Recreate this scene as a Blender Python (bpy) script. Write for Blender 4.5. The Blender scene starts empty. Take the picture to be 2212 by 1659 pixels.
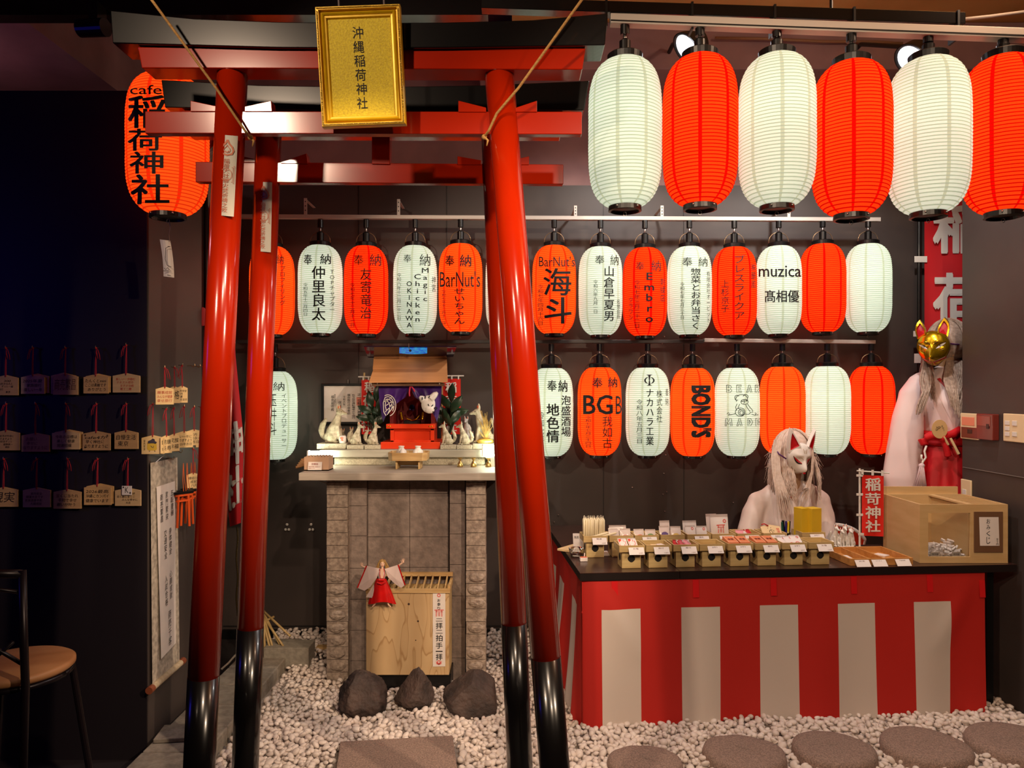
import bpy, bmesh, math, random
from mathutils import Vector, Matrix
rnd = random.Random(11)
PI = math.pi
# ---- frame of the photograph: 2212 x 1659, focal 1600 px, camera 1.6 m above the floor looking along +Y
F, CX, HY, EZ = 1600.0, 1106.0, 840.0, 1.60
def P(x, y, d): return Vector(((x-CX)*d/F, d, EZ+(HY-y)*d/F))
def L(px, d): return px*d/F
def onz(x, y, z):
    return P(x, y, (EZ-z)*F/(y-HY))
sc = bpy.context.scene
col = sc.collection
cam_data = bpy.data.cameras.new('camera'); cam = bpy.data.objects.new('camera', cam_data); col.objects.link(cam)
cam.location = (0, 0, EZ); cam.rotation_euler = (PI/2, 0, 0)
cam_data.sensor_width = 36; cam_data.lens = 36*F/2212; cam_data.shift_y = (HY-829.5)/2212; cam_data.clip_start = 0.05
sc.camera = cam
sc.view_settings.view_transform = 'Standard'; sc.view_settings.look = 'None'
sc.view_settings.exposure = 0.0; sc.view_settings.gamma = 1.0; sc.view_settings.use_curve_mapping = False
sc.cycles.max_bounces = 6; sc.cycles.diffuse_bounces = 3; sc.cycles.glossy_bounces = 3; sc.cycles.transmission_bounces = 4
sc.cycles.sample_clamp_indirect = 4.0
w = bpy.data.worlds.new('room_air'); sc.world = w; w.use_nodes = True
w.node_tree.nodes['Background'].inputs[0].default_value = (0.35, 0.22, 0.3, 1)
w.node_tree.nodes['Background'].inputs[1].default_value = 0.012
def light(name, kind, loc, energy, color, size=0.1, target=None, angle=60, blend=0.4):
    d = bpy.data.lights.new(name, kind); o = bpy.data.objects.new(name, d); col.objects.link(o)
    o.location = loc; d.energy = energy; d.color = color
    if kind == 'AREA': d.size = size
    else: d.shadow_soft_size = size
    if kind == 'SPOT': d.spot_size = math.radians(angle); d.spot_blend = blend
    if target is not None:
        o.rotation_euler = (Vector(target)-Vector(loc)).to_track_quat('-Z', 'Y').to_euler()
    return o
WARM = (1.0, 0.74, 0.52); NEUT = (1.0, 0.84, 0.68)
# ceiling track spots over the visitors' side, an added scroll accent, two added unseen fills, and the blue stage lamp at the dark end
light('track_or_accent_spot', 'SPOT', (-1.85, -0.6, 3.55), 300, WARM, 0.07, (0.10, 3.0, 1.75), 46, 0.4)
light('track_or_accent_spot', 'SPOT', (0.7, -0.6, 2.95), 195, WARM, 0.04, (1.05, 3.6, 0.9), 58, 0.35)
light('track_or_accent_spot', 'SPOT', (2.2, 0.1, 2.95), 430, WARM, 0.04, (-0.95, 3.6, 0.85), 40, 0.8)
light('track_or_accent_spot', 'SPOT', (0.1, 0.5, 3.3), 150, WARM, 0.04, (-0.55, 3.5, 0.25), 44, 0.6)
light('track_or_accent_spot', 'SPOT', (0.2, 1.2, 3.2), 130, WARM, 0.04, (-1.45, 3.62, 0.95), 22, 0.6)  # added accent, no such fitting seen; brightens the scroll
light('fill_lamp', 'POINT', (1.95, 2.2, 3.42), 30, (1.0, 0.68, 0.46), 0.10)  # added warm fill out of view, brightens ceiling and beam
light('fill_lamp', 'POINT', (-3.0, 3.45, 3.22), 7, (1.0, 0.45, 0.52), 0.10)  # added reddish fill out of view for the mauve wall above the partition
light('blue_stage_lamp', 'AREA', (-3.6, 1.6, 2.1), 3.0, (0.05, 0.04, 1.0), 0.5, (-2.2, 3.2, 1.6))

# ---------------------------------------------------------------- materials
def lin(c):
    c /= 255.0
    return c/12.92 if c <= 0.04045 else ((c+0.055)/1.055)**2.4
def rgb(r, g, b): return (lin(r), lin(g), lin(b), 1)
_M = {}
def mat(name, c, rough=0.6, metal=0.0, spec=0.5, c2=None, nscale=20, bump=0.0, bscale=None, emit=0.0, coat=0.0, stretch=None, trans=0.0, sss=0.0, detail=4):
    if name in _M: return _M[name]
    m = bpy.data.materials.new(name); m.use_nodes = True; nt = m.node_tree
    b = nt.nodes['Principled BSDF']; b.inputs['Base Color'].default_value = rgb(*c)
    b.inputs['Roughness'].default_value = rough; b.inputs['Metallic'].default_value = metal
    b.inputs['Specular IOR Level'].default_value = spec
    if coat: b.inputs['Coat Weight'].default_value = coat; b.inputs['Coat Roughness'].default_value = 0.06
    if trans: b.inputs['Transmission Weight'].default_value = trans
    if emit: b.inputs['Emission Color'].default_value = rgb(*c); b.inputs['Emission Strength'].default_value = emit
    if c2 or bump:
        tc = nt.nodes.new('ShaderNodeTexCoord'); mp = nt.nodes.new('ShaderNodeMapping')
        nt.links.new(tc.outputs['Object'], mp.inputs[0])
        if stretch: mp.inputs['Scale'].default_value = stretch
    if c2:
        n = nt.nodes.new('ShaderNodeTexNoise'); n.inputs['Scale'].default_value = nscale; n.inputs['Detail'].default_value = detail
        nt.links.new(mp.outputs[0], n.inputs['Vector'])
        r = nt.nodes.new('ShaderNodeValToRGB'); r.color_ramp.elements[0].position = 0.35; r.color_ramp.elements[1].position = 0.65
        r.color_ramp.elements[0].color = rgb(*c); r.color_ramp.elements[1].color = rgb(*c2)
        nt.links.new(n.outputs[0], r.inputs[0]); nt.links.new(r.outputs[0], b.inputs['Base Color'])
        if emit: nt.links.new(r.outputs[0], b.inputs['Emission Color'])
    if bump:
        n2 = nt.nodes.new('ShaderNodeTexNoise'); n2.inputs['Scale'].default_value = bscale or nscale; n2.inputs['Detail'].default_value = 4
        nt.links.new(mp.outputs[0], n2.inputs['Vector'])
        bp = nt.nodes.new('ShaderNodeBump'); bp.inputs['Strength'].default_value = bump; bp.inputs['Distance'].default_value = 0.01
        nt.links.new(n2.outputs[0], bp.inputs['Height']); nt.links.new(bp.outputs[0], b.inputs['Normal'])
    _M[name] = m
    return m
INK = mat('ink', (14, 10, 10), 0.7)
BLK = mat('black_plastic', (12, 11, 11), 0.35)
RED = mat('vermilion_lacquer', (172, 33, 2), 0.17, coat=0.15, c2=(161, 29, 2), nscale=3)
BLKL = mat('black_lacquer', (10, 8, 8), 0.22, coat=0.3)
STEEL = mat('steel', (190, 185, 180), 0.3, metal=1.0)
PAPER = mat('paper', (232, 222, 212), 0.8, c2=(222, 212, 204), nscale=12)
WHITE = mat('white_paint', (225, 220, 212), 0.5)
WOODP = mat('pale_wood', (206, 176, 122), 0.55, c2=(186, 152, 98), nscale=6, stretch=(1, 1, 8), bump=0.05)
WOODX = mat('pale_wood_lengthwise', (206, 172, 118), 0.55, c2=(184, 146, 92), nscale=6, stretch=(1, 8, 8), bump=0.05)
STONE = mat('grey_stone', (120, 108, 96), 0.9, c2=(92, 84, 76), nscale=60, bump=0.4, bscale=90)
PINKW = mat('mauve_concrete', (168, 132, 130), 0.85, c2=(150, 118, 118), nscale=4, bump=0.1, bscale=20)
CHAR = mat('charcoal_panel', (70, 60, 56), 0.5, c2=(63, 54, 51), nscale=3)
SILV = mat('aluminium_channel', (205, 196, 186), 0.45, metal=0.3)
REDCL = mat('red_cloth', (200, 24, 22), 0.75, c2=(188, 20, 20), nscale=8)
SKIN = mat('mannequin_skin', (205, 165, 130), 0.5)
PRINTR = mat('red_print', (222, 84, 76), 0.8)
GOLD = mat('gold_foil', (214, 168, 40), 0.28, metal=1.0)

# ---------------------------------------------------------------- mesh building
class MB:
    def __init__(s): s.v = []; s.f = []; s.uv = None
    def add(s, vs, fs):
        n = len(s.v); s.v += [Vector(v) for v in vs]; s.f += [tuple(i+n for i in f) for f in fs]; return s
    def hexa(s, p):   # 8 corners: bottom loop 0-3, top loop 4-7
        return s.add(p, [(3, 2, 1, 0), (4, 5, 6, 7), (0, 1, 5, 4), (1, 2, 6, 5), (2, 3, 7, 6), (3, 0, 4, 7)])
    def box(s, c, sz, R=None):
        c = Vector(c); hx, hy, hz = [q/2 for q in sz]
        p = [(-hx, -hy, -hz), (hx, -hy, -hz), (hx, hy, -hz), (-hx, hy, -hz), (-hx, -hy, hz), (hx, -hy, hz), (hx, hy, hz), (-hx, hy, hz)]
        p = [(R @ Vector(q) if R else Vector(q))+c for q in p]
        return s.hexa(p)
    def bx(s, x0, x1, y0, y1, z0, z1): return s.box(((x0+x1)/2, (y0+y1)/2, (z0+z1)/2), (x1-x0, y1-y0, z1-z0))
    def prism(s, poly, off):   # polygon (list of 3D points) extruded along off
        n = len(poly); off = Vector(off); a = [Vector(p) for p in poly]; b = [p+off for p in a]
        return s.add(a+b, [tuple(range(n)), tuple(range(2*n-1, n-1, -1))]+[((i+1) % n, i, i+n, (i+1) % n+n) for i in range(n)])
    def tube(s, pts, rad, seg=10, cap=True, sx=1.0):
        pts = [Vector(p) for p in pts]; n = len(pts)
        if not isinstance(rad, (list, tuple)): rad = [rad]*n
        vs = []; up = None
        for i, p in enumerate(pts):
            t = (pts[min(i+1, n-1)]-pts[max(i-1, 0)])
            t = t.normalized() if t.length > 1e-9 else Vector((0, 0, 1))
            if up is None:
                up = Vector((0, 0, 1)) if abs(t.z) < 0.9 else Vector((0, 1, 0))
            a = t.cross(up)
            a = a.normalized() if a.length > 1e-6 else t.orthogonal().normalized()
            b = a.cross(t).normalized(); up = b
            for k in range(seg):
                q = 2*PI*k/seg; vs.append(p+a*math.cos(q)*rad[i]*sx+b*math.sin(q)*rad[i])
        fs = [(i*seg+k, i*seg+(k+1) % seg, (i+1)*seg+(k+1) % seg, (i+1)*seg+k) for i in range(n-1) for k in range(seg)]
        if cap: fs += [tuple(range(seg-1, -1, -1)), tuple((n-1)*seg+k for k in range(seg))]
        return s.add(vs, fs)
    def lathe(s, prof, c=(0, 0, 0), seg=32, cap=True, R=None):   # prof: (r, z)
        c = Vector(c); vs = []
        for r, z in prof:
            for k in range(seg):
                q = 2*PI*k/seg; v = Vector((r*math.cos(q), r*math.sin(q), z)); vs.append((R @ v if R else v)+c)
        n = len(prof)
        fs = [(i*seg+k, i*seg+(k+1) % seg, (i+1)*seg+(k+1) % seg, (i+1)*seg+k) for i in range(n-1) for k in range(seg)]
        if cap: fs += [tuple(range(seg-1, -1, -1)), tuple((n-1)*seg+k for k in range(seg))]
        return s.add(vs, fs)
    def ball(s, c, r, seg=14, rings=9, R=None):
        if not isinstance(r, (list, tuple)): r = (r, r, r)
        c = Vector(c); vs = []; fs = []
        for i in range(1, rings):
            a = PI*i/rings
            for k in range(seg):
                q = 2*PI*k/seg; v = Vector((r[0]*math.sin(a)*math.cos(q), r[1]*math.sin(a)*math.sin(q), r[2]*math.cos(a)))
                vs.append((R @ v if R else v)+c)
        top = len(vs); vt = Vector((0, 0, r[2])); vs += [(R @ vt if R else vt)+c, c-(R @ vt if R else vt)]
        for i in range(rings-2):
            for k in range(seg): fs.append((i*seg+k, (i+1)*seg+k, (i+1)*seg+(k+1) % seg, i*seg+(k+1) % seg))
        for k in range(seg):
            fs.append((top, k, (k+1) % seg)); b = (rings-2)*seg; fs.append((top+1, b+(k+1) % seg, b+k))
        return s.add(vs, fs)
    def grid(s, fn, nu, nv):
        vs = [fn(i/nu, j/nv) for j in range(nv+1) for i in range(nu+1)]
        return s.add(vs, [(j*(nu+1)+i, j*(nu+1)+i+1, (j+1)*(nu+1)+i+1, (j+1)*(nu+1)+i) for j in range(nv) for i in range(nu)])
    def xf(s, M):
        s.v = [M @ v for v in s.v]; return s
_org = {}
def mesh(name, mb, m, smooth=False, off=None):
    me = bpy.data.meshes.new(name)
    vs = mb.v if off is None else [v-off for v in mb.v]
    me.from_pydata([tuple(v) for v in vs], [], mb.f); me.materials.append(m)
    if smooth: me.polygons.foreach_set('use_smooth', [True]*len(me.polygons))
    if mb.uv:
        ul = me.uv_layers.new(name='UVMap')
        for lp in me.loops: ul.data[lp.index].uv = mb.uv[lp.vertex_index]
    me.update()
    return me
def tag(o, label=None, cat=None, group=None, kind=None):
    if label: o['label'] = label
    if cat: o['category'] = cat
    if group: o['group'] = group
    if kind: o['kind'] = kind
    return o
def thing(name, label, cat, loc, rot=(0, 0, 0), group=None):
    o = bpy.data.objects.new(name, None); col.objects.link(o); o.location = loc; o.rotation_euler = rot
    o.empty_display_size = 0.05; _org[o] = Vector(loc)
    return tag(o, label, cat, group)
def mods(o, bevel=0, smooth=False, seg=2):
    if bevel:
        b = o.modifiers.new('edge', 'BEVEL'); b.width = bevel; b.segments = seg; b.limit_method = 'ANGLE'; b.angle_limit = 0.6
    return o
def part(name, mb, m, parent, world=True, smooth=False, bevel=0, label=None):
    """world: mesh given in scene coordinates (parent unrotated); else in the parent's own coordinates"""
    off = _org.get(parent, Vector()) if world else None
    o = bpy.data.objects.new(name, mesh(name, mb, m, smooth, off)); col.objects.link(o); o.parent = parent
    _org[o] = _org.get(parent, Vector())
    if label: o['label'] = label
    return mods(o, bevel)
def solo(name, mb, m, label, cat, group=None, smooth=False, bevel=0, kind=None):
    xs = [v.x for v in mb.v]; ys = [v.y for v in mb.v]; zs = [v.z for v in mb.v]
    c = Vector(((min(xs)+max(xs))/2, (min(ys)+max(ys))/2, min(zs)))
    o = bpy.data.objects.new(name, mesh(name, mb, m, smooth, c)); o.location = c; col.objects.link(o); _org[o] = c
    tag(o, label, cat, group, kind)
    return mods(o, bevel)
def struct(name, mb, m, bevel=0):
    o = bpy.data.objects.new(name, mesh(name, mb, m)); col.objects.link(o); o['kind'] = 'structure'; _org[o] = Vector()
    return mods(o, bevel)
def dup(o, loc=None, rot=None, label=None, group=None):
    def cp(a, par):
        c = a.copy(); col.objects.link(c); _org[c] = _org.get(a, Vector())
        if par is not None: c.parent = par
        for ch in list(a.children): cp(ch, c)
        return c
    r = cp(o, None)
    if loc is not None: r.location = loc
    if rot is not None: r.rotation_euler = rot
    if label: r['label'] = label
    if group: r['group'] = group
    return r
def organic(mb, voxel, smooth=6):
    """one continuous skin over overlapping lumps"""
    me = bpy.data.meshes.new('tmp'); me.from_pydata([tuple(v) for v in mb.v], [], mb.f)
    o = bpy.data.objects.new('tmp', me); col.objects.link(o)
    r = o.modifiers.new('r', 'REMESH'); r.mode = 'VOXEL'; r.voxel_size = voxel
    if smooth:
        k = o.modifiers.new('s', 'SMOOTH'); k.factor = 0.5; k.iterations = smooth
    dg = bpy.context.evaluated_depsgraph_get(); ev = o.evaluated_get(dg); m2 = ev.to_mesh()
    out = MB(); out.add([v.co.copy() for v in m2.vertices], [tuple(p.vertices) for p in m2.polygons])
    ev.to_mesh_clear(); bpy.data.objects.remove(o); bpy.data.meshes.remove(me)
    return out
# ---- writing: glyph outlines of Blender's own font stack, laid on a surface
_tc = {}
def glyphs(s, vert=False, bold=0.0, shear=0.0):
    k = (s, vert, bold, shear)
    if k in _tc: return _tc[k]
    cu = bpy.data.curves.new('t', 'FONT'); cu.body = '\n'.join(s) if vert else s; cu.align_x = 'CENTER'; cu.resolution_u = 2
    cu.offset = bold; cu.shear = shear
    o = bpy.data.objects.new('t', cu); me = bpy.data.meshes.new_from_object(o)
    vs = [(v.co.x, v.co.y) for v in me.vertices]; fs = [tuple(p.vertices) for p in me.polygons]
    bpy.data.objects.remove(o); bpy.data.curves.remove(cu); bpy.data.meshes.remove(me)
    x0 = min(v[0] for v in vs); x1 = max(v[0] for v in vs); y0 = min(v[1] for v in vs); y1 = max(v[1] for v in vs)
    _tc[k] = ([((x-x0)/(x1-x0), (y-y0)/(y1-y0)) for x, y in vs], fs)
    return _tc[k]
def write(mb, s, rect, fn, vert=False, bold=0.0, cuts=0, turn=False, shear=0.0):
    """rect = (x0, y0, x1, y1) with y down; fn maps that plane to space"""
    x0, y0, x1, y1 = rect
    if bold > 0:
        h_ = (y1-y0)/(len(s) if vert else 1)*bold*0.42; f_ = abs(h_)*0.9; sg_ = 1 if x1 > x0 else -1
        for i, (p, q) in enumerate(((-1, -0.6), (1, -0.6), (-1, 0.6), (1, 0.6))):
            write(mb, s, (x0+p*f_*sg_, y0+q*h_, x1+p*f_*sg_, y1+q*h_), lambda x, y, i=i: fn(x, y)+Vector((0, -0.00025*i, 0)), vert, 0.0, cuts, turn, shear)
        return mb
    vs, fs = glyphs(s, vert, 0.0, shear)
    if turn: vs = [(y, 1-x) for x, y in vs]
    if cuts:
        bm = bmesh.new(); bv = [bm.verts.new((x, y, 0)) for x, y in vs]
        for f in fs:
            try: bm.faces.new([bv[i] for i in f])
            except ValueError: pass
        for i in range(1, cuts):
            bmesh.ops.bisect_plane(bm, geom=bm.verts[:]+bm.edges[:]+bm.faces[:], plane_co=(i/cuts, 0, 0), plane_no=(1, 0, 0))
            if (y1-y0) < 3*abs(x1-x0) or i % 2: bmesh.ops.bisect_plane(bm, geom=bm.verts[:]+bm.edges[:]+bm.faces[:], plane_co=(0, i/cuts, 0), plane_no=(0, 1, 0))
        bm.verts.index_update(); vs = [(v.co.x, v.co.y) for v in bm.verts]; fs = [tuple(v.index for v in f.verts) for f in bm.faces]; bm.free()
    mb.add([fn(x0+(x1-x0)*x, y1-(y1-y0)*y) for x, y in vs], fs)
    return mb
def heavy(mb, s, rect, fn, vert=False, k=0.02):
    x0, y0, x1, y1 = rect; dx = (x1-x0)*k; dy = (y1-y0)*k
    for i, (a, b) in enumerate(((-1, -1), (1, -1), (-1, 1), (1, 1), (0, 0), (1.3, 0), (-1.3, 0))):
        write(mb, s, (x0+a*dx, y0+b*dy, x1+a*dx, y1+b*dy), lambda x, y: fn(x, y)+Vector((0, -0.0005*i, 0)), vert)
    return mb
def flat(o, ux, uy):
    o, ux, uy = Vector(o), Vector(ux), Vector(uy)
    return lambda x, y: o+ux*x+uy*y
def strokes(mb, lines, wd, fn, seg=1):
    """pen lines of width wd on the surface fn (y down)"""
    for ln in lines:
        n = len(ln); lft = []; rgt = []
        for i, (x, y) in enumerate(ln):
            ax, ay = ln[max(i-1, 0)]; bx_, by_ = ln[min(i+1, n-1)]
            dx, dy = bx_-ax, by_-ay; q = math.hypot(dx, dy) or 1
            nx, ny = -dy/q*wd/2, dx/q*wd/2
            lft.append(fn(x+nx, y+ny)); rgt.append(fn(x-nx, y-ny))
        mb.add(lft+rgt, [(i, i+1, n+i+1, n+i) for i in range(n-1)])
    return mb
def arc(cx, cy, rx, ry, a0, a1, n=14): return [(cx+rx*math.cos(math.radians(a0+(a1-a0)*i/n)), cy+ry*math.sin(math.radians(a0+(a1-a0)*i/n))) for i in range(n+1)]
# ================================================================= THE ROOM
BY = 4.75                                                     # back wall
struct('floor', MB().bx(-4.2, 4.2, -1.5, 4.9, -0.06, 0), mat('dark_floor', (40, 34, 34), 0.6, c2=(34, 29, 30), nscale=6))
struct('wall_back', MB().bx(-4.2, 3.5, BY, BY+0.1, 0, 2.905), CHAR)
struct('wall_back_upper', MB().bx(-4.2, 3.5, BY+0.01, BY+0.11, 2.905, 3.8), PINKW)
struct('beam_back', MB().bx(-0.2, 3.5, 4.40, BY+0.009, 3.50, 3.779), PINKW, bevel=0.006)
struct('beam_left', MB().bx(-3.25, -2.25, 3.3, BY+0.009, 3.30, 3.60), PINKW)
struct('ceiling', MB().bx(0.0, 3.5, 0.0, BY+0.11, 3.78, 3.85), mat('brown_ceiling', (232, 176, 104), 0.7, c2=(214, 154, 84), nscale=2))
struct('ceiling_left', MB().bx(-4.2, 0.0, 0.0, BY+0.11, 3.9, 3.97), PINKW)
struct('ceiling_soffit', MB().bx(-4.2, -0.1, 3.06, 3.13, 3.145, 3.89), BLKL)
struct('wall_left', MB().bx(-4.2, -1.57, 3.2, 3.75, 0, 2.89), CHAR, bevel=0.004)
struct('wall_left_shade', MB().bx(-4.2, -1.575, 3.194, 3.1995, 0, 2.885), mat('shade_black', (24, 17, 22), 0.6))  # near-black sheet standing in for the shade on the partition front
struct('wall_left_rear', MB().bx(-2.0, -1.86, 3.751, BY-0.001, 0, 2.88), mat('rear_panel', (34, 30, 32), 0.6))
struct('wall_right', MB().bx(2.5, 2.72, 1.2, 4.115, 0, 2.9), CHAR, bevel=0.004)
struct('trim_1', MB().bx(2.494, 2.4995, 1.2, 4.1, 1.165, 1.168), mat('panel_joint', (120, 110, 104), 0.6))
struct('wall_right_rear', MB().bx(3.2, 3.3, 3.6, BY, 0, 3.5), CHAR)
struct('baseboard_back', MB().bx(-1.85, 2.6, BY-0.02, BY-0.001, 0, 0.06), BLK)
mb = MB()                                                    # thin joints between the back wall's panels
for x in (-0.985, -0.42, 0.585, 1.10): mb.bx(x, x+0.003, BY-0.004, BY-0.0005, 0.1, 2.9)
mb.bx(-1.85, 3.1, BY-0.004, BY-0.0005, 0.075, 0.082)
struct('trim_2', mb, mat('joint_dark', (26, 22, 22), 0.5))
# small hooks and screws left in the back wall
mb = MB()
for x, y in [(1181, 1115), (1206, 1113), (1197, 1128), (1438, 983), (1434, 1023), (1440, 1063), (1432, 1068), (1436, 1105), (1366, 1053), (1435, 727), (1430, 742), (1584, 1086)]:
    mb.ball(P(x, y, BY-0.004), 0.005, 8, 6)
struct('trim_3', mb, STEEL)
mb = MB()                                                    # two small wall hooks with black dots
for cx in (620, 672):
    o = thing('wall_hook', 'pair of tiny white hooks on the dark wall %s' % ('nearer the rakes' if cx == 620 else 'nearer the stone altar'), 'hook', P(cx, 1140, BY-0.01), group='white wall hooks')
    m = MB()
    for dx, dy in ((0, -7), (-3, 4), (4, 4)): m.ball(P(cx+dx, 1140+dy, BY-0.012), 0.009, 10, 7)
    part('hook_plate', m, WHITE, o, smooth=True)

# ================================================================= TORII GATES
def post(px0, py0, px1, py1, d, zb):
    """axis of a gate pillar from two photo points, carried down to height zb"""
    a, b = P(px0, py0, d), P(px1, py1, d)
    return a, a+(b-a)*((zb-a.z)/(b.z-a.z))
def quad(pts, d): return [P(x, y, d) for x, y in pts]
def torii(label, d, pillars, r, ysplit, nuki, lintel, cap, wedges, strut, thick):
    t = thing('torii_gate', label, 'gate', (P(780, 800, d).x, d, 0), group=None)
    for (a0, a1, b0, b1), ys in zip(pillars, ysplit):
        top, foot = post(a0, a1, b0, b1, d, 0.0)
        _, cut = post(a0, a1, b0, b1, d, EZ+(HY-ys)*d/F)
        pl = part('pillar', MB().tube([top, cut], [r*0.97, r], 40), RED, t, smooth=False)
        for p in pl.data.polygons: p.use_smooth = len(p.vertices) == 4
        f = part('pillar_foot', MB().tube([cut, foot], [r*1.012, r*1.012], 40), BLKL, pl, label='black foot of the pillar')
        for p in f.data.polygons: p.use_smooth = len(p.vertices) == 4
    h = thick
    part('tie_beam', MB().prism(quad(nuki, d-h/2), (0, h, 0)), RED, t, bevel=0.0025)
    part('lintel', MB().prism(quad(lintel, d-0.05), (0, 0.09, 0)), RED, t, bevel=0.003)
    part('top_beam', MB().prism(quad(cap, d-0.065), (0, 0.12, 0)), BLKL, t, bevel=0.003, label='black top beam')
    for wq in wedges: part('wedge', MB().prism(quad(wq, d-h/2-0.004), (0, h+0.008, 0)), RED, t, bevel=0.002)
    part('strut', MB().prism(quad(strut, d-h/2-0.006), (0, h+0.012, 0)), RED, t, bevel=0.002)
    return t
DF, DB = 2.40, 2.85
torii('nearer vermilion gate carrying the gold sign, on white pebbles', DF,
      [(503, 150, 440, 1460), (1078, 152, 1179, 1420)], L(32.5, DF), (1460, 1418),
      [(313, 240), (1257, 241), (1257, 290), (313, 288)],
      [(297, 101), (1265, 104), (1258, 150), (306, 147)],
      [(238, 22), (420, 40), (600, 47), (780, 49), (960, 48), (1150, 43), (1313, 28), (1307, 97), (960, 103), (780, 104), (600, 103), (243, 93)],
      [[(411, 217), (468, 229), (468, 241), (411, 241)], [(528, 230), (586, 217), (588, 241), (528, 241)],
       [(990, 217), (1050, 232), (1050, 242), (990, 242)], [(1112, 233), (1160, 217), (1160, 242), (1112, 242)]],
      [(752, 149), (804, 149), (804, 241), (752, 241)], 0.032)
torii('farther vermilion gate, standing just behind the gate with the gold sign', DB,
      [(581, 280, 541, 1355), (1066, 285, 1110, 1345)], L(27.5, DB), (1355, 1345),
      [(422, 349), (1217, 355), (1217, 398), (422, 393)],
      [(392, 238), (1216, 240), (1212, 288), (398, 286)],
      [(348, 172), (560, 184), (800, 188), (1040, 184), (1273, 174), (1262, 238), (800, 241), (356, 232)],
      [[(500, 332), (553, 344), (553, 351), (500, 351)], [(606, 350), (662, 331), (665, 354), (606, 353)],
       [(988, 337), (1040, 346), (1040, 356), (988, 356)], [(1090, 350), (1143, 337), (1143, 356), (1090, 356)]],
      [(803, 287), (842, 287), (842, 355), (803, 354)], 0.032)
# paper charms pasted on the pillars
def charm(pts, d, r, ax, lab):
    """a slightly curved paper strip on a pillar; pts = photo corners"""
    (x0, y0), (x1, y1), (x2, y2), (x3, y3) = pts
    def ctr(y):
        (a0, a1, b0, b1) = ax; return a0+(b0-a0)*(y-a1)/(b1-a1)
    def sur(x, y, e=0.0012):
        dd = d-r; u = (x-ctr(y))*dd/F; u = max(-r*0.98, min(r*0.98, u))
        dep = d-math.sqrt(r*r-u*u)-e
        return P(x, y, dep)
    o = thing('paper_charm', lab, 'charm', sur((x0+x2)/2, y2))
    def fn(u, v):
        return sur((x0+(x1-x0)*u)*(1-v)+(x3+(x2-x3)*u)*v, (y0+(y1-y0)*u)*(1-v)+(y3+(y2-y3)*u)*v)
    part('sheet', MB().grid(fn, 12, 10), mat('charm_paper', (214, 210, 196), 0.8), o)
    def g(u, v):
        return sur((x0+(x1-x0)*u)*(1-v)+(x3+(x2-x3)*u)*v, (y0+(y1-y0)*u)*(1-v)+(y3+(y2-y3)*u)*v, 0.0032)
    m = MB(); gp = lambda x, y: g(x/44, y/175)
    out = [(22, 10), (26, 18), (33, 25), (36, 33), (33, 40), (22, 43), (11, 40), (8, 33), (11, 25), (18, 18), (22, 10)]
    strokes(m, [out], 4.0, gp); strokes(m, [[(22+(x-22)*0.5, 32+(y-32)*0.5) for x, y in out], arc(22, 33, 3.5, 3.5, 0, 180, 8)], 1.3, gp)
    for i_, ch_ in enumerate('稲荷大社御火焚祈祷之攸'): write(m, ch_, (15.5, 51+i_*10.6, 28.5, 61+i_*10.6), gp, cuts=5)
    strokes(m, [[(4, 66), (40, 66), (40, 104), (4, 104), (4, 66)], [(7, 69), (37, 69), (37, 101), (7, 101), (7, 69)], arc(22, 85, 13, 13, 0, 360, 24)], 1.1, gp)
    part('red_lettering', m, mat('faded_red_ink', (214, 132, 104), 0.8), o, label='faded red writing and flame mark')
charm([(470, 290), (514, 294), (505, 468), (462, 464)], DF, L(32.2, DF), (503, 150, 440, 1460), 'pale paper charm on the left pillar of the gate with the gold sign')
charm([(551, 392), (588, 394), (585, 545), (548, 542)], DB, L(27.4, DB), (581, 280, 541, 1355), 'pale paper charm with its upper half shaded on the farther gate pillar')
# gold framed sign
sg = thing('gold_sign', 'gold framed shrine name sign hung on the nearer gate', 'sign', P(788, 274, 2.328), (math.radians(5), math.radians(-2.2), 0))
SW, SH = 0.262, 0.361
def frame(mb, w, h, prof, z0=0):
    """mitred frame around w x h in the local x-z plane; prof = (inset, depth toward the viewer)"""
    rings = []
    for ins, dep in prof:
        rings.append([Vector((-w/2+ins, -dep, z0+ins)), Vector((w/2-ins, -dep, z0+ins)), Vector((w/2-ins, -dep, z0+h-ins)), Vector((-w/2+ins, -dep, z0+h-ins))])
    vs = [v for r in rings for v in r]; n = len(rings)
    return mb.add(vs, [(i*4+k, i*4+(k+1) % 4, (i+1)*4+(k+1) % 4, (i+1)*4+k) for i in range(n-1) for k in range(4)])
GPAINT = mat('gold_paint', (222, 180, 24), 0.35, metal=0.25, c2=(210, 166, 18), nscale=30)
fr = part('sign_frame', frame(MB(), SW, SH, [(0, -0.012), (0, 0.012), (0.002, 0.018), (0.010, 0.018), (0.0115, 0.008), (0.015, 0.007), (0.017, 0.014), (0.020, 0.016), (0.024, 0.013), (0.026, 0.009), (0.031, 0.0085), (0.033, 0.004), (0.036, -0.004)]), GPAINT, sg, world=False)
m = MB()
R45 = Matrix.Rotation(0.7, 3, 'Y')
for s in range(2):
    for i in range(52): m.ball((-SW/2+0.006+(SW-0.012)*i/51, -0.0185, 0.006 if s == 0 else SH-0.006), (0.0042, 0.003, 0.0020), 8, 5, R45)
    for i in range(72): m.ball((-SW/2+0.006 if s == 0 else SW/2-0.006, -0.0185, 0.006+(SH-0.012)*i/73), (0.0042, 0.003, 0.0020), 8, 5, R45)
part('bead_trim', m, mat('gold_beads', (226, 196, 92), 0.2, metal=0.9), fr, world=False, smooth=True)
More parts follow.
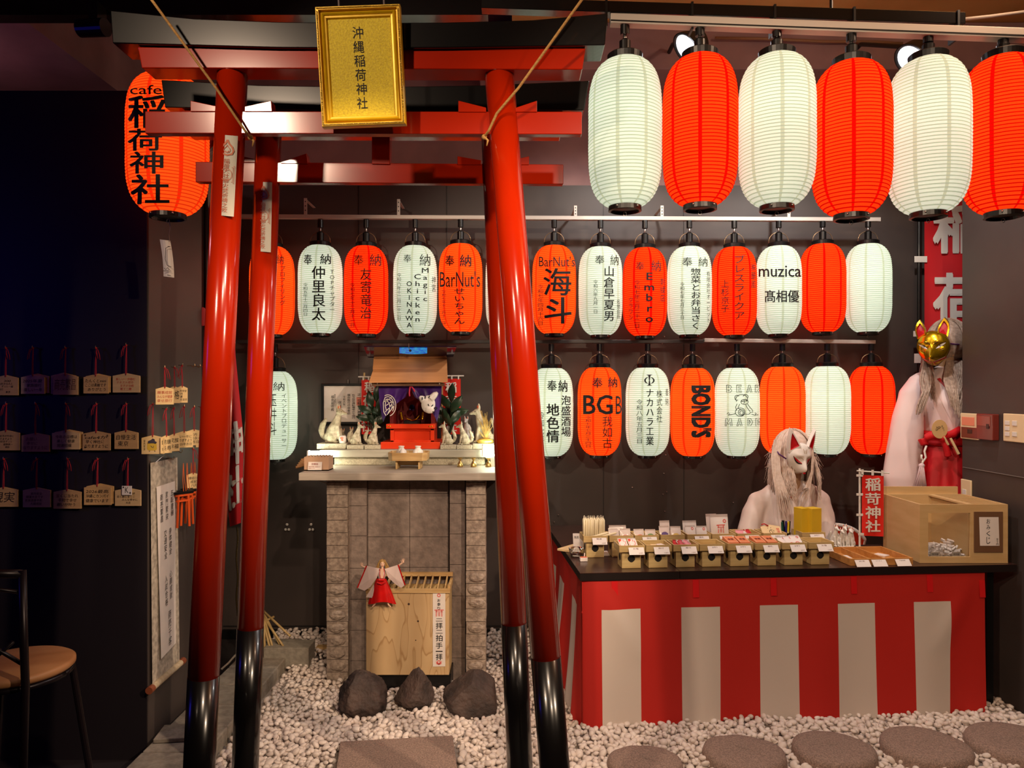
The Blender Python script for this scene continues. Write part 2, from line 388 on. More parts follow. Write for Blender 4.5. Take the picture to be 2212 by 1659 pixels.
part('gold_board', MB().bx(-SW/2+0.034, SW/2-0.034, -0.001, 0.008, 0.034, SH-0.034), mat('gold_board', (232, 206, 24), 0.6, metal=0.0, c2=(204, 176, 16), nscale=170, bump=0.25, bscale=240), sg, world=False)
m = MB(); gl = flat((-SW/2, -0.0025, SH), (1, 0, 0), (0, 0, -1))
for i, ch in enumerate('沖縄稲荷神社'):
    cx_ = SW*(0.478+0.010*i/5); yy = 0.058+i*0.0425
    write(m, ch, (cx_-0.0165, yy, cx_+0.0165, yy+0.036), gl)
part('lettering', m, INK, sg, world=False)
m = MB()
for x in (-0.06, 0.08): m.tube([(x, -0.001, SH-0.004), (x, 0.012, SH+0.25)], 0.003, 6)
part('hanging_wire', m, mat('wire_grey', (90, 74, 74), 0.5), sg, world=False)
# ropes
ROPE = mat('straw_rope', (196, 152, 86), 0.8, c2=(168, 124, 66), nscale=60, stretch=(1, 1, 4))
def rope(pts, label, r=0.0042, knot=True):
    fine = []
    for a, b in zip(pts[:-1], pts[1:]):
        for i in range(8): fine.append(a.lerp(b, i/8))
    fine.append(pts[-1])
    o = thing('guy_rope', label, 'rope', pts[-1]); part('strand', MB().tube(fine, r, 8), ROPE, o, smooth=True)
    e = pts[-1]; m = MB()
    m.ball(e, 0.009, 10, 7); m.tube([e, e+Vector((0.012, -0.004, -0.012)), e+Vector((0.008, -0.004, -0.03))], [0.004, 0.004, 0.002], 6)
    part('knot', m, ROPE, o, smooth=True)
rope([P(322, -8, 2.22), P(470, 195, 2.31), P(531, 285, 2.345), P(541, 297, 2.38)], 'straw rope slanting to the pillar near the red cafe lantern')
rope([P(1262, -8, 2.22), P(1120, 190, 2.30), P(1073, 245, 2.335), P(1056, 282, 2.36), P(1046, 296, 2.385)], 'straw rope slanting to the pillar near the large lantern row')

# ================================================================= PAPER LANTERNS
NR = 44
def shell_profile(R, H):
    rows = []
    for i in range(NR*3+1):
        t = -1+2*i/(NR*3); a = abs(t)*0.962
        r = R*(1-a**4.6)**(1/2.1)
        r += (0.0016 if i % 3 == 0 else -0.0009)
        rows.append((max(r, R*0.42), t*H/2))
    return rows
def shell_r(R, H, z):
    a = min(1, abs(2*z/H))*0.962
    return max(R*(1-a**4.6)**(1/2.1), R*0.42)
def shell_mesh(name, R, H, m):
    prof = shell_profile(R, H); seg = 64; mb = MB(); vs = []; uv = []
    for j, (r, z) in enumerate(prof):
        for k in range(seg+1):
            q = 2*PI*k/seg; wob = 1+0.004*math.sin(9*q+z*60)*math.sin(z*31+q*2)
            vs.append((r*wob*math.cos(q), r*wob*math.sin(q), z)); uv.append((k/seg, j/3))
    n = len(prof); s1 = seg+1
    mb.add(vs, [(j*s1+k, j*s1+k+1, (j+1)*s1+k+1, (j+1)*s1+k) for j in range(n-1) for k in range(seg)]); mb.uv = uv
    return mesh(name, mb, m, True)
def shell_mat(name, base, seam, wire, glow):
    m = bpy.data.materials.new(name); m.use_nodes = True; nt = m.node_tree; nt.nodes.clear(); N = nt.nodes.new; K = nt.links.new
    out = N('ShaderNodeOutputMaterial'); uv = N('ShaderNodeUVMap'); sp = N('ShaderNodeSeparateXYZ'); K(uv.outputs[0], sp.inputs[0])
    def math_(op, a, b=None):
        n = N('ShaderNodeMath'); n.operation = op
        for i, v in enumerate((a, b)):
            if v is None: continue
            if isinstance(v, (int, float)): n.inputs[i].default_value = v
            else: K(v, n.inputs[i])
        return n.outputs[0]
    u8 = math_('FRACT', math_('MULTIPLY', sp.outputs[0], 8.0)); isseam = math_('LESS_THAN', math_('ABSOLUTE', math_('SUBTRACT', u8, 0.5)), 0.062)
    fr_ = math_('ABSOLUTE', math_('SUBTRACT', math_('FRACT', math_('ADD', sp.outputs[1], 0.5)), 0.5)); iswire = math_('LESS_THAN', fr_, 0.15)
    def mix(f, a, b):
        n = N('ShaderNodeMix'); n.data_type = 'RGBA'; K(f, n.inputs[0])
        for s, v in ((6, a), (7, b)):
            if isinstance(v, tuple): n.inputs[s].default_value = v
            else: K(v, n.inputs[s])
        return n.outputs[2]
    c = mix(isseam, rgb(*base), rgb(*seam)); c = mix(iswire, c, rgb(*wire))
    df = N('ShaderNodeBsdfDiffuse'); tr = N('ShaderNodeBsdfTranslucent'); em = N('ShaderNodeEmission')
    for n in (df, tr, em): K(c, n.inputs[0])
    em.inputs[1].default_value = glow
    no = N('ShaderNodeTexNoise'); no.inputs['Scale'].default_value = 9; tc = N('ShaderNodeTexCoord'); mp = N('ShaderNodeMapping'); mp.inputs['Scale'].default_value = (1, 1, 7)
    K(tc.outputs['Object'], mp.inputs[0]); K(mp.outputs[0], no.inputs[0]); bp = N('ShaderNodeBump'); bp.inputs['Strength'].default_value = 0.25; bp.inputs['Distance'].default_value = 0.02
    K(no.outputs[0], bp.inputs['Height']); K(bp.outputs[0], df.inputs['Normal']); K(bp.outputs[0], tr.inputs['Normal'])
    mx = N('ShaderNodeMixShader'); mx.inputs[0].default_value = 0.5; K(df.outputs[0], mx.inputs[1]); K(tr.outputs[0], mx.inputs[2])
    ad = N('ShaderNodeAddShader'); K(mx.outputs[0], ad.inputs[0]); K(em.outputs[0], ad.inputs[1]); K(ad.outputs[0], out.inputs[0])
    return m
R0, H0 = 0.1337, 0.540
SHM = {'w': shell_mat('white_lantern_paper', (228, 241, 224), (198, 206, 182), (180, 192, 174), 0.38),
       'r': shell_mat('red_lantern_paper', (254, 70, 16), (222, 8, 4), (190, 12, 4), 0.60),
       'o': shell_mat('orange_lantern_paper', (255, 96, 24), (235, 44, 8), (205, 56, 12), 0.60)}
SH0 = {k: shell_mesh('shell', R0, H0, v) for k, v in SHM.items()}
SHC = shell_mesh('shell', 0.155, 0.56, SHM['o'])
BULB = mat('lamp_bulb', (255, 236, 200), 0.4, emit=2.0)
def lantern(name, label, group, c, kind, shell, R, H, drop, bail, rz, letters=None, watts=0.5, eye=True):
    """c = centre of the paper body; drop = height of the fitting above the body"""
    t = thing(name, label, 'lantern', c+Vector((0, 0, -H/2-0.02)), group=group)
    o = bpy.data.objects.new('shell', shell); col.objects.link(o); o.parent = t; o.location = (0, 0, H/2+0.02); o.rotation_euler = (0, 0, rz); _org[o] = c
    zt, zb = c.z+H/2, c.z-H/2; rr = R*0.46
    X = lambda z: Vector((c.x, c.y, z))
    part('top_ring', MB().lathe([(rr*0.6, zt-0.012), (rr*1.02, zt-0.012), (rr*1.06, zt+0.018), (rr*0.98, zt+0.022), (rr*0.55, zt+0.024)], (c.x, c.y, 0), 32), BLK, t, smooth=False)
    so = part('socket', MB().lathe([(0.0, zt+0.02), (0.021, zt+0.022), (0.021, zt+0.022+drop*0.36), (0.012, zt+0.03+drop*0.36), (0.0, zt+0.03+drop*0.36)], (c.x, c.y, 0), 20), BLK, t)
    part('stem', MB().tube([X(zt+drop*0.38), X(zt+drop*0.86)], 0.0065, 10), STEEL, so, smooth=True)
    part('track_plug', MB().lathe([(0.0, zt+drop*0.70), (0.017, zt+drop*0.70), (0.017, zt+drop), (0, zt+drop)], (c.x, c.y, 0), 18), BLK, so)
    if bail:
        q = [X(0)+Vector((rr*math.cos(a)*1.0, 0, zt+0.018+drop*0.42*math.sin(a)**0.8)) for a in [PI*i/12 for i in range(13)]]
        part('wire_bail', MB().tube(q, 0.0022, 6), mat('bail_wire', (168, 138, 104), 0.35, metal=0.8), t, smooth=True)
    rb = part('bottom_ring', MB().lathe([(rr*0.8, zb+0.004), (rr*0.97, zb+0.006), (rr*0.99, zb-0.016), (rr*0.85, zb-0.018), (rr*0.8, zb-0.008), (rr*0.2, zb-0.008)], (c.x, c.y, 0), 32), BLK, t)
    m = MB()
    for a in (-2.2, -0.9): m.ball((c.x+rr*math.cos(a), c.y+rr*math.sin(a), zb-0.006), 0.004, 8, 6)
    if eye: m.tube([(c.x+0.006*math.cos(q), c.y, zb-0.026+0.008*math.sin(q)) for q in [2*PI*i/10 for i in range(11)]], 0.0012, 5)
    part('rivets', m, STEEL, rb, smooth=True)
    part('bulb', MB().ball((c.x, c.y, c.z+H*0.22), (0.028, 0.028, 0.036), 12, 8), BULB, t, smooth=True)
    ld = bpy.data.lights.new('bulb_glow', 'POINT'); ld.energy = watts; ld.color = (1, 0.97, 0.88); ld.shadow_soft_size = 0.03
    lo = bpy.data.objects.new('bulb_glow', ld); col.objects.link(lo); lo.parent = t; lo.location = (0, 0, H*0.66+0.02); ld.use_shadow = True
    if letters:
        n = math.hypot(c.x, c.y); ef = Vector((-c.x, -c.y, 0))/n; er = Vector((c.y, -c.x, 0))/n
        cpx = CX+c.x*F/c.y
        def fn(x, y):
            d = c.y-R*0.75
            for _ in range(2):
                u = (x-cpx)*d/F; rs = shell_r(R, H, EZ+(HY-y)*d/F-c.z)+0.0045
                th = math.asin(max(-0.999, min(0.999, u/rs))); d = c.y+(ef*math.cos(th)+er*math.sin(th)).y*rs
            q = c+(ef*math.cos(th)+er*math.sin(th))*rs
            return Vector((q.x, q.y, EZ+(HY-y)*d/F))
        m = MB(); letters(m, fn)
        part('lettering', m, INK, t)
    return t
def L4(ox, oy, s, items, extra=None):
    """lettering given in close-up coordinates: origin and scale of the close-up"""
    def go(m, fn):
        for it in items:
            st, (x0, y0, x1, y1) = it[0], it[1]; o = it[2] if len(it) > 2 else ''
            write(m, st, (ox+x0/s, oy+y0/s, ox+x1/s, oy+y1/s), fn, vert='v' in o, bold=0.055 if 'b' in o else (0.03 if 'm' in o else 0.0), cuts=max(2, int((x1-x0)/s/5)), turn='t' in o)
        if extra: extra(m, lambda x, y: fn(ox+x/s, oy+y/s))
    return go
A_ = (500, 420, 3.95); B_ = (1060, 420, 3.95); C_ = (1600, 420, 3.606); D_ = (1100, 720, 3.95); E_ = (580, 720, 3.95)
def bear(m, fn):
    W = 5
    s = [arc(1982, 562, 48, 40, 150, 395), arc(1943, 550, 18, 22, 60, 330), arc(2014, 540, 20, 18, 180, 400), arc(2005, 585, 30, 22, 0, 360), arc(2003, 578, 8, 5, 0, 360),
         arc(1985, 580, 3, 3, 0, 360, 6), arc(2020, 572, 3, 3, 0, 360, 6), [(2003, 583), (2003, 595), (1996, 600)],
         [(1945, 600), (1932, 630), (1940, 660)], [(1965, 605), (1950, 640), (1975, 650)], [(2030, 605), (2052, 635), (2070, 655), (2072, 675), (2055, 672)], [(2015, 612), (2030, 640), (2050, 668)],
         arc(1970, 672, 40, 36, 0, 360, 20), arc(1978, 675, 24, 26, 0, 360, 16), arc(1980, 677, 14, 16, 0, 360, 12), [(2008, 690), (2040, 690), (2055, 675)],
         [(1860, 690), (1872, 676), (1884, 688), (1870, 698), (1900, 694), (1930, 684)], [(2062, 690), (2090, 700), (2104, 684), (2092, 676), (2094, 700), (2118, 694)]]
    strokes(m, s, W, fn)
    def outl(segs): strokes(m, segs, 4.5, fn)
    def blk(x, y, ch):
        g = {'B': [[(0, 0), (32, 4), (42, 18), (30, 32), (44, 46), (34, 62), (0, 64), (0, 0)], [(12, 14), (26, 18), (12, 24), (12, 14)], [(12, 40), (28, 46), (12, 52), (12, 40)]],
             'E': [[(0, 0), (40, 0), (40, 12), (14, 14), (14, 26), (34, 26), (34, 38), (14, 38), (14, 52), (42, 52), (42, 64), (0, 64), (0, 0)]],
             'A': [[(0, 64), (18, 0), (28, 0), (44, 64), (32, 64), (28, 46), (16, 46), (12, 64), (0, 64)], [(18, 36), (23, 20), (27, 36), (18, 36)]],
             'R': [[(0, 0), (34, 4), (40, 20), (28, 34), (42, 64), (28, 64), (14, 40), (12, 64), (0, 64), (0, 0)], [(12, 12), (26, 18), (12, 26), (12, 12)]],
             'M': [[(0, 64), (6, 0), (16, 0), (28, 30), (40, 0), (52, 0), (58, 64), (46, 64), (42, 28), (32, 50), (24, 50), (16, 28), (12, 64), (0, 64)]],
             'D': [[(0, 0), (26, 4), (40, 32), (26, 60), (0, 64), (0, 0)], [(12, 14), (24, 32), (12, 50), (12, 14)]]}[ch]
        outl([[(x+a, y+b) for a, b in q] for q in g])
    for x, ch in ((1858, 'B'), (1940, 'E'), (2022, 'A'), (2092, 'R')): blk(x, 441, ch)
    for x, ch in ((1846, 'M'), (1942, 'A'), (2032, 'D'), (2096, 'E')): blk(x, 726, ch)
def mark(m, fn):
    for sx in (-1, 1):
        c0 = 1196
        o = [(c0+sx*(44*math.cos(a)), 402+30*math.sin(a)) for a in [-1.2+2.4*i/12 for i in range(13)]]
        i_ = [(c0+sx*(30*math.cos(a)), 402+26*math.sin(a)) for a in [-1.2+2.4*i/12 for i in range(13)]]
        m.add([fn(*p) for p in o]+[fn(*p) for p in i_], [(k, k+1, 13+k+1, 13+k) for k in range(12)])
    for a, b in (((352, 362), (26, 9)), ((362, 402), (9, 4)), ((402, 440), (4, 9)), ((440, 447), (9, 26))):
        m.add([fn(1196-b[0], a[0]), fn(1196+b[0], a[0]), fn(1196+b[1], a[1]), fn(1196-b[1], a[1])], [(0, 1, 2, 3)])
DLB = 4.55
UP = 'small lanterns in the upper row on the wall'; LO = 'small lanterns in the lower row on the wall'
def wall_lantern(cx, top, bot, kind, label, group, letters=None, watts=0.5):
    c = P(cx, (top+bot)/2, DLB)
    sgn = 474 if group == UP else 742
    zr = EZ+(HY-(sgn+1))*DLB/F
    drop = zr-(c.z+H0/2)
    lantern('paper_lantern', label, group, c, kind, SH0[kind], R0, H0, drop, True, rnd.uniform(0, 0.785), letters, watts)
wall_lantern(588, 536, 721, 'o', 'orange lantern half hidden behind the farther gate pillar, upper wall row', UP, L4(*A_, [('納', (385, 515, 440, 595)), ('プロフィリング', (410, 610, 455, 945), 'v')]))
wall_lantern(692, 531, 721, 'w', 'white lantern with four large characters in one column, over the certificate', UP, L4(*A_, [('奉', (622, 512, 688, 600), 'm'), ('納', (758, 508, 845, 595), 'm'), ('仲里良太', (688, 612, 800, 1075), 'vm'), ('TOPチャプター', (835, 645, 880, 985), 'v'), ('令和五年十二月四日', (615, 755, 655, 1035), 'v')]))
wall_lantern(791, 534, 721, 'r', 'red lantern with four faint dark characters, over the shrine roof', UP, L4(*A_, [('奉', (1045, 515, 1125, 600)), ('納', (1180, 508, 1275, 610)), ('友寄竜治', (1100, 630, 1195, 1060), 'v'), ('令和七年十二月十一日', (1015, 755, 1055, 1130), 'v')]))
wall_lantern(897, 533, 721, 'w', 'white lantern with English words in three stepped columns, over the shrine roof', UP, L4(*A_, [('奉', (1468, 512, 1535, 580)), ('納', (1605, 508, 1695, 610)), ('Magic', (1625, 628, 1680, 910), 'vm'), ('Chicken', (1560, 680, 1615, 1085), 'vm'), ('OKINAWA', (1485, 742, 1550, 1135), 'vm'), ('神宮', (1708, 700, 1742, 830), 'v'), ('令和六年十二月二十二日', (1412, 670, 1450, 1075), 'v')]))
wall_lantern(995, 534, 712, 'o', 'orange lantern with English across and a column of kana below it', UP, L4(*A_, [('奉', (1825, 520, 1900, 610), 'm'), ('納', (1950, 515, 2045, 615), 'm'), ("BarNut's", (1778, 655, 2122, 790)), ('せいちゃん', (1900, 800, 1990, 1105), 'vm'), ('令和七年十二月十一日', (1795, 815, 1830, 1110), 'v')]))
wall_lantern(1096, 536, 716, 'w', 'white lantern almost wholly hidden behind the gate pillar, upper wall row', UP)
wall_lantern(1197, 537, 716, 'o', 'orange lantern with two huge brushed characters below an English word', UP, L4(*B_, [("BarNut's", (412, 528, 718, 615)), ('海', (452, 630, 685, 860), 'm'), ('斗', (462, 880, 685, 1100), 'b'), ('令和七年四月十六日', (400, 770, 450, 1115), 'v')]))
wall_lantern(1297, 538, 721, 'w', 'white lantern with five large characters and a thin date column, upper row', UP, L4(*B_, [('奉', (890, 518, 970, 595)), ('納', (1020, 515, 1090, 605)), ('山倉早夏男', (965, 612, 1055, 1080), 'vm'), ('名誉会長', (1075, 895, 1105, 1060), 'v'), ('令和六年九月一日', (875, 728, 915, 1015), 'v')]))
wall_lantern(1393, 542, 721, 'r', 'red lantern with five Latin letters running down its middle', UP, L4(*B_, [('奉', (1240, 575, 1310, 645)), ('納', (1370, 562, 1450, 655)), ('Embro', (1312, 668, 1392, 1090), 'vb'), ('刺繍店', (1445, 715, 1485, 915), 'v'), ('令和七年三月二十二日', (1225, 730, 1275, 1140), 'v'), ('クラワン', (1180, 878, 1215, 1070), 'v')]))
wall_lantern(1489, 537, 721, 'w', 'white lantern with a long column of kanji and kana, upper row', UP, L4(*B_, [('奉', (1635, 535, 1720, 615)), ('納', (1772, 535, 1845, 615)), ('惣菜とお弁当さく', (1708, 630, 1788, 1150), 'vm'), ('有限会社オービット', (1838, 655, 1868, 1090), 'v'), ('令和七年七月三十日', (1618, 750, 1655, 1065), 'v')]))
wall_lantern(1586, 536, 724, 'r', 'red lantern with katakana column beside four small characters', UP, L4(*B_, [('ブレスライクア', (2080, 515, 2165, 1065), 'v'), ('上杉京子', (1970, 730, 2035, 1005), 'v'), ('㈱華風', (2215, 590, 2255, 800), 'v')]))
wall_lantern(1682, 537, 718, 'w', 'white lantern with a lower-case Latin word written across it', UP, L4(*C_, [('muzica', (150, 555, 460, 642), 'm'), ('髙相優', (195, 745, 445, 840), 'm')]))
wall_lantern(1777, 536, 710, 'r', 'plain red lantern without writing in the upper wall row', UP)
wall_lantern(1875, 535, 711, 'w', 'plain white lantern ending the upper wall row', UP)
wall_lantern(594, 804, 989, 'w', 'white lantern beside the farther gate pillar, at the height of the altar', LO, L4(*E_, [('納', (40, 415, 132, 490)), ('イベントプロデューサー', (108, 515, 152, 960), 'v'), ('玉井斗', (10, 520, 68, 870), 'v')]))
wall_lantern(1191, 798, 981, 'w', 'white lantern covered in loose black brush writing, lower row', LO, L4(*D_, [('奉', (325, 400, 405, 495), 'm'), ('納', (420, 400, 495, 500), 'm'), ('泡盛酒場', (445, 530, 525, 880), 'vm'), ('地色情', (320, 600, 425, 930), 'vb'), ('令和七年', (258, 670, 300, 930), 'v')]))
wall_lantern(1295, 799, 977, 'o', 'orange lantern with three big Roman capitals across it', LO, L4(*D_, [('奉', (710, 378, 795, 465), 'm'), ('納', (845, 375, 920, 460), 'm'), ('BG', (635, 528, 880, 690), 'b'), ('B', (908, 535, 958, 690)), ('我如古', (795, 710, 880, 980), 'v'), ('令和七年七月二十四日', (650, 705, 700, 975), 'v')]))
wall_lantern(1399, 796, 981, 'w', 'white lantern with a round black crest above a katakana column', LO, L4(*D_, [('ナカハラ工業', (1168, 475, 1232, 955), 'vm'), ('株式会社', (1255, 485, 1305, 760), 'v'), ('令和八年五月三日', (1085, 565, 1140, 940), 'v'), ('奉納', (1330, 470, 1356, 615), 'v')], mark))
wall_lantern(1496, 800, 979, 'o', 'orange lantern with one thick black word turned on its side', LO, L4(*D_, [("BOND'S", (1562, 450, 1712, 885), 'tb')]))
wall_lantern(1592, 799, 979, 'w', 'white lantern with a line drawing of a seated teddy bear', LO, L4(*D_, [], bear))
wall_lantern(1690, 799, 974, 'o', 'plain orange lantern right above the seated mannequin head', LO)
wall_lantern(1787, 796, 975, 'w', 'plain white lantern in the lower row beside the white mask', LO)
wall_lantern(1882, 799, 972, 'r', 'plain red lantern ending the lower row beside the standing mannequin', LO)
# large front row, nearer the viewer
FR = 'large lanterns in the front row under the ceiling rail'
RX0, RX1 = P(1318, 44, 2.74), P(2240, 78, 2.58)
for i, (cx, top, bot, k, lb) in enumerate([(1350, 131, 447, 'w', 'large white lantern next to the gate top beam, front row'), (1512, 129, 440, 'r', 'large red lantern between two whites, below the spotlight nearer the gate'),
        (1678, 131, 438, 'w', 'large white lantern between two red ones at mid front row'), (1839, 149, 455, 'r', 'large red lantern hanging over the plain red and white wall lanterns'),
        (2005, 149, 443, 'w', 'large white lantern over the tall red banner'), (2167, 151, 436, 'r', 'large red lantern cut by the picture edge, over the dark side wall')]):
    f_ = (cx-1318)/(2240-1318); d = 2.74+(2.58-2.74)*f_
    c = P(cx, (top+bot)/2, d); zr = (RX0.z+(RX1.z-RX0.z)*f_)-0.012
    lantern('paper_lantern', lb, FR, c, k, SH0[k], R0, H0, zr-(c.z+H0/2), False, rnd.uniform(0, 0.785), None, 0.55)
# cafe lantern
lantern('paper_lantern', 'orange lantern with bold black writing hanging by the prayer boards', None, P(363, 314, 3.0), 'o', SHC, 0.155, 0.56, 0.2, False, 0.35,
        L4(0, 0, 3.95, [('cafe', (1140, 725, 1385, 805), 'm'), ('稲', (1130, 815, 1410, 1090), 'b'), ('荷', (1125, 1100, 1385, 1285), 'b'), ('神', (1140, 1295, 1395, 1480), 'b'), ('社', (1150, 1490, 1440, 1740), 'b')]), 0.5)
tg = thing('paper_tag', 'small white card with a drawn lantern hanging under the cafe lantern', 'tag', P(361, 598, 3.0))
m = MB(); m.grid(lambda u, v: P(345+23*u+8*v+2*math.sin(v*3), 517+3*u+80*v, 3.0-0.012*math.sin(u*3)), 4, 6); part('card', m, PAPER, tg)
part('tag_string', MB().tube([P(365, 473, 3.0), P(368, 490, 2.995), P(365, 505, 2.995), P(366, 522, 2.99)], 0.0012, 5), STEEL, tg)
m = MB(); q = lambda x, y: P(x, y, 2.978)
strokes(m, [[(366, 532), (358, 536), (357, 560), (361, 573), (370, 577)], [(352, 585), (368, 586)], [(362, 532), (368, 533)], [(355, 579), (358, 583), (362, 578), (366, 583)], [(361, 594), (369, 595)]], 1.2, q); part('drawing', m, INK, tg)

# ================================================================= RAILS
def rail(name, label, a, b, wdt, hgt, m, group=None, brackets=(), d=DLB):
    o = thing(name, label, 'rail', (a+b)/2)
    v = (b-a); s = Vector((0, wdt/2, 0)); h = Vector((0, 0, hgt/2))
    part('channel', MB().hexa([a-s-h, b-s-h, b+s-h, a+s-h, a-s+h, b-s+h, b+s+h, a+s+h]), m, o, bevel=0.002)
    for x, y0, y1 in brackets:
        p, q = P(x, y0, d), P(x, y1, d)
        mm = MB().bx(p.x-0.010, p.x+0.010, d-0.003, d+0.003, q.z, p.z)
        bo = part('bracket', mm, SILV, o, bevel=0.002)
        hm = MB()
        for k in range(3): hm.lathe([(0.0, -0.001), (0.004, 0)], (p.x, d-0.0035, q.z+(p.z-q.z)*(0.3+0.25*k)), 8, True, Matrix.Rotation(PI/2, 3, 'X'))
        part('bracket_hole', hm, BLK, bo)
        part('bracket_arm', MB().bx(p.x-0.008, p.x+0.008, d, BY, p.z-0.012, p.z-0.008), SILV, bo)
    return o
rail('lighting_track', 'pale lighting track carrying the upper row of wall lanterns', P(505, 468, DLB), P(1900, 475, DLB), 0.035, 0.024, SILV, brackets=[(660, 428, 466), (861, 430, 467), (1243, 444, 470), (1430, 444, 471), (1704, 430, 474)])
rail('lighting_track', 'dark lighting track over the altar and half the lower lanterns', P(505, 738, DLB), P(1519, 738, DLB), 0.035, 0.02, mat('dark_channel', (52, 46, 44), 0.4))
rail('lighting_track', 'short pale lighting track at the end of the lower lantern row', P(1520, 735, DLB), P(1889, 739, DLB), 0.035, 0.022, SILV)
o = rail('lighting_track', 'pale lighting track carrying the row of large lanterns', RX0, RX1, 0.04, 0.036, SILV)
part('channel_slot', MB().hexa([RX0+Vector(v) for v in ((0, -0.0215, -0.012), (0, -0.0215, -0.007), (0, -0.019, -0.007), (0, -0.019, -0.012))]+[RX1+Vector(v) for v in ((0, -0.0215, -0.012), (0, -0.0215, -0.007), (0, -0.019, -0.007), (0, -0.019, -0.012))]), BLK, o)
a, b = P(1040, 12, 2.80), P(2077, 46, 2.64)
ob = rail('steel_beam', 'black steel bar above the large lantern track', a, b, 0.05, 0.042, BLKL)
m = MB()
for f_ in (0.2, 0.74): 
    p = a.lerp(b, f_); m.tube([p, p+Vector((0, 0, 0.6))], 0.006, 8)
part('hanger_rod', m, BLK, ob)
m = MB()
for f_ in (0.27, 0.45, 0.62, 0.78, 0.985):
    p = a.lerp(b, f_); m.bx(p.x-0.004, p.x+0.004, p.y-0.03, p.y+0.03, p.z-0.075, p.z+0.025)
part('cable_tie', m, BLK, ob)
# cables along the beam
WC = mat('white_cable', (206, 196, 184), 0.5)
solo('cable', MB().tube([P(2075, 42, 2.7), P(2140, 35, 2.75), P(2225, 24, 2.8)], 0.006, 8), WC, 'white cable running off from the end of the black steel bar', 'cable', smooth=True)
solo('cable', MB().tube([P(1262, 28, 2.86), P(1275, 16, 2.84), P(1295, 12, 2.82), P(1312, 14, 2.8)], 0.006, 8), WC, 'short looping white cable beside the top beam of the gate', 'cable', smooth=True)
solo('cable', MB().tube([P(1545, 82, 4.36), P(1650, 84, 4.37), P(1780, 90, 4.37), P(1890, 90, 4.37), P(1950, 94, 4.36)], 0.008, 8), mat('beige_cable', (150, 108, 74), 0.6), 'beige cable clipped along the mauve beam between the spotlights', 'cable', smooth=True)
# round spotlights on the beam
LENS = mat('lit_reflector', (225, 232, 240), 0.3, emit=0.55)
for cx, cy, dx, lb in ((1492, 98, -1, 'round black spotlight on the mauve beam behind the large red lantern'), (1975, 122, -1, 'round black spotlight on the mauve beam above the tall banner')):
    c = P(cx, cy, 3.62); o = thing('spotlight', lb, 'lamp', c, group='round beam spotlights')
    R = Vector((-0.74, -0.16, -0.66)).normalized().to_track_quat('Z', 'Y').to_matrix()
    part('housing', MB().lathe([(0.04, -0.075), (0.065, -0.055), (0.082, 0.02), (0.086, 0.032), (0.076, 0.033), (0.072, 0.02), (0.02, 0.0)], c, 28, True, R), BLK, o, smooth=True)
    part('reflector', MB().lathe([(0.0, 0.012), (0.04, 0.016), (0.071, 0.026)], c, 28, False, R), LENS, o, smooth=True)
    part('mount_arm', MB().tube([c+Vector((0.05, 0.05, 0.02)), c+Vector((0.06, 0.12, 0.10)), Vector((c.x+0.06, 4.3, 3.60)), Vector((c.x+0.06, 4.402, 3.60))], 0.012, 8), BLK, o)
    light('spot_lamp', 'SPOT', c+Vector((-0.055, -0.07, -0.065)), 55, (1.0, 0.95, 0.90), 0.05, c+Vector((-0.25, 0.55, -1.6)), 130, 0.5)
    light('spot_lamp', 'POINT', c+Vector((-0.06, -0.075, -0.07)), 2.0, (0.92, 0.95, 1.0), 0.04)
# small black projector head at the left
c = P(205, 62, 3.0); o = thing('ceiling_spot', 'small black cylinder spotlight under the dark soffit', 'lamp', c)
part('barrel', MB().tube([c+Vector((-0.06, 0, 0.0)), c+Vector((0.055, -0.02, -0.004))], [0.034, 0.036], 20), BLK, o)
part('bracket', MB().bx(c.x-0.02, c.x+0.015, 2.99, 3.06, c.z+0.02, c.z+0.11), BLK, o)
c = P(155, 158, 4.74); o = thing('vent_plate', 'small dark slotted plate on the mauve wall above the boards', 'plate', c)
part('plate', MB().bx(c.x-0.095, c.x+0.095, 4.735, 4.759, c.z-0.03, c.z+0.03), mat('plate_brown', (64, 44, 50), 0.5), o, bevel=0.004)
m = MB()
for dx in (-0.005, 0.025): m.ball((c.x+dx, 4.733, c.z), (0.006, 0.003, 0.006), 8, 5)
part('screw', m, STEEL, o)
c = P(10, 178, 4.7); solo('blue_light_panel', MB().bx(c.x-0.2, c.x+0.053, 4.70, 4.74, c.z-0.037, c.z+0.037), mat('blue_panel', (8, 20, 250), 0.4, emit=0.9), 'small glowing blue panel high at the edge of the dark wall', 'lamp')
# ================================================================= GROUND
import numpy as np
from mathutils import noise
rg = random.Random(5)
GRAV = mat('white_pebble', (228, 216, 206), 0.55, c2=(206, 190, 180), nscale=14)
def ico(sub):
    bm = bmesh.new(); bmesh.ops.create_icosphere(bm, subdivisions=sub, radius=1)
    v = np.array([x.co[:] for x in bm.verts]); f = np.array([[q.index for q in x.verts] for x in bm.faces]); bm.free(); return v, f
IV, IF_ = ico(2); JV, JF = ico(1)
def gz(x, y):    # gravel surface height
    return 0.028+0.012*noise.noise(Vector((x*3, y*3, 0)))+(0.03 if y > 4.3 else 0)*1.0
TU, TN, TO = Vector((2.072, 0.168, 0)).normalized(), Vector((-0.0808, 0.9967, 0)), Vector((0.318, 3.457, 0))
def blocked(x, y):
    if x < -1.25 and not y > 4.3: return True
    if -0.99 < x < -0.15 and 3.98 < y < 4.72: return True
    p = Vector((x, y, 0))-TO; u, v = p.dot(TU), p.dot(TN)
    if u > 0.0 and v > 0.22: return True
    if -0.76 < x < -0.22 and y < 3.27: return True
    return False
STEP = []
